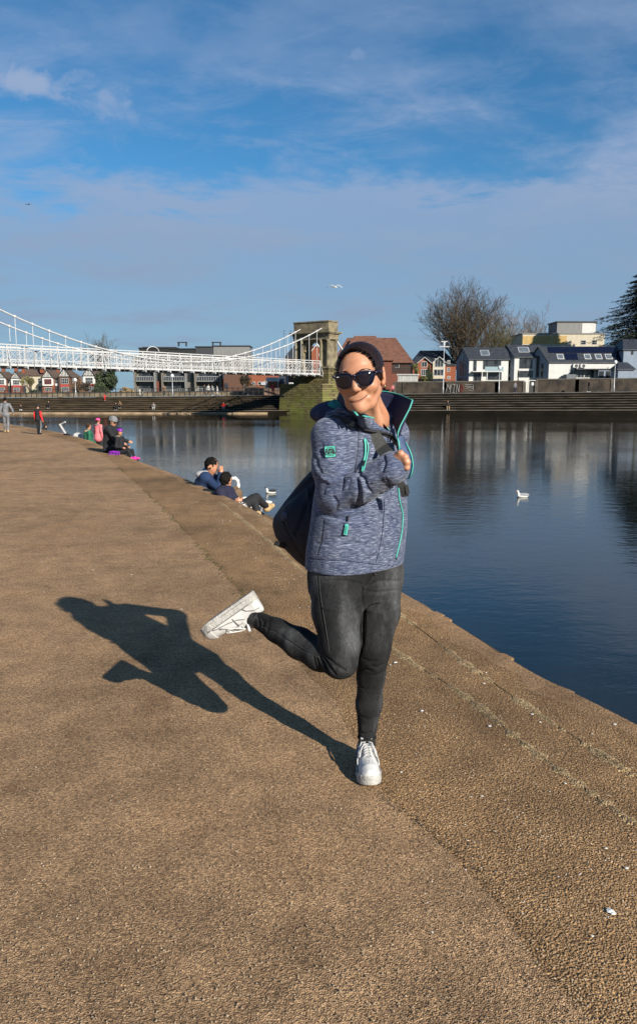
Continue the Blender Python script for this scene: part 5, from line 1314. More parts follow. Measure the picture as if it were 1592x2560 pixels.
# zip pull
c0, c1 = on(jb, *zp(788,1640), .006), on(jb, *zp(768,1775), .012)
mb = MB(); mb.tube([on(jb, *zp(793,1612), .006), on(jb, *zp(788,1660), .008)], .003, 6); put('pull_cord', mb, BLK, jk)
mb = MB(); a_, b_ = on(jb, *zp(780,1685), .009), on(jb, *zp(766,1775), .009); mb.bar(a_, b_, .0125, .006, up=(0, 1, 0)); zpull = put('zip_pull', mb, TURQ, jk)
a_ += Vector((0, -.0045, 0)); b_ += Vector((0, -.0045, 0)); mb = MB(); mb.bar(a_.lerp(b_, .15), a_.lerp(b_, .85), .006, .003, up=(0, 1, 0)); put('groove', mb, mat('dark_teal', (.02, .25, .2), .6), zpull)
# badge on the sleeve
bc = on(jb, *zp(636,1061), .004); bx = (on(jb, *zp(672,1058), .004)-on(jb, *zp(602,1064), .004)).normalized(); bz = Vector((.03, 0, 1)); bz = (bz-bx*bz.dot(bx)).normalized(); bn = bx.cross(bz).normalized()
if bn.y > 0: bn = -bn
def bdg(x, z, o=0): return bc+bx*x+bz*z+bn*o
def rrect(w, h, r, o, n=4):
    out = []
    for (sx, sz, a0) in ((1, 1, 0), (-1, 1, 90), (-1, -1, 180), (1, -1, 270)):
        for k in range(n+1): t = R(a0+90*k/n); out.append(bdg(sx*(w-r)+r*math.cos(t), sz*(h-r)+r*math.sin(t), o))
    return out
mb = MB(); mb.prism(rrect(.0195, .0205, .004, .0), (0, 0, 0), bn*.003); badge = put('badge', mb, BLK, jk)
mb = MB(); mb.prism(rrect(.0180, .0190, .0035, .003), (0, 0, 0), bn*.0012); put('badge_face', mb, TURQ, badge)
def text(name, s, pos, right, up, size, m_, parent, bold=.0, sx=1.0):
    cu = bpy.data.curves.new(name, 'FONT'); cu.body = s; cu.size = size; cu.align_x = 'CENTER'; cu.align_y = 'CENTER'; cu.offset = bold; cu.extrude = .0004
    o = bpy.data.objects.new(name, cu); COL.objects.link(o); dg = bpy.context.evaluated_depsgraph_get(); me = bpy.data.meshes.new_from_object(o.evaluated_get(dg)); bpy.data.objects.remove(o)
    r = right.normalized(); u_ = up.normalized(); nn = r.cross(u_); M = Matrix(((r.x*sx, u_.x, nn.x, pos.x), (r.y*sx, u_.y, nn.y, pos.y), (r.z*sx, u_.z, nn.z, pos.z), (0, 0, 0, 1)))
    me.transform(M); me.transform(Matrix.Translation(-wloc(parent))); me.materials.clear(); me.materials.append(m_)
    o = bpy.data.objects.new(name, me); COL.objects.link(o); o.parent = parent; return o
rx_ = bx if bx.x > 0 else -bx
text('lettering', 'SUPER', bdg(0, .0045, .0048), rx_, bz, .0135, BLK, badge, .0006, .82)
text('lettering', 'DRY\u00ae', bdg(0, -.006, .0048), rx_, bz, .0135, BLK, badge, .0006, .95)
mb = MB(); mb.prism([bdg(x, z, .0044) for x, z in ((-.011, .0125), (.011, .0125), (.011, .0145), (-.011, .0145))], (0, 0, 0), bn*.0006); put('badge_bar', mb, BLK, badge)
mb = MB(); mb.prism([bdg(x, z, .0044) for x, z in ((-.011, -.0145), (.011, -.0145), (.011, -.0128), (-.011, -.0128))], (0, 0, 0), bn*.0006); put('badge_bar', mb, BLK, badge)

def sheet(name, A, B, m_, th=.006, parent=woman, n=6, mid=None, label=None, bulge=0.0):
    """cloth panel between two curves given as (zoom x, zoom y, distance)"""
    f = lambda L: [P(*zp(c.x, c.y), c.z) for c in crom([Vector(t) for t in L], n)]
    a, b = f(A), f(B); k = min(len(a), len(b)); a, b = a[:k], b[:k]; rows = 5; mb = MB(); vs = []
    for r in range(rows+1):
        t = r/rows; 
        for i in range(k):
            q = a[i].lerp(b[i], t); q = q+Vector((0, -bulge*math.sin(PI*t), 0)); vs.append(q)
    fr = [(r*k+i, r*k+i+1, (r+1)*k+i+1, (r+1)*k+i) for r in range(rows) for i in range(k-1)]
    N_ = [Vector((0, 0, 0)) for _ in vs]
    for q in fr:
        nn = (vs[q[1]]-vs[q[0]]).cross(vs[q[3]]-vs[q[0]])
        for i in q: N_[i] += nn
    back = [v+nn.normalized()*(-th) for v, nn in zip(vs, N_)]; m = len(vs)
    rim = [r*k for r in range(rows+1)][::-1] + list(range(k)); 
    mb.add(vs+back, fr+[tuple(i+m for i in q[::-1]) for q in fr] + [(i, i+1, i+1+m, i+m) for i in range(k-1)] + [(rows*k+i+1, rows*k+i, rows*k+i+m, rows*k+i+1+m) for i in range(k-1)] + [(r*k, (r+1)*k, (r+1)*k+m, r*k+m) for r in range(rows)] + [((r+1)*k+k-1, r*k+k-1, r*k+k-1+m, (r+1)*k+k-1+m) for r in range(rows)])
    return put(name, mb, m_, parent, True, label=label), a, b
def tb(name, W_, r, m_, parent, n=6):
    mb = MB(); mb.tube(W_, r, n); return put(name, mb, m_, parent, True)
# collar, viewer's right: tall flap showing its navy inside
cr_, bot, top = sheet('collar', [(1030,740,2.97),(1100,770,2.95),(1150,790,2.93),(1185,850,2.85),(1212,935,2.78)], [(1040,545,3.0),(1110,545,2.99),(1215,568,2.95),(1275,590,2.89),(1340,618,2.80)], NAVY, .008, jk, bulge=-.012)
tb('piping', top, .0021, TURQ, jk); tb('piping', [P(*zp(x, y), d) for x, y, d in ((1342,620,2.795),(1318,690,2.79),(1275,770,2.785),(1238,840,2.78),(1220,890,2.775),(1212,940,2.77))], .0024, TURQ, jk)
# outer shell of that flap seen edge-on plus the standing front edge
sh_, _, ed = sheet('front_flap', [(1215,930,2.765),(1222,1000,2.765),(1228,1070,2.765),(1232,1180,2.765),(1240,1290,2.765)], [(1268,930,2.80),(1285,1000,2.79),(1330,1090,2.78),(1347,1180,2.78),(1312,1300,2.79)], mat('smooth_blue_shell', (0.045, 0.075, 0.15), .7, .2, 60), .006, jk, bulge=.008)
tb('piping', [P(*zp(x, y), d) for x, y, d in ((1285,985,2.785),(1318,1050,2.775),(1338,1110,2.772),(1347,1180,2.772),(1338,1235,2.775),(1316,1290,2.78))], .0022, TURQ, jk)
tb('piping', [P(*zp(x, y), d) for x, y, d in ((1212,940,2.77),(1222,975,2.757),(1228,1010,2.755),(1228,1060,2.755))], .0030, TURQ, jk)
sheet('collar_shell', [(1225,900,2.80),(1240,850,2.81),(1265,800,2.83)], [(1270,960,2.82),(1268,880,2.83),(1268,800,2.85)], HEA, .005, jk)
# collar, viewer's left
cl_, ci, co_ = sheet('collar', [(690,610,2.97),(720,650,2.90),(770,700,2.82),(820,740,2.76),(868,775,2.71)], [(715,545,2.96),(745,580,2.84),(780,640,2.76),(825,705,2.71),(872,752,2.68)], NAVY, .007, jk, bulge=.010)
tb('piping', [P(*zp(x, y), d) for x, y, d in ((742,575,2.83),(762,615,2.78),(790,655,2.74),(825,700,2.70),(850,728,2.68),(872,752,2.67))], .0032, TURQ, jk)
# lapel
def onj(x, y, off): return on(jb, *zp(x, y), off, 2.70)
def sheet_pts(name, a, b, m_, th=.006, parent=jk, bulge=0.0, n=5):
    a = crom(a, n); b = crom(b, n); k = min(len(a), len(b)); rows = 4; mb = MB(); vs = []
    for r in range(rows+1):
        for i in range(k): vs.append(a[i].lerp(b[i], r/rows)+Vector((0, -bulge*math.sin(PI*r/rows), 0)))
    m = len(vs); back = [v+Vector((0, th, 0)) for v in vs]; fr = [(r*k+i, r*k+i+1, (r+1)*k+i+1, (r+1)*k+i) for r in range(rows) for i in range(k-1)]
    mb.add(vs+back, fr+[tuple(i+m for i in q[::-1]) for q in fr]+[(i, i+1, i+1+m, i+m) for i in range(k-1)]+[(rows*k+i+1, rows*k+i, rows*k+i+m, rows*k+i+1+m) for i in range(k-1)]+[(r*k, (r+1)*k, (r+1)*k+m, r*k+m) for r in range(rows)]+[((r+1)*k+k-1, r*k+k-1, r*k+k-1+m, (r+1)*k+k-1+m) for r in range(rows)])
    put(name, mb, m_, parent, True); return a, b
LB = [onj(868,832,.004), onj(920,868,.012), onj(1000,888,.014), onj(1080,898,.014), onj(1150,918,.014), onj(1200,965,.012), onj(1222,1040,.008)]
def lt(x, y, k, o):
    q = onj(x, y, o); 
    if q.y > LB[k].y+.030 or q.y < 2.5: q = P(*zp(x, y), LB[k].y+.012)
    return q
LT = [lt(868,752,0,.012), lt(930,758,1,.014), lt(1010,775,2,.016), lt(1080,812,3,.016), lt(1125,856,4,.016), lt(1165,905,5,.014), lt(1205,950,6,.010)]
la, lb = sheet_pts('lapel', LT, LB, HEA, bulge=.014)
sheet_pts('collar_lining', [P(*zp(790,640), 2.84), P(*zp(845,690), 2.82), P(*zp(930,725), 2.80), P(*zp(1000,745), 2.80), P(*zp(1070,800), 2.79), P(*zp(1120,850), 2.785)], [q+Vector((0, .006, 0)) for q in LT[:6]], NAVY, .004)
tb('piping', la[:-8], .0030, TURQ, jk)
tb('lapel_zip', [q+Vector((0, -.004, 0)) for q in crom(LB, 4)], .0042, BLK, jk)
tb('lapel_zip', [onj(930,886,.002), onj(1000,902,.003), onj(1080,914,.003), onj(1150,942,.003), onj(1195,1000,.002)], .0042, BLK, jk)

# hood lying behind the neck
hood = lambda p: smax(smin(ell(p, P(832, 1030, 2.98), (.075, .11, .042), basis((-.6, .75, 0), (-.35, 0, 1))), cap_(p, P(815, 1045, 2.93), P(868, 1032, 2.84), .030, .022), .02), -ell(p, P(858, 1005, 2.93), (.055, .10, .034)), .01)
body('hood', hood, (-.15, 2.72, 1.30), (.35, 3.2, 1.55), .0045, NAVY, jk)
body('hood_lining', lambda p: smax(ell(p, P(846, 1016, 2.95), (.046, .06, .028), basis((-.6, .75, 0), (-.5, 0, 1))), -ell(p, P(866, 996, 2.93), (.045, .08, .03)), .008), (-.1, 2.8, 1.35), (.25, 3.15, 1.5), .004, TEAL, jk)
body('hood_rim', lambda p: chain(p, [P(808, 1056, 2.90), P(826, 1038, 2.86), P(850, 1027, 2.83), P(880, 1036, 2.80)], [.013, .012, .011, .008]), (-.1, 2.7, 1.3), (.3, 3.1, 1.55), .004, HEA, jk)

# ---- head
HC = P(899, 937, 2.745); HB = basis((-.235, -.955, -.13), (-.125, -.05, 1)); HM = Matrix(HB.tolist())
def H_(x, y, z): return HC+HM@Vector((x, y, z))
HBn, HCn = HB.astype(np.float32), np.array(HC, np.float32)
def hl(p): return (p-HCn)@HBn
def cran(q, e=0.0): return smin(ell(q, (0, -.022, .024), (.0745+e, .094+e, .080+e)), ell(q, (0, .012, .006), (.069+e, .078+e, .078+e)), .02)
def head(q, mouth=True):
    d = cran(q)
    d = smin(d, ell(q, (0, .018, -.040), (.061, .066, .078)), .025)
    for s in (-1, 1):
        d = smin(d, chain(q, [(s*.050, -.008, -.058), (s*.031, .040, -.094), (0, .060, -.104)], [.019, .018, .019]), .020)
        d = smin(d, ell(q, (s*.040, .054, -.038), (.027, .022, .023)), .018)
        d = smin(d, ell(q, (s*.026, .062, -.072), (.017, .014, .015)), .014)
    d = smin(d, ell(q, (0, .070, -.102), (.022, .018, .017)), .014)
    d = smin(d, ell(q, (0, .078, .020), (.048, .012, .010)), .014)
    for s in (-1, 1): d = smax(d, -ell(q, (s*.033, .098, -.003), (.017, .015, .011)), .012)
    d = smin(d, chain(q, [(0, .086, .004), (0, .096, -.018), (0, .1035, -.036)], [.0075, .0088, .0112]), .012)
    for s in (-1, 1): d = smin(d, ell(q, (s*.0125, .097, -.040), (.0078, .010, .0078)), .006)
    for s in (-1, 1): d = smax(d, -cap_(q, (s*.006, .103, -.049), (s*.007, .100, -.046), .0026, .0026), .002)
    # pressed, lopsided smile
    d = smin(d, ell(q, (0, .070, -.068), (.027, .013, .018)), .014)
    d = smin(d, ell(q, (.002, .070, -.088), (.024, .013, .013)), .014)
    if not mouth: return d
    d = smax(d, -chain(q, MLINE, [.0034, .0022, .0020, .0019, .0020, .0024, .0044], .003), .0022)
    d = smax(d, -chain(q, CREASE, [.0004, .0008, .0010, .0006], .004), .008)
    for s in (-1, 1): d = smax(d, -cap_(q, (s*.005, .094, .014), (s*.006, .096, .030), .0022, .0016), .004)
    for z in (.045, .058): d = smax(d, -cap_(q, (-.025, .088, z), (.025, .088, z), .0009, .0009), .004)
    for s in (-1, 1):
        e = smin(ell(q, (s*.081, -.008, -.010), (.0085, .0185, .030), basis((s*.25, 1, 0), (0, -.15, 1))), ell(q, (s*.078, .002, -.036), (.007, .009, .010)), .006)
        e = smax(e, -ell(q, (s*.0895, -.003, -.006), (.006, .010, .017)), .004); d = smin(d, e, .006)
    return d
def face_y(x, z):
    y = np.linspace(.125, .03, 400); q = np.stack([np.full(400, x), y, np.full(400, z)], 1).astype(np.float32); d = head(q, False); k = np.where(d < 0)[0]; return float(y[k[0]]) if len(k) else .06
MLINE = CREASE = CREASE2 = None
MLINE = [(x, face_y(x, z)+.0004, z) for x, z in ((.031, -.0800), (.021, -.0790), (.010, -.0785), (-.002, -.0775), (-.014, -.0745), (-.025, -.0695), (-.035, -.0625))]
CREASE = [(x, face_y(x, z)+.0002, z) for x, z in ((-.0185, -.044), (-.030, -.050), (-.0385, -.059), (-.041, -.069))]
CREASE2 = [(x, face_y(x, z)+.0002, z) for x, z in ((.0185, -.046), (.031, -.058), (.037, -.071))]
NK0 = H_(0, -.028, -.055)
BT = tab([(1400, 785, 1000), (1300, 800, 1003), (1200, 815, 1000), (1100, 842, 985), (1070, 860, 975)], TY)
def bodyf(p):
    q = hl(p); d = head(q)
    nk = chain(p, [NK0, P(916, 1010, 2.84), P(932, 1048, 2.85), NB], [.050, .048, .052, .068], .03)
    d = smin(d, nk, .020)
    d = smin(d, cap_(p, H_(-.036, -.02, -.06), P(950, 1062, 2.80), .010, .008), .03)      # neck tendon
    t = column(p, *BT, A0, 2.2); t = smin(t, ell(p, P(927, 1125, 2.87), (.100, .058, .100), CHB), .05); d = smin(d, t, .03)
    d = smin(d, chain(p, [RSH, REL, RWR], [.048, .040, .030], .02), .02)
    d = smin(d, chain(p, [LSH, LEL, LWR], [.046, .038, .028], .02), .02)
    for L, r in LEGS: d = smin(d, chain(p, L, [x-.012 for x in r], .02), .03)
    # right hand, closed on the strap
    for L, r in HANDS: d = smin(d, chain(p, L, r, .004), .006)
    return d
# legs: one joint list drives flesh and denim
RLEG = [P(843, 1435, 2.87), P(841, 1530, 2.80), P(850, 1612, 2.755), P(853, 1652, 2.735)]; RLr = [.092, .089, .073, .060]
RSHK = [P(853, 1652, 2.735), P(800, 1636, 2.80), P(748, 1608, 2.87), P(692, 1576, 2.94), P(652, 1554, 2.985)]; RSr = [.058, .060, .058, .045, .036]
LLEG = [P(948, 1440, 2.96), P(946, 1530, 2.93), P(934, 1620, 2.90), P(930, 1650, 2.895), P(927, 1690, 2.905), P(922, 1760, 2.92), P(917, 1835, 2.93)]; LLr = [.088, .080, .063, .056, .053, .050, .036]
LEGS = [(RLEG, RLr), (RSHK, RSr), (LLEG, LLr)]
# hand
HW = P(985, 1158, 2.69); KN = [P(1001, 1134, 2.650), P(1012, 1143, 2.645), P(1017, 1155, 2.645), P(1016, 1168, 2.650)]
HANDS = []
palm = [RWR, P(980, 1153, 2.682)]
for i, k in enumerate(KN):
    a = palm[1].lerp(k, .35)+Vector((0, .004*i, 0)); HANDS.append(([RWR.lerp(a, .4), a, k], [.020, .017, .0122-.0006*i]))
    k2 = k+Vector((.004, .034-.002*i, -.006)); k3 = k2+Vector((-.024, .006, -.008)); k4 = k3+Vector((-.016, -.010, .002))
    HANDS.append(([k, k2, k3, k4], [.0112, .0100, .0088, .0076]))
HANDS.append(([P(962, 1158, 2.69), P(966, 1146, 2.69), P(978, 1138, 2.695), P(990, 1134, 2.705)], [.016, .0125, .0100, .0080]))
wm = body('body', bodyf, (-.33, 2.50, .05), (.45, 3.45, 1.68), .0034, SKIN, woman, smooth=1)
# cosmetic parts of the head
def hairf(p):
    q = hl(p); face = smin(ell(q, (0, .100, -.002), (.0735, .104, .0985)), ell(q, (0, .07, -.09), (.09, .10, .075)), .02)
    e = .0005+.0105*np.clip(face/.050, 0, 1)**.85*.72
    st = .0*np.sin(np.arctan2(q[:, 0], q[:, 2]+.06)*95+14*q[:, 1]+3*np.sin(q[:, 1]*40))*np.clip(face/.03, 0, 1)
    d = smax(cran(q, 0.0)-e+st, -face, .0015)
    d = smin(d, ell(q, (.004, -.118, -.004), (.040, .034, .040)), .012)
    for k in (-1, 1): d = smin(d, chain(q, [(k*.0725, -.012, .030), (k*.0745, .004, .004), (k*.0720, .012, -.012)], [.005, .0035, .0012], .004), .004)
    return smax(d, -(q[:, 2]+.085), .01)
hr_ = body('hair', hairf, (-.02, 2.56, 1.38), (.32, 3.0, 1.70), .0024, HAIRM, woman, smooth=0)
uvl = hr_.data.uv_layers.new(name='strand'); vi = np.empty(len(hr_.data.loops), np.int32); hr_.data.loops.foreach_get('vertex_index', vi)
vc = np.empty(len(hr_.data.vertices)*3, np.float32); hr_.data.vertices.foreach_get('co', vc); qh = hl(vc.reshape(-1, 3)+np.array(wloc(hr_), np.float32))
uvv = np.stack([np.arctan2(qh[:, 0], qh[:, 2]+.035), qh[:, 1]*4], 1)[vi]; uvl.data.foreach_set('uv', uvv.astype(np.float32).ravel())
rr = random.Random(3); mb = MB()
STR_ = []
for k in range(260):      # fine strands crossing the hairline
    t = rr.uniform(-1.42, 1.42); sx, sz = .0678*math.sin(t), .0905*math.cos(t); a0 = rr.uniform(.90, .99); c3 = []
    for f in (a0, 1.0, 1.07, 1.14):
        x, z = sx*f, -.002+sz*f
        c3.append(Vector((x+rr.gauss(0, .0008), (x, z, f), z)) if False else (x+rr.gauss(0, .0008), z, f))
    STR_.append(c3)
for k in range(14): y = -.008-.008*k; mb.tube([H_(.077, y, .0-.008*k), H_(.086, y-.006, -.018-.01*k), H_(.084+.006*rr.random(), y-.004, -.045-.008*k)], [.0009, .0008, .0003], 3)
put('side_strands', mb, HAIRM, woman, True)
STRMB = MB()
for s in (-1, 1):
    mb = MB(); c = H_(s*.032, .078, -.002); mb.loft([[c+HM@Vector((.012*math.sin(t)*math.cos(a), .012*math.cos(t), .012*math.sin(t)*math.sin(a))) for a in [2*PI*k/12 for k in range(12)]] for t in [.05+PI*.96*j/8 for j in range(9)]])
    put('eye', mb, mat('eye_white', (.6, .58, .55), .2), woman, True)
    mb = MB(); mb.tube([H_(s*.014, .0905, .019), H_(s*.028, .0890, .0245), H_(s*.044, .080, .0235), H_(s*.054, .068, .018)], [.0012, .0022, .002, .0008], 6); put('eyebrow', mb, HAIRM, woman, True)
for c3 in STR_: STRMB.tube([H_(x, face_y(x, z)+(.0003 if f < 1 else .0008 if f < 1.05 else .0016), z) for x, z, f in c3], [.0002, .0006, .0009, .0007], 3)
put('loose_strands', STRMB, HAIRM, woman, True)
mb = MB(); mb.tube([H_(x, face_y(x, z)-.0002, z) for x, z in ((.026, -.0832), (.014, -.0828), (.0, -.0820), (-.013, -.0792), (-.025, -.0738))], [.0005, .0019, .0023, .0019, .0005], 8); put('lips', mb, LIP, woman, True)
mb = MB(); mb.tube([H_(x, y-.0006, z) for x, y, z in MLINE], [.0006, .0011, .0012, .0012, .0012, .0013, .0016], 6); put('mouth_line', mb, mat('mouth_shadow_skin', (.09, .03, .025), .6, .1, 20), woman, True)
# sunglasses
gl = thing('sunglasses', 'x', 'x', (0, 0, 0)); del gl['label']; del gl['category']; gl.parent = woman; gl.location = (HC-woman.location)
def lens_out(s, e=0.0):
    pts = [(-.029, .0165), (-.015, .0225), (.005, .0235), (.022, .0220), (.0320, .0175), (.0335, .009), (.0295, -.006), (.0215, -.0200), (.008, -.0265), (-.008, -.0262), (-.0205, -.0195), (-.0275, -.006)]
    out = []
    for x, z in pts:
        k = 1+e/.028; X = s*(.0345)+s*x*k; Z = -.0045+z*k; out.append(Vector((X, .1085-.0055*(abs(X)/.034)**2-.0, Z)))
    return out
for s in (1, -1):
    c = crom(lens_out(s)+[lens_out(s)[0]], 4)[:-1]
    mb = MB(); cc = sum(c, Vector())/len(c); n = len(c)
    rings = [[H_(*(cc+(v-cc)*f+Vector((0, y, 0)))) for v in c] for f, y in ((.98, -.0015), (.98, .001), (.6, .0032), (.2, .0042))]; mb.loft(rings); put('lens', mb, LENS, gl, True)
    mb = MB(); W_ = [H_(*v) for v in c]; mb.tube(W_, [.0018+.0014*max(0, v.z/.02) for v in c], 6, close=True); put('rim', mb, FRM, gl, True)
    mb = MB(); a = lens_out(s)[4]; mb.tube([H_(a.x, a.y, a.z-.002), H_(s*.0735, .088, .0105), H_(s*.0815, .060, .009), H_(s*.0830, .020, .004), H_(s*.082, -.012, .002), H_(s*.079, -.028, -.018)], [.0040, .0045, .0036, .0030, .0028, .0026], 6); put('temple_arm', mb, FRM, gl, True)
mb = MB(); mb.tube([H_(.0095, .1085, .008), H_(0, .1105, .0105), H_(-.0095, .1085, .008)], .0030, 6); put('bridge', mb, FRM, gl, True)
mb = MB(); mb.box((0, 0, 0), (.008, .0006, .0018), Matrix.Translation(H_(.054, .1075, .010)) @ HM.to_4x4()); put('emblem', mb, mat('silver_mark', (.7, .7, .72), .3), gl)
mb = MB(); c = H_(-.084, .004, -.047); mb.loft([[c+Vector((.0042*math.sin(t)*math.cos(a), .0042*math.sin(t)*math.sin(a), .0042*math.cos(t))) for a in [2*PI*k/8 for k in range(8)]] for t in [.1+2.9*j/5 for j in range(6)]]); put('earring', mb, mat('gold_stud', (.5, .4, .25), .25, metal=.9), woman, True)
# shirt
body('shirt', lambda p: smax(smin(column(p, *tab([(1400, 784, 1001), (1300, 799, 1004), (1200, 814, 1001), (1100, 841, 986), (1060, 862, 975)], TY), A0, 2.2)-.004, ell(p, P(927, 1125, 2.87), (.104, .063, .104), CHB), .05), -cap_(p, P(908, 1010, 2.80), P(944, 1066, 2.76), .062, .042), .006), (-.1, 2.6, .9), (.45, 3.2, 1.5), .005, ORNG, woman)

# ---- jeans
PT = tab([(1370, 786, 998), (1400, 780, 1004), (1430, 777, 1007), (1465, 780, 1005), (1492, 800, 990)], 2.93)
def jeans(p):
    d = column(p, *PT, A0, 2.4)
    d = smin(d, chain(p, RLEG, RLr, .02), .045)
    d2 = chain(p, LLEG, LLr, .02); d = smin(d, d2, .018) if True else d
    d = smin(d, chain(p, RSHK, RSr, .02), .012)
    d = smin(d, ell(p, P(848, 1664, 2.728), (.055, .05, .045)), .02)
    # knee and ankle creases
    return d
jn = body('jeans', jeans, (-.30, 2.55, .10), (.42, 3.15, .95), .0042, DENIM, woman, smooth=2)
Q = lambda x, y: (490+x/2.653, 1400+y/2.653)
J2 = [([Q(*t) for t in pts], w, a) for pts, w, a in (
    (((1107,180),(1112,350),(1105,560),(1060,690)), 3.5, -.014), (((820,640),(850,700),(880,760)), 3, -.010), (((850,650),(890,720),(930,765)), 3, -.008), (((800,650),(820,720),(850,750)), 3, -.007), (((860,640),(930,700),(1000,740)), 3.5, -.006), (((780,640),(790,690),(800,720)), 3, -.005),
    (((1100,655),(1150,672),(1200,668)), 3, -.006), (((1150,700),(1200,715),(1255,690)), 3, -.007), (((1075,735),(1120,725),(1170,740)), 3, -.006), (((1160,770),(1210,762),(1250,740)), 2.6, -.005), (((1085,700),(1130,690),(1160,700)), 3.5, .004), (((1080,840),(1120,860),(1150,850)), 3, -.003), (((1170,900),(1200,890),(1235,900)), 3, -.003),
    (((830,100),(950,95),(1050,110)), 4, -.005), (((850,140),(980,135),(1110,160)), 4, -.005), (((1110,180),(1230,140),(1360,140)), 4, -.006), (((1110,200),(1200,220),(1330,200)), 4, -.005), (((840,320),(960,330),(1090,300)), 6, .004), (((1120,330),(1220,350),(1330,330)), 6, .003),
    (((430,380),(450,410),(440,460)), 2.5, -.006), (((400,370),(420,420),(415,455)), 2.5, -.006), (((490,370),(480,440),(470,480)), 3, -.004), (((800,60),(815,200),(830,350),(880,620)), 1.6, -.003), (((410,430),(560,500),(700,590),(830,650)), 1.8, -.004), (((1170,60),(1172,110),(1120,180)), 2, -.006))]
J2 += [([(900, 1790), (920, 1800), (940, 1792)], 3, -.003), ([(893, 1826), (910, 1836), (930, 1830)], 2.6, -.004), ([(905, 1848), (925, 1852), (938, 1843)], 2.2, -.004)]
field_lines(jn, J2); nb = bvh(jn)
def seam(pts, r=.0011, m_=None, off=.0006):
    W_ = [on(nb, c.x, c.y, off) for c in crom([Vector((*Q(*t), 0)) for t in pts], 5)]; tb('seam_stitch', W_, r, m_ or GREYS, jn, 5)
seam([(816,40),(818,150),(835,300),(860,450),(885,620)]); seam([(415,432),(500,470),(600,520),(700,580),(800,635),(840,655)]); seam([(1178,80),(1170,120),(1140,165),(1108,185)], .0016, BLK)
mb = MB(); c = on(nb, *Q(1186,92), .003); mb.lathe((c.x, c.y, c.z-.004), [(.001, 0), (.006, .001), (.006, .006), (.001, .008)], 8); put('button', mb, BLK, jn)
tb('cuff_hem', [RSHK[-1]+(RSHK[-1]-RSHK[-2]).normalized()*.020+x for x in [basis(RSHK[-1]-RSHK[-2], (0, 0, 1))[:, 0]@np.array(1.0)*0 if False else Vector(basis(RSHK[-1]-RSHK[-2], (0, 0, 1))[:, 0])*.0355*math.cos(t)+Vector(basis(RSHK[-1]-RSHK[-2], (0, 0, 1))[:, 2])*.0355*math.sin(t) for t in [2*PI*k/16 for k in range(17)]]], .0025, DENIM, jn)
tb('cuff_hem', [LLEG[-1]+Vector((.0365*math.cos(t), .0365*math.sin(t), -.012)) for t in [2*PI*k/16 for k in range(17)]], .0028, DENIM, jn)

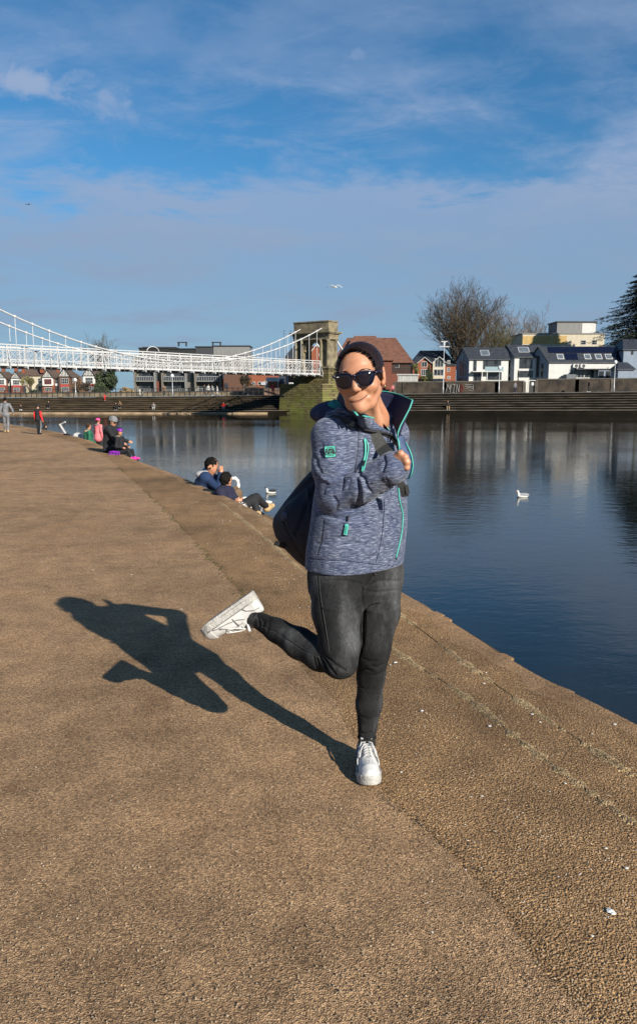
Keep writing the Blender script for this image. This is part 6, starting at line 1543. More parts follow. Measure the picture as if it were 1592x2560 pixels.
# ---- shoes
def shoe(org, fwd, up, seed, label=None):
    M = basis(fwd, up); org = np.array(org, np.float32); Mm = Matrix(M.tolist()); O = Vector(org.tolist())
    def W(x, y, z): return O+Mm@Vector((y, x, z))         # x forward, y sideways, z up
    L = .272
    wx = np.array([-.02, .0, .006, .03, .08, .13, .18, .22, .25, .264, .272, .29]); ww = np.array([.001, .012, .024, .034, .0355, .039, .0475, .047, .037, .024, .010, .001])
    hx = np.array([-.02, .0, .03, .07, .095, .125, .16, .20, .235, .26, .275]); hh = np.array([.080, .088, .094, .098, .106, .099, .088, .079, .073, .062, .042])
    def loc(p): q = (p-org)@M; return q[:, 1], q[:, 0], q[:, 2]
    def sole(p):
        x, y, z = loc(p); w = np.interp(x, wx, ww); tip = .0+.011*np.clip((x-.20)/.07, 0, 1)**2; d = np.maximum((np.abs(y)-w)*.8, np.abs(z-.0185-tip)-.0185)
        return smax(d, np.maximum(-x, x-L), .006)-.0
    def upper(p):
        x, y, z = loc(p); w = np.interp(x, wx, ww)*.93; h = np.interp(x, hx, hh); k = ((np.abs(y)/np.maximum(w, .002))**2.3+(np.maximum(z, 0)/h)**2.6)**(1/2.4)
        d = (k-1)*np.minimum(w, h)*.8; d = smax(d, np.maximum(.004-x, x-L+.006), .006); d = np.maximum(d, .02-z)
        d = smax(d, -cap_(np.stack([x, y, z], 1), (.055, 0, .085), (.035, 0, .15), .025, .034), .006)
        return d
    pad = .12; c = O+Mm@Vector((0, .136, .05)); lo = [c[i]-.17 for i in range(3)]; hi = [c[i]+.17 for i in range(3)]
    s = body('shoe', upper, lo, hi, .0030, LEATH, woman, label=label, smooth=1)
    body('sole', sole, lo, hi, .0030, SOLEM, s, smooth=1)
    body('toe_cap', lambda p: (lambda x, y, z: np.maximum(np.maximum(upper(p)-.0018, .222-x), .026-z))(*loc(p)), lo, hi, .0030, LEATH, s)
    hz = lambda x: float(np.interp(x, hx, hh)); wz = lambda x: float(np.interp(x, wx, ww))*.93
    def surfpt(x, t, o=.002):   # t: -1..1 across the top
        a = t*1.25; y = wz(x)*math.sin(a)*.98; z = hz(x)*max(.0, math.cos(a))**.78; n = Vector((math.sin(a), 0, math.cos(a))); return W(x, y+n.x*o, z+n.z*o)
    mb = MB()
    tb('eyestay_edge', [surfpt(x, t, .001) for x, t in ((.10, .62), (.14, .50), (.175, .38), (.186, 0), (.175, -.38), (.14, -.50), (.10, -.62))], .0020, mat('grey_seam', (.13, .13, .135), .8), s)
    for i, x in enumerate((.112, .126, .140, .154, .168)):
        for sg in (1, -1): mb.tube([surfpt(x, sg*.46, .001), surfpt(x+.004, sg*.2, .006), surfpt(x+.009, -sg*.15, .007), surfpt(x+.013, -sg*.46, .001)], .0026, 5)
    for sg in (1, -1):
        mb.tube([surfpt(.105, 0, .006), surfpt(.112, sg*.35, .014), surfpt(.135, sg*.62, .013), surfpt(.165, sg*.66, .010), surfpt(.176, sg*.5, .012), surfpt(.15, sg*.42, .014), surfpt(.118, sg*.15, .012)], .0027, 5)
        mb.tube([surfpt(.108, sg*.1, .008), surfpt(.13, sg*.55, .013), surfpt(.17, sg*.78, .008), surfpt(.19, sg*.82, .004)], .0027, 5)
    put('laces', mb, LEATH, s, True)
    m2 = MB(); 
    for k in range(4):
        for j in range(3): q = surfpt(.205+k*.010, (j-1)*.22, .0005); m2.box(q, (.0022, .0022, .0022))
    put('perforation', m2, mat('grey_holes', (.12, .12, .12), .9), s)
    GS = MATS['grey_seam']
    for sg in (1, -1):
        tb('side_seam', [W(x, sg*(wz(x)+.0015)*k, z) for x, z, k in ((.245, .030, .9), (.20, .044, .95), (.15, .050, .97), (.11, .060, .95), (.085, .075, .85))], .0017, GS, s)
        tb('side_seam', [W(x, sg*(wz(x)+.001)*k, z) for x, z, k in ((.012, .07, .72), (.035, .066, .90), (.062, .050, .96), (.07, .036, .99))], .0017, GS, s)
        tb('side_seam', [W(x, sg*(wz(x)+.001)*k, z) for x, z, k in ((.118, .085, .80), (.122, .066, .93), (.125, .045, .98))], .0015, GS, s)
        tb('sole_groove', [W(x, sg*(float(np.interp(x, wx, ww))+.0002), .0345) for x in (.02, .05, .10, .15, .20, .235)], .0018, GS, s)
        tb('sole_groove', [W(x, sg*(float(np.interp(x, wx, ww))+.0002), .012) for x in (.02, .05, .10, .15, .20, .235)], .0010, GS, s)
    mb = MB(); mb.loft([[W(.088+.012*t, .022*k, .098+.028*t+.006*(1-abs(k))) for k in (-1, -.5, 0, .5, 1)] + [W(.094+.012*t, .022*k, .094+.028*t+.006*(1-abs(k))) for k in (1, .5, 0, -.5, -1)] for t in (0, .4, .8, 1.0)]); put('tongue', mb, LEATH, s, True)
    return s
tf = Vector((.045, -1, 0)).normalized(); toe = G(926, 1970); shoe((toe-tf*.268), tf, (0, 0, 1), 1)
t2 = Vector((-.79, .06, -.57)).normalized(); u2 = Vector((.57, -.12, -.80)); shoe(P(632, 1476, 3.00)+Vector((0, 0, 0)), t2, u2, 2, 'white shoe with its sole turned up')
# socks
body('sock', lambda p: chain(p, [RSHK[-1], P(632, 1546, 3.0)], [.033, .035]), (-.4, 2.85, .5), (-.1, 3.15, .85), .004, BLK, woman)
body('sock', lambda p: chain(p, [LLEG[-1], P(917, 1862, 2.935)], [.032, .034]), (.0, 2.8, .0), (.35, 3.1, .3), .004, BLK, woman)

# ---- backpack: hangs on her, a thing of its own
PK = mat('navy_backpack_fabric', (0.004, 0.006, 0.016), 0.7, 0.3, 25, 0.4, 300)
pk = thing('backpack', 'dark navy backpack hanging behind the smiling woman in sunglasses', 'backpack', P(745, 1415, 3.1))
BK = tab([(1165, 792, 850), (1200, 762, 860), (1256, 720, 862), (1293, 696, 858), (1312, 693, 858), (1340, 700, 856), (1365, 716, 855), (1400, 748, 856), (1424, 776, 850)], 3.09, kx=1.05, ky=1.0)
pkb = body('pack_body', lambda p: smin(column(p, *BK, A0+.1, 3.0), ell(p, P(755, 1300, 3.03), (.085, .07, .09)), .02), (-.35, 2.85, .75), (.25, 3.4, 1.45), .005, PK, pk, smooth=3)
field_lines(pkb, [([(790, 1190), (740, 1230), (712, 1262)], 6, -.012), ([(800, 1185), (760, 1280), (735, 1340)], 4, -.008), ([(706, 1300), (735, 1360), (760, 1400)], 2.5, -.006), ([(770, 1220), (775, 1300), (770, 1380)], 5, .006)])
pb = bvh(pkb)
mb = MB(); c = on(pb, 712, 1291, .003, 3.0); mb.loft([[c+Vector((r*.015*math.cos(a)*1.0, -y, r*.019*math.sin(a)+r*.006*math.cos(a))) for a in [2*PI*k/20 for k in range(20)]] for r, y in ((1, 0), (.9, .004), (.4, .006))]); put('oval_patch', mb, mat('grey_navy_rubber', (.03, .04, .075), .5, .2, 40), pk, True)
ptube('zip_line', [(262,1668),(285,1740),(345,1820)], .0022, GREYS, .001, pk, pb)
mb = MB(); mb.bar(P(712, 1366, 3.03), P(688, 1357, 3.0), .018, .008, up=(0, 1, 0)); put('tab', mb, BLK, pk)
def ribbon(name, pts, w, m_, parent, th=.003):
    mb = MB(); pts = [Vector(p) for p in pts]; A, B = [], []
    for i, p in enumerate(pts):
        d = (pts[min(i+1, len(pts)-1)]-pts[max(i-1, 0)]).normalized(); v = (p-Vector((0, 0, CAMH))).normalized(); s = d.cross(v).normalized()*w/2; A.append(p-s); B.append(p+s)
    n = Vector((0, th, 0)); k = len(pts); vs = A+B+[a+n for a in A]+[b+n for b in B]
    fs = []
    for i in range(k-1): fs += [(i, i+1, k+i+1, k+i), (2*k+i, 3*k+i, 3*k+i+1, 2*k+i+1), (i, 2*k+i, 2*k+i+1, i+1), (k+i, k+i+1, 3*k+i+1, 3*k+i)]
    mb.add(vs, fs); return put(name, mb, m_, parent, False)
ribbon('shoulder_strap', [onj(985,880,.006), onj(1030,950,.012), onj(1075,1020,.016), P(*zp(1115,1075), 2.705), P(*zp(1150,1115), 2.69)], .048, GREYS, pk)
ribbon('shoulder_strap', [P(812, 1052, 2.80), P(835, 1044, 2.795), P(860, 1048, 2.775), P(885, 1062, 2.74)], .020, BLK, pk)
ribbon('strap_end', [P(*zp(x, y), d) for x, y, d in ((1225,1320,2.70),(1262,1370,2.70),(1280,1450,2.705))], .026, BLK, pk)
mb = MB(); mb.box((0, 0, 0), (.012, .006, .03), Matrix.Translation(P(*zp(1296,1385), 2.70)) @ Matrix.Rotation(R(-12), 4, 'Y')); put('buckle', mb, BLK, pk)
# ------------------------------------------------------------ other people
def cloth(name, c, var=.25): return mat(name, c, .85, var, 9, .4, 30)
CL = dict(grey=cloth('grey_marl', (.15, .155, .165)), black=cloth('black_cloth', (.010, .010, .012)), red=cloth('red_cloth', (.60, .02, .02)), green=cloth('bottle_green_coat', (.012, .10, .055)),
          pink=cloth('coral_pink_coat', (.62, .16, .18)), blue=cloth('blue_jacket', (.006, .024, .075)), navy=cloth('dark_navy', (.012, .012, .035)), white=cloth('white_cloth', (.40, .40, .385), .1),
          fur=cloth('tan_fur', (.26, .19, .11), .4), jean=cloth('mid_jean', (.05, .07, .12)), brown=cloth('brown_cloth', (.14, .09, .05)), purple=mat('purple_gloss', (.20, .02, .34), .25, .15, 8), hotpink=mat('pink_gloss', (.75, .05, .22), .25, .12, 8),
          lgrey=cloth('light_grey_wool', (.17, .17, .175)), hair=mat('black_hair', (.006, .005, .004), .8, .3, 60, spec=.15), bhair=mat('brown_hair', (.04, .022, .013), .8, .3, 60, spec=.2), tan=cloth('tan_leather', (.40, .27, .13)), magenta=mat('magenta_gloss', (.70, .03, .30), .3, .2, 20))
def frame(f): f = Vector(f); f.z = 0; f.normalize(); return f, Vector((-f.y, f.x, 0)), Vector((0, 0, 1))
def pose(base, H, face, kind='stand', arms=None, lean=.05, head_f=None, step=.12, drop=.42, knee=.0):
    """joints for a figure of height H whose feet (or seat) are at base and who faces 'face'"""
    f, l, z = frame(face); s = H/1.7; J = {}; b = Vector(base)
    if kind in ('stand', 'walk'):
        pel = b+z*.92*s; J['hip'] = [pel+l*.09*s*q for q in (1, -1)]
        st = step if kind == 'walk' else .03
        J['knee'] = [J['hip'][i]+z*(-.43*s)+f*(.10*s if (i == 0 and kind == 'walk') else .02*s)+f*(.0) for i in (0, 1)]
        J['ankle'] = [b+l*.09*s*q+f*st*q*s*1.4+z*.07*s for q in (1, -1)]
    else:
        pel = b+z*.10*s; J['hip'] = [pel+l*.09*s*q for q in (1, -1)]
        J['knee'] = [J['hip'][i]+f*.42*s+z*(.06+knee)*s+l*.04*s*(1-2*i) for i in (0, 1)]
        J['ankle'] = [J['knee'][i]+f*.08*s-z*drop*s for i in (0, 1)]
    J['toe'] = [a+f*.19*s-z*.03*s for a in J['ankle']]
    up = (z+f*lean).normalized(); J['pel'] = pel; J['chest'] = pel+up*.40*s; J['neck'] = pel+up*.56*s; J['head'] = J['neck']+up*.18*s
    J['sh'] = [pel+up*.50*s+l*.185*s*q for q in (1, -1)]
    J['elb'] = [J['sh'][i]-z*.28*s+l*.06*s*(1-2*i)-f*.03*s for i in (0, 1)]; J['hand'] = [J['elb'][i]-z*.24*s+f*.06*s for i in (0, 1)]
    if kind == 'sit': J['hand'] = [J['elb'][i]+f*.22*s-z*.04*s-l*.05*s*(1-2*i) for i in (0, 1)]
    J['f'], J['l'], J['s'] = f, l, s; J['hf'] = Vector(head_f) if head_f else f
    return J
def person(label, J, top='black', legs='black', shoes='white', hair='hair', hat=None, hood=None, h=.014, fat=1.0, long_hair=False, group=None, sleeves=None, coat=0.0, mask=False, extra=None, base=None, glasses=False):
    s = J['s']; b = base or (J['ankle'][0]+J['ankle'][1])/2
    r = thing('person', label, 'person', b, 0, group)
    pts = [J['head']+Vector((0, 0, .2*s))]+[J['head']]+J['elb']+J['hand']+J['knee']+J['ankle']+J['toe']+J['sh']
    lo = [min(p[i] for p in pts)-.17*s for i in range(3)]; hi = [max(p[i] for p in pts)+.17*s for i in range(3)]
    hm = basis(J['hf'], (0, 0, 1)); hc = J['head']; at_ = lambda p: (p-np.array(hc, np.float32))@hm.astype(np.float32)
    def torso(p, e):
        d = chain(p, [J['pel'], (J['pel']+J['chest'])/2, J['chest']], [(.135+e)*s*fat, (.125+e)*s*fat, (.14+e)*s*fat], .03*s)
        return smin(d, cap_(p, J['sh'][0], J['sh'][1], (.065+e)*s*fat, (.065+e)*s*fat), .07*s)
    def arms(p, e): return np.minimum(chain(p, [J['sh'][0], J['elb'][0], J['hand'][0]], [(.055+e)*s, (.046+e)*s, (.032+e)*s]), chain(p, [J['sh'][1], J['elb'][1], J['hand'][1]], [(.055+e)*s, (.046+e)*s, (.032+e)*s]))
    def legf(p, e):
        return np.minimum(*[chain(p, [J['hip'][i], J['knee'][i], J['ankle'][i]], [(.085+e)*s, (.058+e)*s, (.04+e)*s]) for i in (0, 1)])
    def skin(p):
        q = at_(p); d = smin(ell(q, (0, -.01*s, .02*s), (.075*s, .095*s, .10*s)), ell(q, (0, .025*s, -.04*s), (.055*s, .062*s, .075*s)), .03*s)
        d = smin(d, ell(q, (0, .092*s, -.015*s), (.012*s, .018*s, .022*s)), .012*s)
        for k in (-1, 1): d = smin(d, ell(q, (k*.076*s, -.01*s, -.01*s), (.01*s, .018*s, .03*s)), .006*s); d = smax(d, -ell(q, (k*.03*s, .095*s, .01*s), (.016*s, .012*s, .01*s)), .01*s)
        d = smin(d, cap_(p, J['head']-Vector((0, 0, .03*s)), J['chest'], .05*s, .06*s), .03*s); d = smin(d, torso(p, -.03), .03*s); d = smin(d, arms(p, -.012), .02*s); d = smin(d, legf(p, -.02), .02*s)
        for i in (0, 1):
            v = (J['hand'][i]-J['elb'][i]).normalized(); d = smin(d, cap_(p, J['hand'][i], J['hand'][i]+v*.06*s, .034*s, .032*s), .012*s)
            if h < .02:
                w = v.orthogonal().normalized()
                for k in range(4): q0 = J['hand'][i]+v*.07*s+w*(k-1.5)*.019*s; d = smin(d, cap_(p, q0, q0+v*.05*s, .0095*s, .008*s), .004*s)
                d = smin(d, cap_(p, J['hand'][i]+w*.025*s+v*.02*s, J['hand'][i]+w*.055*s+v*.06*s, .011*s, .009*s), .006*s)
        return d
    body('body', skin, lo, hi, h, SKIN if not mask else SKIN, r)
    tor = lambda p: torso(p, .012)
    if coat: tor = lambda p: smin(torso(p, .012), cap_(p, J['pel'], J['pel']-Vector((0, 0, coat*s)), .17*s*fat, .19*s*fat), .05*s)
    sl = lambda p: arms(p, .012)
    neck = lambda p: cap_(p, J['neck']-Vector((0, 0, .02)), J['neck']+Vector((0, 0, .045*s)), .068*s, .062*s)
    wr = lambda p, d: d
    if sleeves: body('top', lambda p: smin(tor(p), neck(p), .02*s), lo, hi, h, CL[top], r); body('sleeves', lambda p: arms(p, .018), lo, hi, h, CL[sleeves], r)
    else: body('jacket', lambda p: smin(smin(tor(p), neck(p), .02*s), sl(p), .03*s), lo, hi, h, CL[top], r)
    body('trousers', lambda p: smin(smin(legf(p, .006), cap_(p, J['hip'][0], J['hip'][1], .10*s, .10*s), .04*s), cap_(p, J['pel'], J['pel']+Vector((0, 0, .05*s)), .12*s, .11*s), .04*s), lo, hi, h, CL[legs], r)
    for i in (0, 1):
        a, t = J['ankle'][i], J['toe'][i]; body('shoe', lambda p: smin(cap_(p, a-Vector((0, 0, .02*s))-(t-a)*.15, t, .05*s, .038*s), cap_(p, a-Vector((0, 0, .02*s)), a+Vector((0, 0, .02*s)), .05*s, .048*s), .02*s), [min(a[k], t[k])-.1*s for k in range(3)], [max(a[k], t[k])+.1*s for k in range(3)], min(h, .02), CL[shoes], r)
    def hairf(p):
        q = at_(p); d = ell(q, (0, -.020*s, .024*s), (.082*s, .100*s, .104*s)); d = smax(d, -ell(q, (0, .120*s, -.020*s), (.11*s, .125*s, .098*s)), .010*s); d = np.maximum(d, -(q[:, 2]+.07*s))
        if h < .02: d = d + .016*s*np.sin(q[:, 0]*75/s+2)*np.sin(q[:, 2]*66/s)*np.sin(q[:, 1]*60/s+1)+.005*s*np.sin(q[:, 0]*200/s+q[:, 2]*150/s)
        if long_hair: d = smin(d, ell(q, (0, -.05*s, -.07*s), (.08*s, .06*s, .09*s)), .03*s); d = smax(d, -ell(q, (0, .12*s, -.04*s), (.07*s, .11*s, .10*s)), .01*s)
        return d
    body('hair', hairf, [hc[k]-.2*s for k in range(3)], [hc[k]+.2*s for k in range(3)], min(h, .02), CL[hair], r)
    if hat: 
        nm, cm = hat
        def hatf(p):
            q = at_(p); d = ell(q, (0, -.012*s, .045*s), (.098*s, .118*s, .105*s)); d = np.maximum(d, -(q[:, 2]-(.015 if nm != 'beanie' else .012)*s+.25*q[:, 1]*(0 if nm == 'beanie' else .6)))
            if nm == 'cap': d = np.minimum(d, np.maximum(ell(q, (0, .12*s, .04*s), (.07*s, .07*s, .014*s)), -1))
            if nm == 'helmet': d = smax(d, -ell(q, (0, .05*s, .05*s), (.012*s, .2*s, .4*s))-.004*s, .004*s) if False else d
            return d
        ho = body(nm, hatf, [hc[k]-.22*s for k in range(3)], [hc[k]+.22*s for k in range(3)], min(h, .02), CL[cm], r)
        if nm == 'helmet' and h < .02:
            hmM = Matrix(hm.tolist())
            for k in (-1, 0, 1):
                mb = MB(); mb.tube([hc+hmM@Vector((k*.045*s, .118*s*math.sin(t), (.045+.107*math.cos(t)*(1-.12*abs(k)))*s)) for t in (-.9, -.5, -.1, .3, .7)], [.004*s, .011*s, .012*s, .011*s, .004*s], 6); put('vent', mb, CL['black'], ho, True)
    if hood:
        body('hood', lambda p: smin(ell(p, J['neck']-J['f']*.06*s+Vector((0, 0, .0*s)), (.105*s, .105*s, .055*s)), cap_(p, J['sh'][0].lerp(J['sh'][1], .3)+Vector((0, 0, .05*s)), J['sh'][0].lerp(J['sh'][1], .7)+Vector((0, 0, .05*s)), .055*s, .055*s), .04*s), [J['neck'][k]-.3*s for k in range(3)], [J['neck'][k]+.3*s for k in range(3)], min(h, .02), CL[hood], r)
    if mask: body('face_mask', lambda p: (lambda q: np.maximum(ell(q, (0, .028*s, -.045*s), (.063*s, .074*s, .060*s)), -(q[:, 1]-.03*s)))(at_(p)), [hc[k]-.2*s for k in range(3)], [hc[k]+.2*s for k in range(3)], min(h, .02), CL['white'], r)
    if glasses:
        M_ = Matrix(hm.tolist()); mb = MB()
        for k in (-1, 1): mb.box((0, 0, 0), (.048*s, .012, .036*s), Matrix.Translation(hc+M_@Vector((k*.032*s, .095*s, .008*s))) @ M_.to_4x4())
        mb.box((0, 0, 0), (.17*s, .006, .010*s), Matrix.Translation(hc+M_@Vector((0, .085*s, .018*s))) @ M_.to_4x4()); put('sunglasses', mb, LENS, r)
    return r
# boy in grey walking away, child in black and red
J = pose(G(18, 1081), 1.22, (-.25, 1, 0), 'walk', lean=.06); J['hand'][1] += Vector((.10, -.02, .05)); J['elb'][1] += Vector((.06, 0, .02))
person('child in grey hooded tracksuit walking away at the left edge', J, 'grey', 'grey', 'tan', 'hair', None, 'grey', h=.014)
J = pose(G(98, 1086), .98, (.35, .9, 0), 'stand', lean=.02, head_f=(.75, .2, -.25)); J['hand'][1] = J['elb'][1]+Vector((.06, -.02, -.17))
p_ = person('small child in black top with red sleeves and dark cap standing on the path', J, 'black', 'black', 'black', 'hair', ('cap', 'black'), None, h=.012, sleeves='red', mask=True)
mb = MB(); 
for i in (0, 1):
    a = J['hip'][i]; k = J['knee'][i]; n = J['ankle'][i]; o = -J['l']*(.0) + Vector((.055, -.02, 0)); mb = MB(); mb.tube([a+o*1.2, k+o*.85, n+o*.7+Vector((0, 0, .03))], .008, 5); put('stripe', mb, CL['white'], p_)
# green coat, sitting on the steps with back to us
def edge_pt(u, v, dn, out): p = G(u, v); q, t = at_near(sub, p); nn = Vector((t.y, -t.x, 0)); return Vector((q.x, q.y, -dn))+nn*out
Yg = 25.5; b = P(217, 1058, Yg); J = pose((b.x, Yg, b.z-.86), 1.55, (.9, .5, 0), 'sit', lean=.10, head_f=(.6, .8, 0), drop=.40)
person('person in bottle green coat with fur-trimmed hood sitting with back to the camera', J, 'green', 'navy', 'black', 'bhair', None, 'fur', h=.018, coat=.05, fat=1.15)
Yg = 23.8; b = P(245, 1050, Yg); J = pose((b.x, Yg, b.z-1.08), 1.08, (.6, .8, 0), 'stand', lean=.03, head_f=(.7, .5, 0))
person('child in coral pink coat and pink cycle helmet standing below the edge', J, 'pink', 'black', 'black', 'bhair', ('helmet', 'hotpink'), 'lgrey', h=.014, coat=.08, fat=1.1)
# man in black coat and grey beanie bending over the child in the purple helmet
b = G(283, 1128); b = Vector((P(283, 1060, 19.3).x-.10, 19.3, 0)); zt = P(283, 1046, 19.3).z
J = pose(b+Vector((-.05, 0, -.02)), 1.72, (1, -.10, 0), 'sit', lean=.22, head_f=(1, -.45, -.35), drop=.32); dz = zt-(J['head'].z+.13); 
for k in ('head', 'neck'): J[k] += Vector((0, 0, dz*.6))
J['elb'][0] = J['sh'][0]+Vector((.14, .0, -.26)); J['hand'][0] = J['elb'][0]+Vector((.20, -.02, -.06)); J['elb'][1] = J['sh'][1]+Vector((.16, -.06, -.24)); J['hand'][1] = J['elb'][1]+Vector((.18, .02, -.10))
person('man in black coat, grey beanie and sunglasses sitting on the bank edge', J, 'black', 'black', 'black', 'bhair', ('beanie', 'lgrey'), None, h=.014, fat=1.2, coat=.0, glasses=True)
Yc = 18.6; b = P(303, 1068, Yc); J = pose((b.x-.05, Yc, b.z-.66), 1.12, (1, -.25, 0), 'sit', lean=.05, head_f=(1, -.5, -.1), drop=.25)
pc = person('child in purple helmet and fur-collared dark coat in front of the man in black', J, 'black', 'black', 'magenta', 'bhair', ('helmet', 'purple'), 'fur', h=.013)
mb = MB(); a = G(292, 1136); a = Vector((a.x, 18.4, .06)); 
for k in range(4): mb.tube([a+Vector((.065*k-.1+.028*math.cos(t), 0, .028*math.sin(t)-.03)) for t in [2*PI*i/10 for i in range(10)]], .010, 5, close=True)
mb.tube([a+Vector((-.12, 0, .01)), a+Vector((-.02, 0, .015)), a+Vector((.12, 0, .0))], [.018, .03, .02], 8); o = put('skate', mb, CL['purple']); tag(o, 'purple roller skate on the ground beside the man in black', 'roller skate'); solo(o, a)
# couple on the steps
J = pose((P(520, 1250, 12.45).x, 12.45, P(0, 1143, 12.45).z-.88), 1.88, (1, .25, 0), 'sit', lean=.22, head_f=(.9, -.25, -.38), drop=.42, knee=.12)
J['head'] = P(531, 1166, 12.40)+Vector((-.01, 0, 0)); J['neck'] = P(517, 1186, 12.43); J['chest'] = P(514, 1214, 12.45); J['pel'] = P(514, 1262, 12.45); J['sh'] = [P(527, 1192, 12.57), P(513, 1194, 12.32)]
J['elb'] = [P(546, 1216, 12.57), P(548, 1222, 12.20)]; J['hand'] = [P(549, 1190, 12.50), P(552, 1186, 12.27)]
person('dark-haired man in blue jacket with white hood, hand to mouth, on the bank edge', J, 'blue', 'brown', 'brown', 'hair', None, 'white', h=.011, fat=1.12, base=J['pel'])
J = pose((P(566, 1268, 11.35).x, 11.35, P(0, 1180, 11.35).z-.86), 1.76, (1, .05, 0), 'sit', lean=-.05, head_f=(.45, .85, 0), drop=.42)
J['head'] = P(566, 1201, 11.35); J['neck'] = P(564, 1221, 11.35); J['chest'] = P(562, 1240, 11.35); J['pel'] = P(580, 1276, 11.35); J['sh'] = [P(573, 1229, 11.53), P(553, 1231, 11.17)]
J['elb'] = [P(590, 1250, 11.55), P(561, 1256, 11.07)]; J['hand'] = [P(606, 1256, 11.45), P(587, 1252, 11.01)]
J['hip'] = [P(592, 1272, 11.45), P(590, 1276, 11.25)]; J['knee'] = [P(641, 1244, 11.65), P(634, 1246, 11.45)]; J['ankle'] = [P(668, 1268, 11.85), P(645, 1288, 11.30)]; J['toe'] = [P(681, 1264, 11.95), P(655, 1296, 11.20)]
pg = person('black-haired person in dark navy coat and black trousers sitting with crossed legs', J, 'navy', 'black', 'tan', 'hair', None, None, h=.011, fat=1.05, base=J['pel'])
bagm = mat('black_white_pattern', (.02, .02, .02), .7, .1, 38, col2=(.75, .75, .72), contrast=(.48, .52))
body('patterned_top', lambda p: smin(ell(p, P(604, 1266, 11.15), (.075, .09, .06)), cap_(p, P(596, 1258, 11.15), P(613, 1275, 11.15), .04, .05), .03), [P(604, 1266, 11.15)[k]-.2 for k in range(3)], [P(604, 1266, 11.15)[k]+.2 for k in range(3)], .01, bagm, pg)
c = P(622, 1287, 11.10); mb = MB(); mb.lathe((c.x, c.y, c.z-.03), [(.01, 0), (.05, .005), (.055, .03), (.02, .06), (.005, .065)], 10); o = put('bag', mb, CL['white'], None, True); tag(o, 'small white crumpled bag on the edge beside the black trousers', 'bag'); solo(o, c)

# scooter and white bag near the green coat
r = thing('kick_scooter', 'white T-bar kick scooter lying on the bank edge left of the green coat', 'scooter', P(168, 1088, 27))
mb = MB(); mb.bar(P(166, 1085, 27), P(150, 1060, 27), .05, .05); put('stem', mb, WHITE, r)
mb = MB(); mb.bar(P(147, 1064, 27.1), P(164, 1055, 26.9), .045, .045); put('handlebar', mb, WHITE, r)
mb = MB(); mb.bar(P(147, 1064, 27.1), P(149.5, 1062.6, 27.1), .08, .08); put('grip', mb, CL['black'], r)
mb = MB(); mb.bar(P(166, 1085, 27), P(186, 1093, 26.6), .12, .04); put('deck', mb, CL['black'], r)
mb = MB(); c = P(167, 1090, 27); mb.tube([c+Vector((.09*math.cos(t), 0, .09*math.sin(t))) for t in [2*PI*k/12 for k in range(12)]], .025, 6, close=True); put('wheel', mb, CL['black'], r, True)
c = P(195, 1091, 26.2); o = body('bag', lambda p: smax(ell(p, c, (.17, .12, .13)), -ell(p, c+Vector((.02, -.1, .08)), (.09, .05, .05)), .03), [c[k]-.25 for k in range(3)], [c[k]+.25 for k in range(3)], .02, CL['white']); tag(o, 'white rounded bag on the ground between the scooter and the green coat', 'bag'); solo(o, c)
r = thing('person', 'dark crouching figure low beside the child with red sleeves', 'person', P(112, 1083, 31))
c = P(112, 1072, 31); body('body', lambda p: smin(ell(p, c-Vector((0, 0, .1)), (.09, .09, .16)), ell(p, c+Vector((.05, 0, .08)), (.05, .05, .06)), .03), [c[k]-.35 for k in range(3)], [c[k]+.35 for k in range(3)], .025, SKIN, r)
body('jacket', lambda p: smin(ell(p, c-Vector((0, 0, .12)), (.12, .11, .20)), smax(ell(p, c+Vector((.04, .0, .10)), (.08, .08, .085)), -ell(p, c+Vector((.10, -.03, .08)), (.05, .06, .05)), .01), .03), [c[k]-.35 for k in range(3)], [c[k]+.35 for k in range(3)], .025, CL['black'], r)
# figures on the far bank
def farp(label, u, Y, top, legs, face, H=1.7, kind='walk', hat=None, v=None, group=None, hair='hair', z=None):
    b = Vector(wpt(u, Y)); 
    if z is not None: b.z = z
    def tread(Y_): return max(0, min(7, int((Y_-shore(b.x)-1)/.72)))
    tz = lambda k: WZ+.12+(topz(b.x)-WZ-.12)*(k+1)/8+.01
    if kind == 'sit':
        b = P(u, v, Y); zs_ = b.z-.25; k = min(range(8), key=lambda k: abs(tz(k)-zs_)); b.z = tz(k); b.y = shore(b.x)+1+.72*k+.22; b.x = (u-796)/F*(b.y*math.cos(PITCH)+.0)
    elif z is not None: b.z = tz(tread(Y))
    J = pose(b, H, face, kind, lean=.1 if kind != 'sit' else .25, step=.16, drop=.38)
    return person(label, J, top, legs, 'white' if legs != 'white' else 'black', hair, hat, h=.035, group=group)
farp('walker in pale blue top on the far promenade below the middle modern house', 1286, 127, 'lgrey', 'navy', (.3, -1, 0))
farp('walker in dark clothes striding past the long dark wall at the right', 1471, 127, 'black', 'black', (-1, -.1, 0), 1.8)
farp('standing figure in a bright red coat under the white notice board', 682, 127, 'red', 'black', (.2, -1, 0), 1.75)
farp('figure in black beside the bridge pier', 706, 127, 'black', 'black', (0, 1, 0), 1.6)
farp('child in white top with black trousers beyond the far railing', 488, 127, 'white', 'black', (1, 0, 0), 1.25)
farp('tallest white-clad figure of the huddle by the far railing', 521, 127, 'white', 'black', (.5, -.5, 0), 1.75)
farp('white-clad figure at the centre of the huddle by the far railing', 532, 127.6, 'white', 'jean', (-.5, -.5, 0), 1.65)
farp('white-clad figure at the right end of the huddle by the far railing', 544, 127, 'white', 'white', (-1, 0, 0), 1.6)
farp('black-clad figure left of the huddle by the far railing', 510, 127.3, 'black', 'black', (1, 0, 0), 1.7)
farp('dark figure standing under the right balconies of the apartment block', 474, 127, 'black', 'black', (0, 1, 0), 1.5)
farp('person in brown and dark clothes below the left balconies', 411, 127, 'brown', 'black', (0, -1, 0), 1.6)
farp('child in white beside the straw-coloured hedge', 350, 127, 'white', 'white', (1, -.4, 0), 1.3)
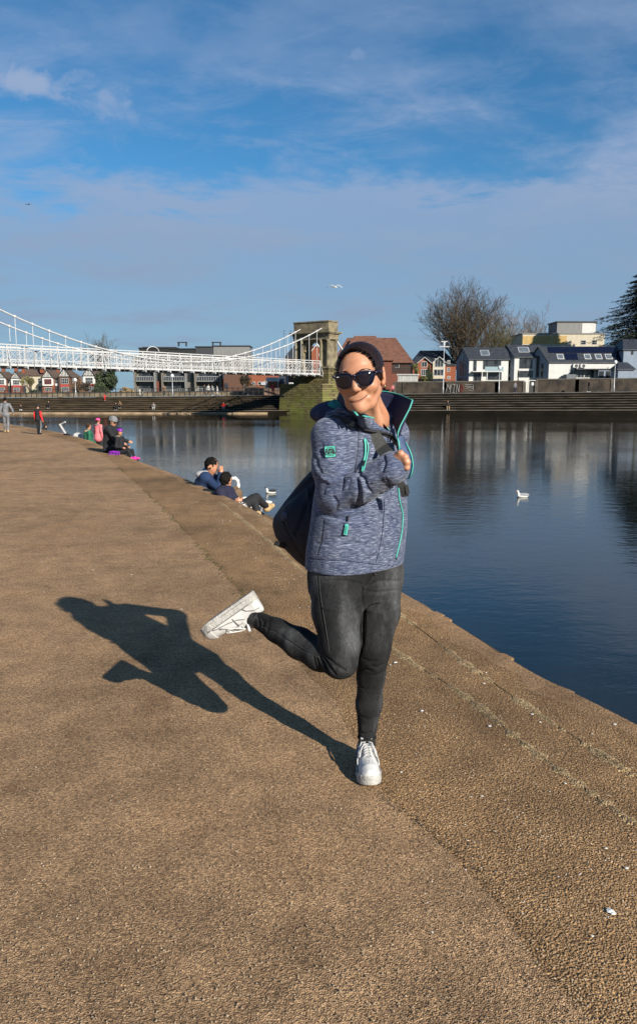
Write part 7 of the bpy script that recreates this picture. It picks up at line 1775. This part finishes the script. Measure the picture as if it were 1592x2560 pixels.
farp('small child in white crouching by the far railing left of the balconies', 357, 127.3, 'white', 'lgrey', (-1, -.4, 0), .9)
farp('dark figure walking in front of the orange brick building', 622, 127, 'black', 'black', (1, 0, 0), 1.5)
farp('person sitting on the left far steps in black with pale legs', 52, 119.5, 'black', 'white', (0, -1, 0), 1.6, 'sit', v=1021)
farp('dark person sitting higher on the left far steps', 122, 121.0, 'black', 'black', (0, -1, 0), 1.6, 'sit', v=1013)
farp('person in red standing on the left far steps', 262, 122.5, 'red', 'red', (0, -1, 0), 1.0, 'stand', z=0)
farp('left person of the dark couple sitting on the far steps', 290, 120.8, 'black', 'black', (0, -1, 0), 1.6, 'sit', v=1016)
farp('right person of the dark couple sitting on the far steps', 300, 121.5, 'brown', 'black', (0, -1, 0), 1.6, 'sit', v=1012)
farp('person in white and grey sitting on the far steps under the balconies', 384, 119.8, 'lgrey', 'white', (0, -1, 0), 1.7, 'sit', v=1018)
farp('person in red top sitting on the far steps by the waterside', 559, 119.8, 'red', 'white', (0, -1, 0), 1.7, 'sit', v=1016)
farp('dark person sitting close to the one in red on the far steps', 567, 120.4, 'black', 'black', (0, -1, 0), 1.5, 'sit', v=1014)
farp('person in dark jacket with tan trousers sitting on the right far steps', 1119, 120.5, 'black', 'tan', (0, -1, 0), 1.9, 'sit', v=1012)
farp('two-tone figure in pink and black by the fence right of her collar', 981, 131, 'pink', 'black', (0, -1, 0), 1.5)

# ------------------------------------------------------------ birds
BW_ = mat('white_feathers', (.66, .65, .61), .8, .06, 20, .3, 60); GRYF = mat('grey_feathers', (.26, .27, .29), .8, .12, 20); BLKF = mat('black_feathers', (.012, .012, .013), .7, .2, 20); BEAK = mat('orange_beak', (.55, .18, .03), .5, .1, 20)
Ys = 20.6; sw = thing('swan', 'white swan with raised curved neck floating beside the seated couple', 'swan', (P(608, 1262, Ys).x, Ys, WZ))
wz_ = WZ
bx_ = P(610, 1255, Ys).x
nk = [P(592, 1256, Ys), P(590, 1243, Ys), P(593, 1228, Ys), P(596, 1214, Ys), P(594.5, 1202, Ys), P(588, 1195.5, Ys), P(582, 1196, Ys)]
nrad = [.085, .062, .050, .043, .040, .042, .040]
sb = lambda p: smin(smin(ell(p, Vector((bx_+.05, Ys, WZ+.13)), (.36, .20, .20)), ell(p, Vector((bx_+.30, Ys, WZ+.24)), (.18, .14, .10)), .08), chain(p, nk, nrad, .03), .06)
body('body', lambda p: smin(sb(p), ell(p, P(581, 1196.5, Ys), (.055, .042, .042)), .02), (bx_-.6, Ys-.4, WZ-.15), (bx_+.75, Ys+.4, WZ+1.3), .014, BW_, sw)
for k in (-1, 1):
    body('wing', lambda p: smin(ell(p, Vector((bx_+.12, Ys+k*.14, WZ+.24)), (.30, .08, .14), basis((0, 1, 0), (.25, 0, 1))), ell(p, Vector((bx_+.36, Ys+k*.10, WZ+.33)), (.14, .05, .06)), .04), (bx_-.4, Ys-.4, WZ), (bx_+.75, Ys+.4, WZ+.6), .014, BW_, sw)
mb = MB(); mb.tube([P(579.5, 1197, Ys), P(575, 1199, Ys), P(571.5, 1201, Ys)], [.026, .020, .008], 8); put('beak', mb, BEAK, sw, True)
mb = MB(); mb.tube([P(580.5, 1195.5, Ys-.02), P(577.5, 1197.5, Ys-.02)], [.012, .020], 8); put('eye_patch', mb, BLKF, sw, True)
def floatbird(name, label, u, v, L, face, bodym, wingm, headm, cat, Y=None, beak=None, group=None):
    b = G(u, v, WZ) if Y is None else P(u, v, Y); f = Vector((face, 0, 0)) if not isinstance(face, tuple) else Vector(face).normalized(); r = thing(name, label, cat, b, 0, group); hb = basis(f, (0, 0, 1))
    lo = [b[k]-L*.8 for k in range(3)]; hi = [b[k]+L*.8 for k in range(3)]
    body('body', lambda p: smin(ell(p, b+Vector((0, 0, L*.10)), (L*.17, L*.42, L*.17), hb), chain(p, [b+f*L*.28+Vector((0, 0, L*.18)), b+f*L*.34+Vector((0, 0, L*.40))], [L*.10, L*.075]), L*.08), lo, hi, L/26, bodym, r)
    body('head', lambda p: ell(p, b+f*L*.37+Vector((0, 0, L*.44)), (L*.075, L*.095, L*.08), hb), lo, hi, L/30, headm, r)
    for k in (-1, 1):
        s = Vector((-f.y, f.x, 0))*k; body('wing', lambda p: ell(p, b+s*L*.13-f*L*.12+Vector((0, 0, L*.20)), (L*.06, L*.36, L*.10), basis(f, (-.15*f.x, -.15*f.y, 1))), lo, hi, L/30, wingm, r)
    mb = MB(); c = b+f*L*.44+Vector((0, 0, L*.43)); mb.tube([c, c+f*L*.10+Vector((0, 0, -L*.02))], [L*.028, L*.008], 6); put('beak', mb, beak or BEAK, r); return r
floatbird('gull', 'white gull floating on the open water at right', 1305, 1243, .42, -1, BW_, GRYF, BW_, 'gull')
floatbird('duck', 'small black and white duck on the water above the backpack', 677, 1233, .40, -1, BW_, BLKF, BLKF, 'duck', beak=BLKF)
floatbird('gull', 'white gull on the water behind the seated man in the blue jacket', 490, 1222, .42, (.3, -1, 0), BW_, BW_, BLKF, 'gull', Y=17.5)
floatbird('gull', 'white gull just beyond the tan shoes of the seated person', 664, 1262, .40, (-1, .3, 0), BW_, BW_, BW_, 'gull')
def flyer(label, u, v, Y, span, m_, tip, cat='gull'):
    b = P(u, v, Y); r = thing('flying_'+cat, label, cat, b); mb = MB(); mb.tube([b+Vector((-.20*span, 0, 0)), b+Vector((-.08*span, 0, .02*span)), b+Vector((.08*span, 0, .01*span)), b+Vector((.18*span, 0, -.02*span))], [.008*span, .05*span, .045*span, .01*span], 8); put('body', mb, m_, r, True)
    for k in (-1, 1):
        mb = MB(); c = [b+Vector((0, 0, .03*span)), b+Vector((k*.20*span, -.06, .13*span)), b+Vector((k*.42*span, .05, .05*span)), b+Vector((k*.52*span, .15, -.03*span))]; w = [.16, .14, .09, .02]
        A = [p+Vector((.0, w[i]*span*.5, 0)) for i, p in enumerate(c)]; B = [p-Vector((0, w[i]*span*.5, 0)) for i, p in enumerate(c)]; t = Vector((0, 0, .012*span))
        mb.loft([[A[i]+t, B[i]+t, B[i]-t, A[i]-t] for i in range(4)]); put('wing', mb, tip, r)
flyer('white gull gliding in the sky above the bridge tower', 836, 718, 60, 1.15, BW_, BW_)
flyer('small dark bird flying high in the sky at the left', 72, 512, 90, .8, BLKF, BLKF, 'crow')
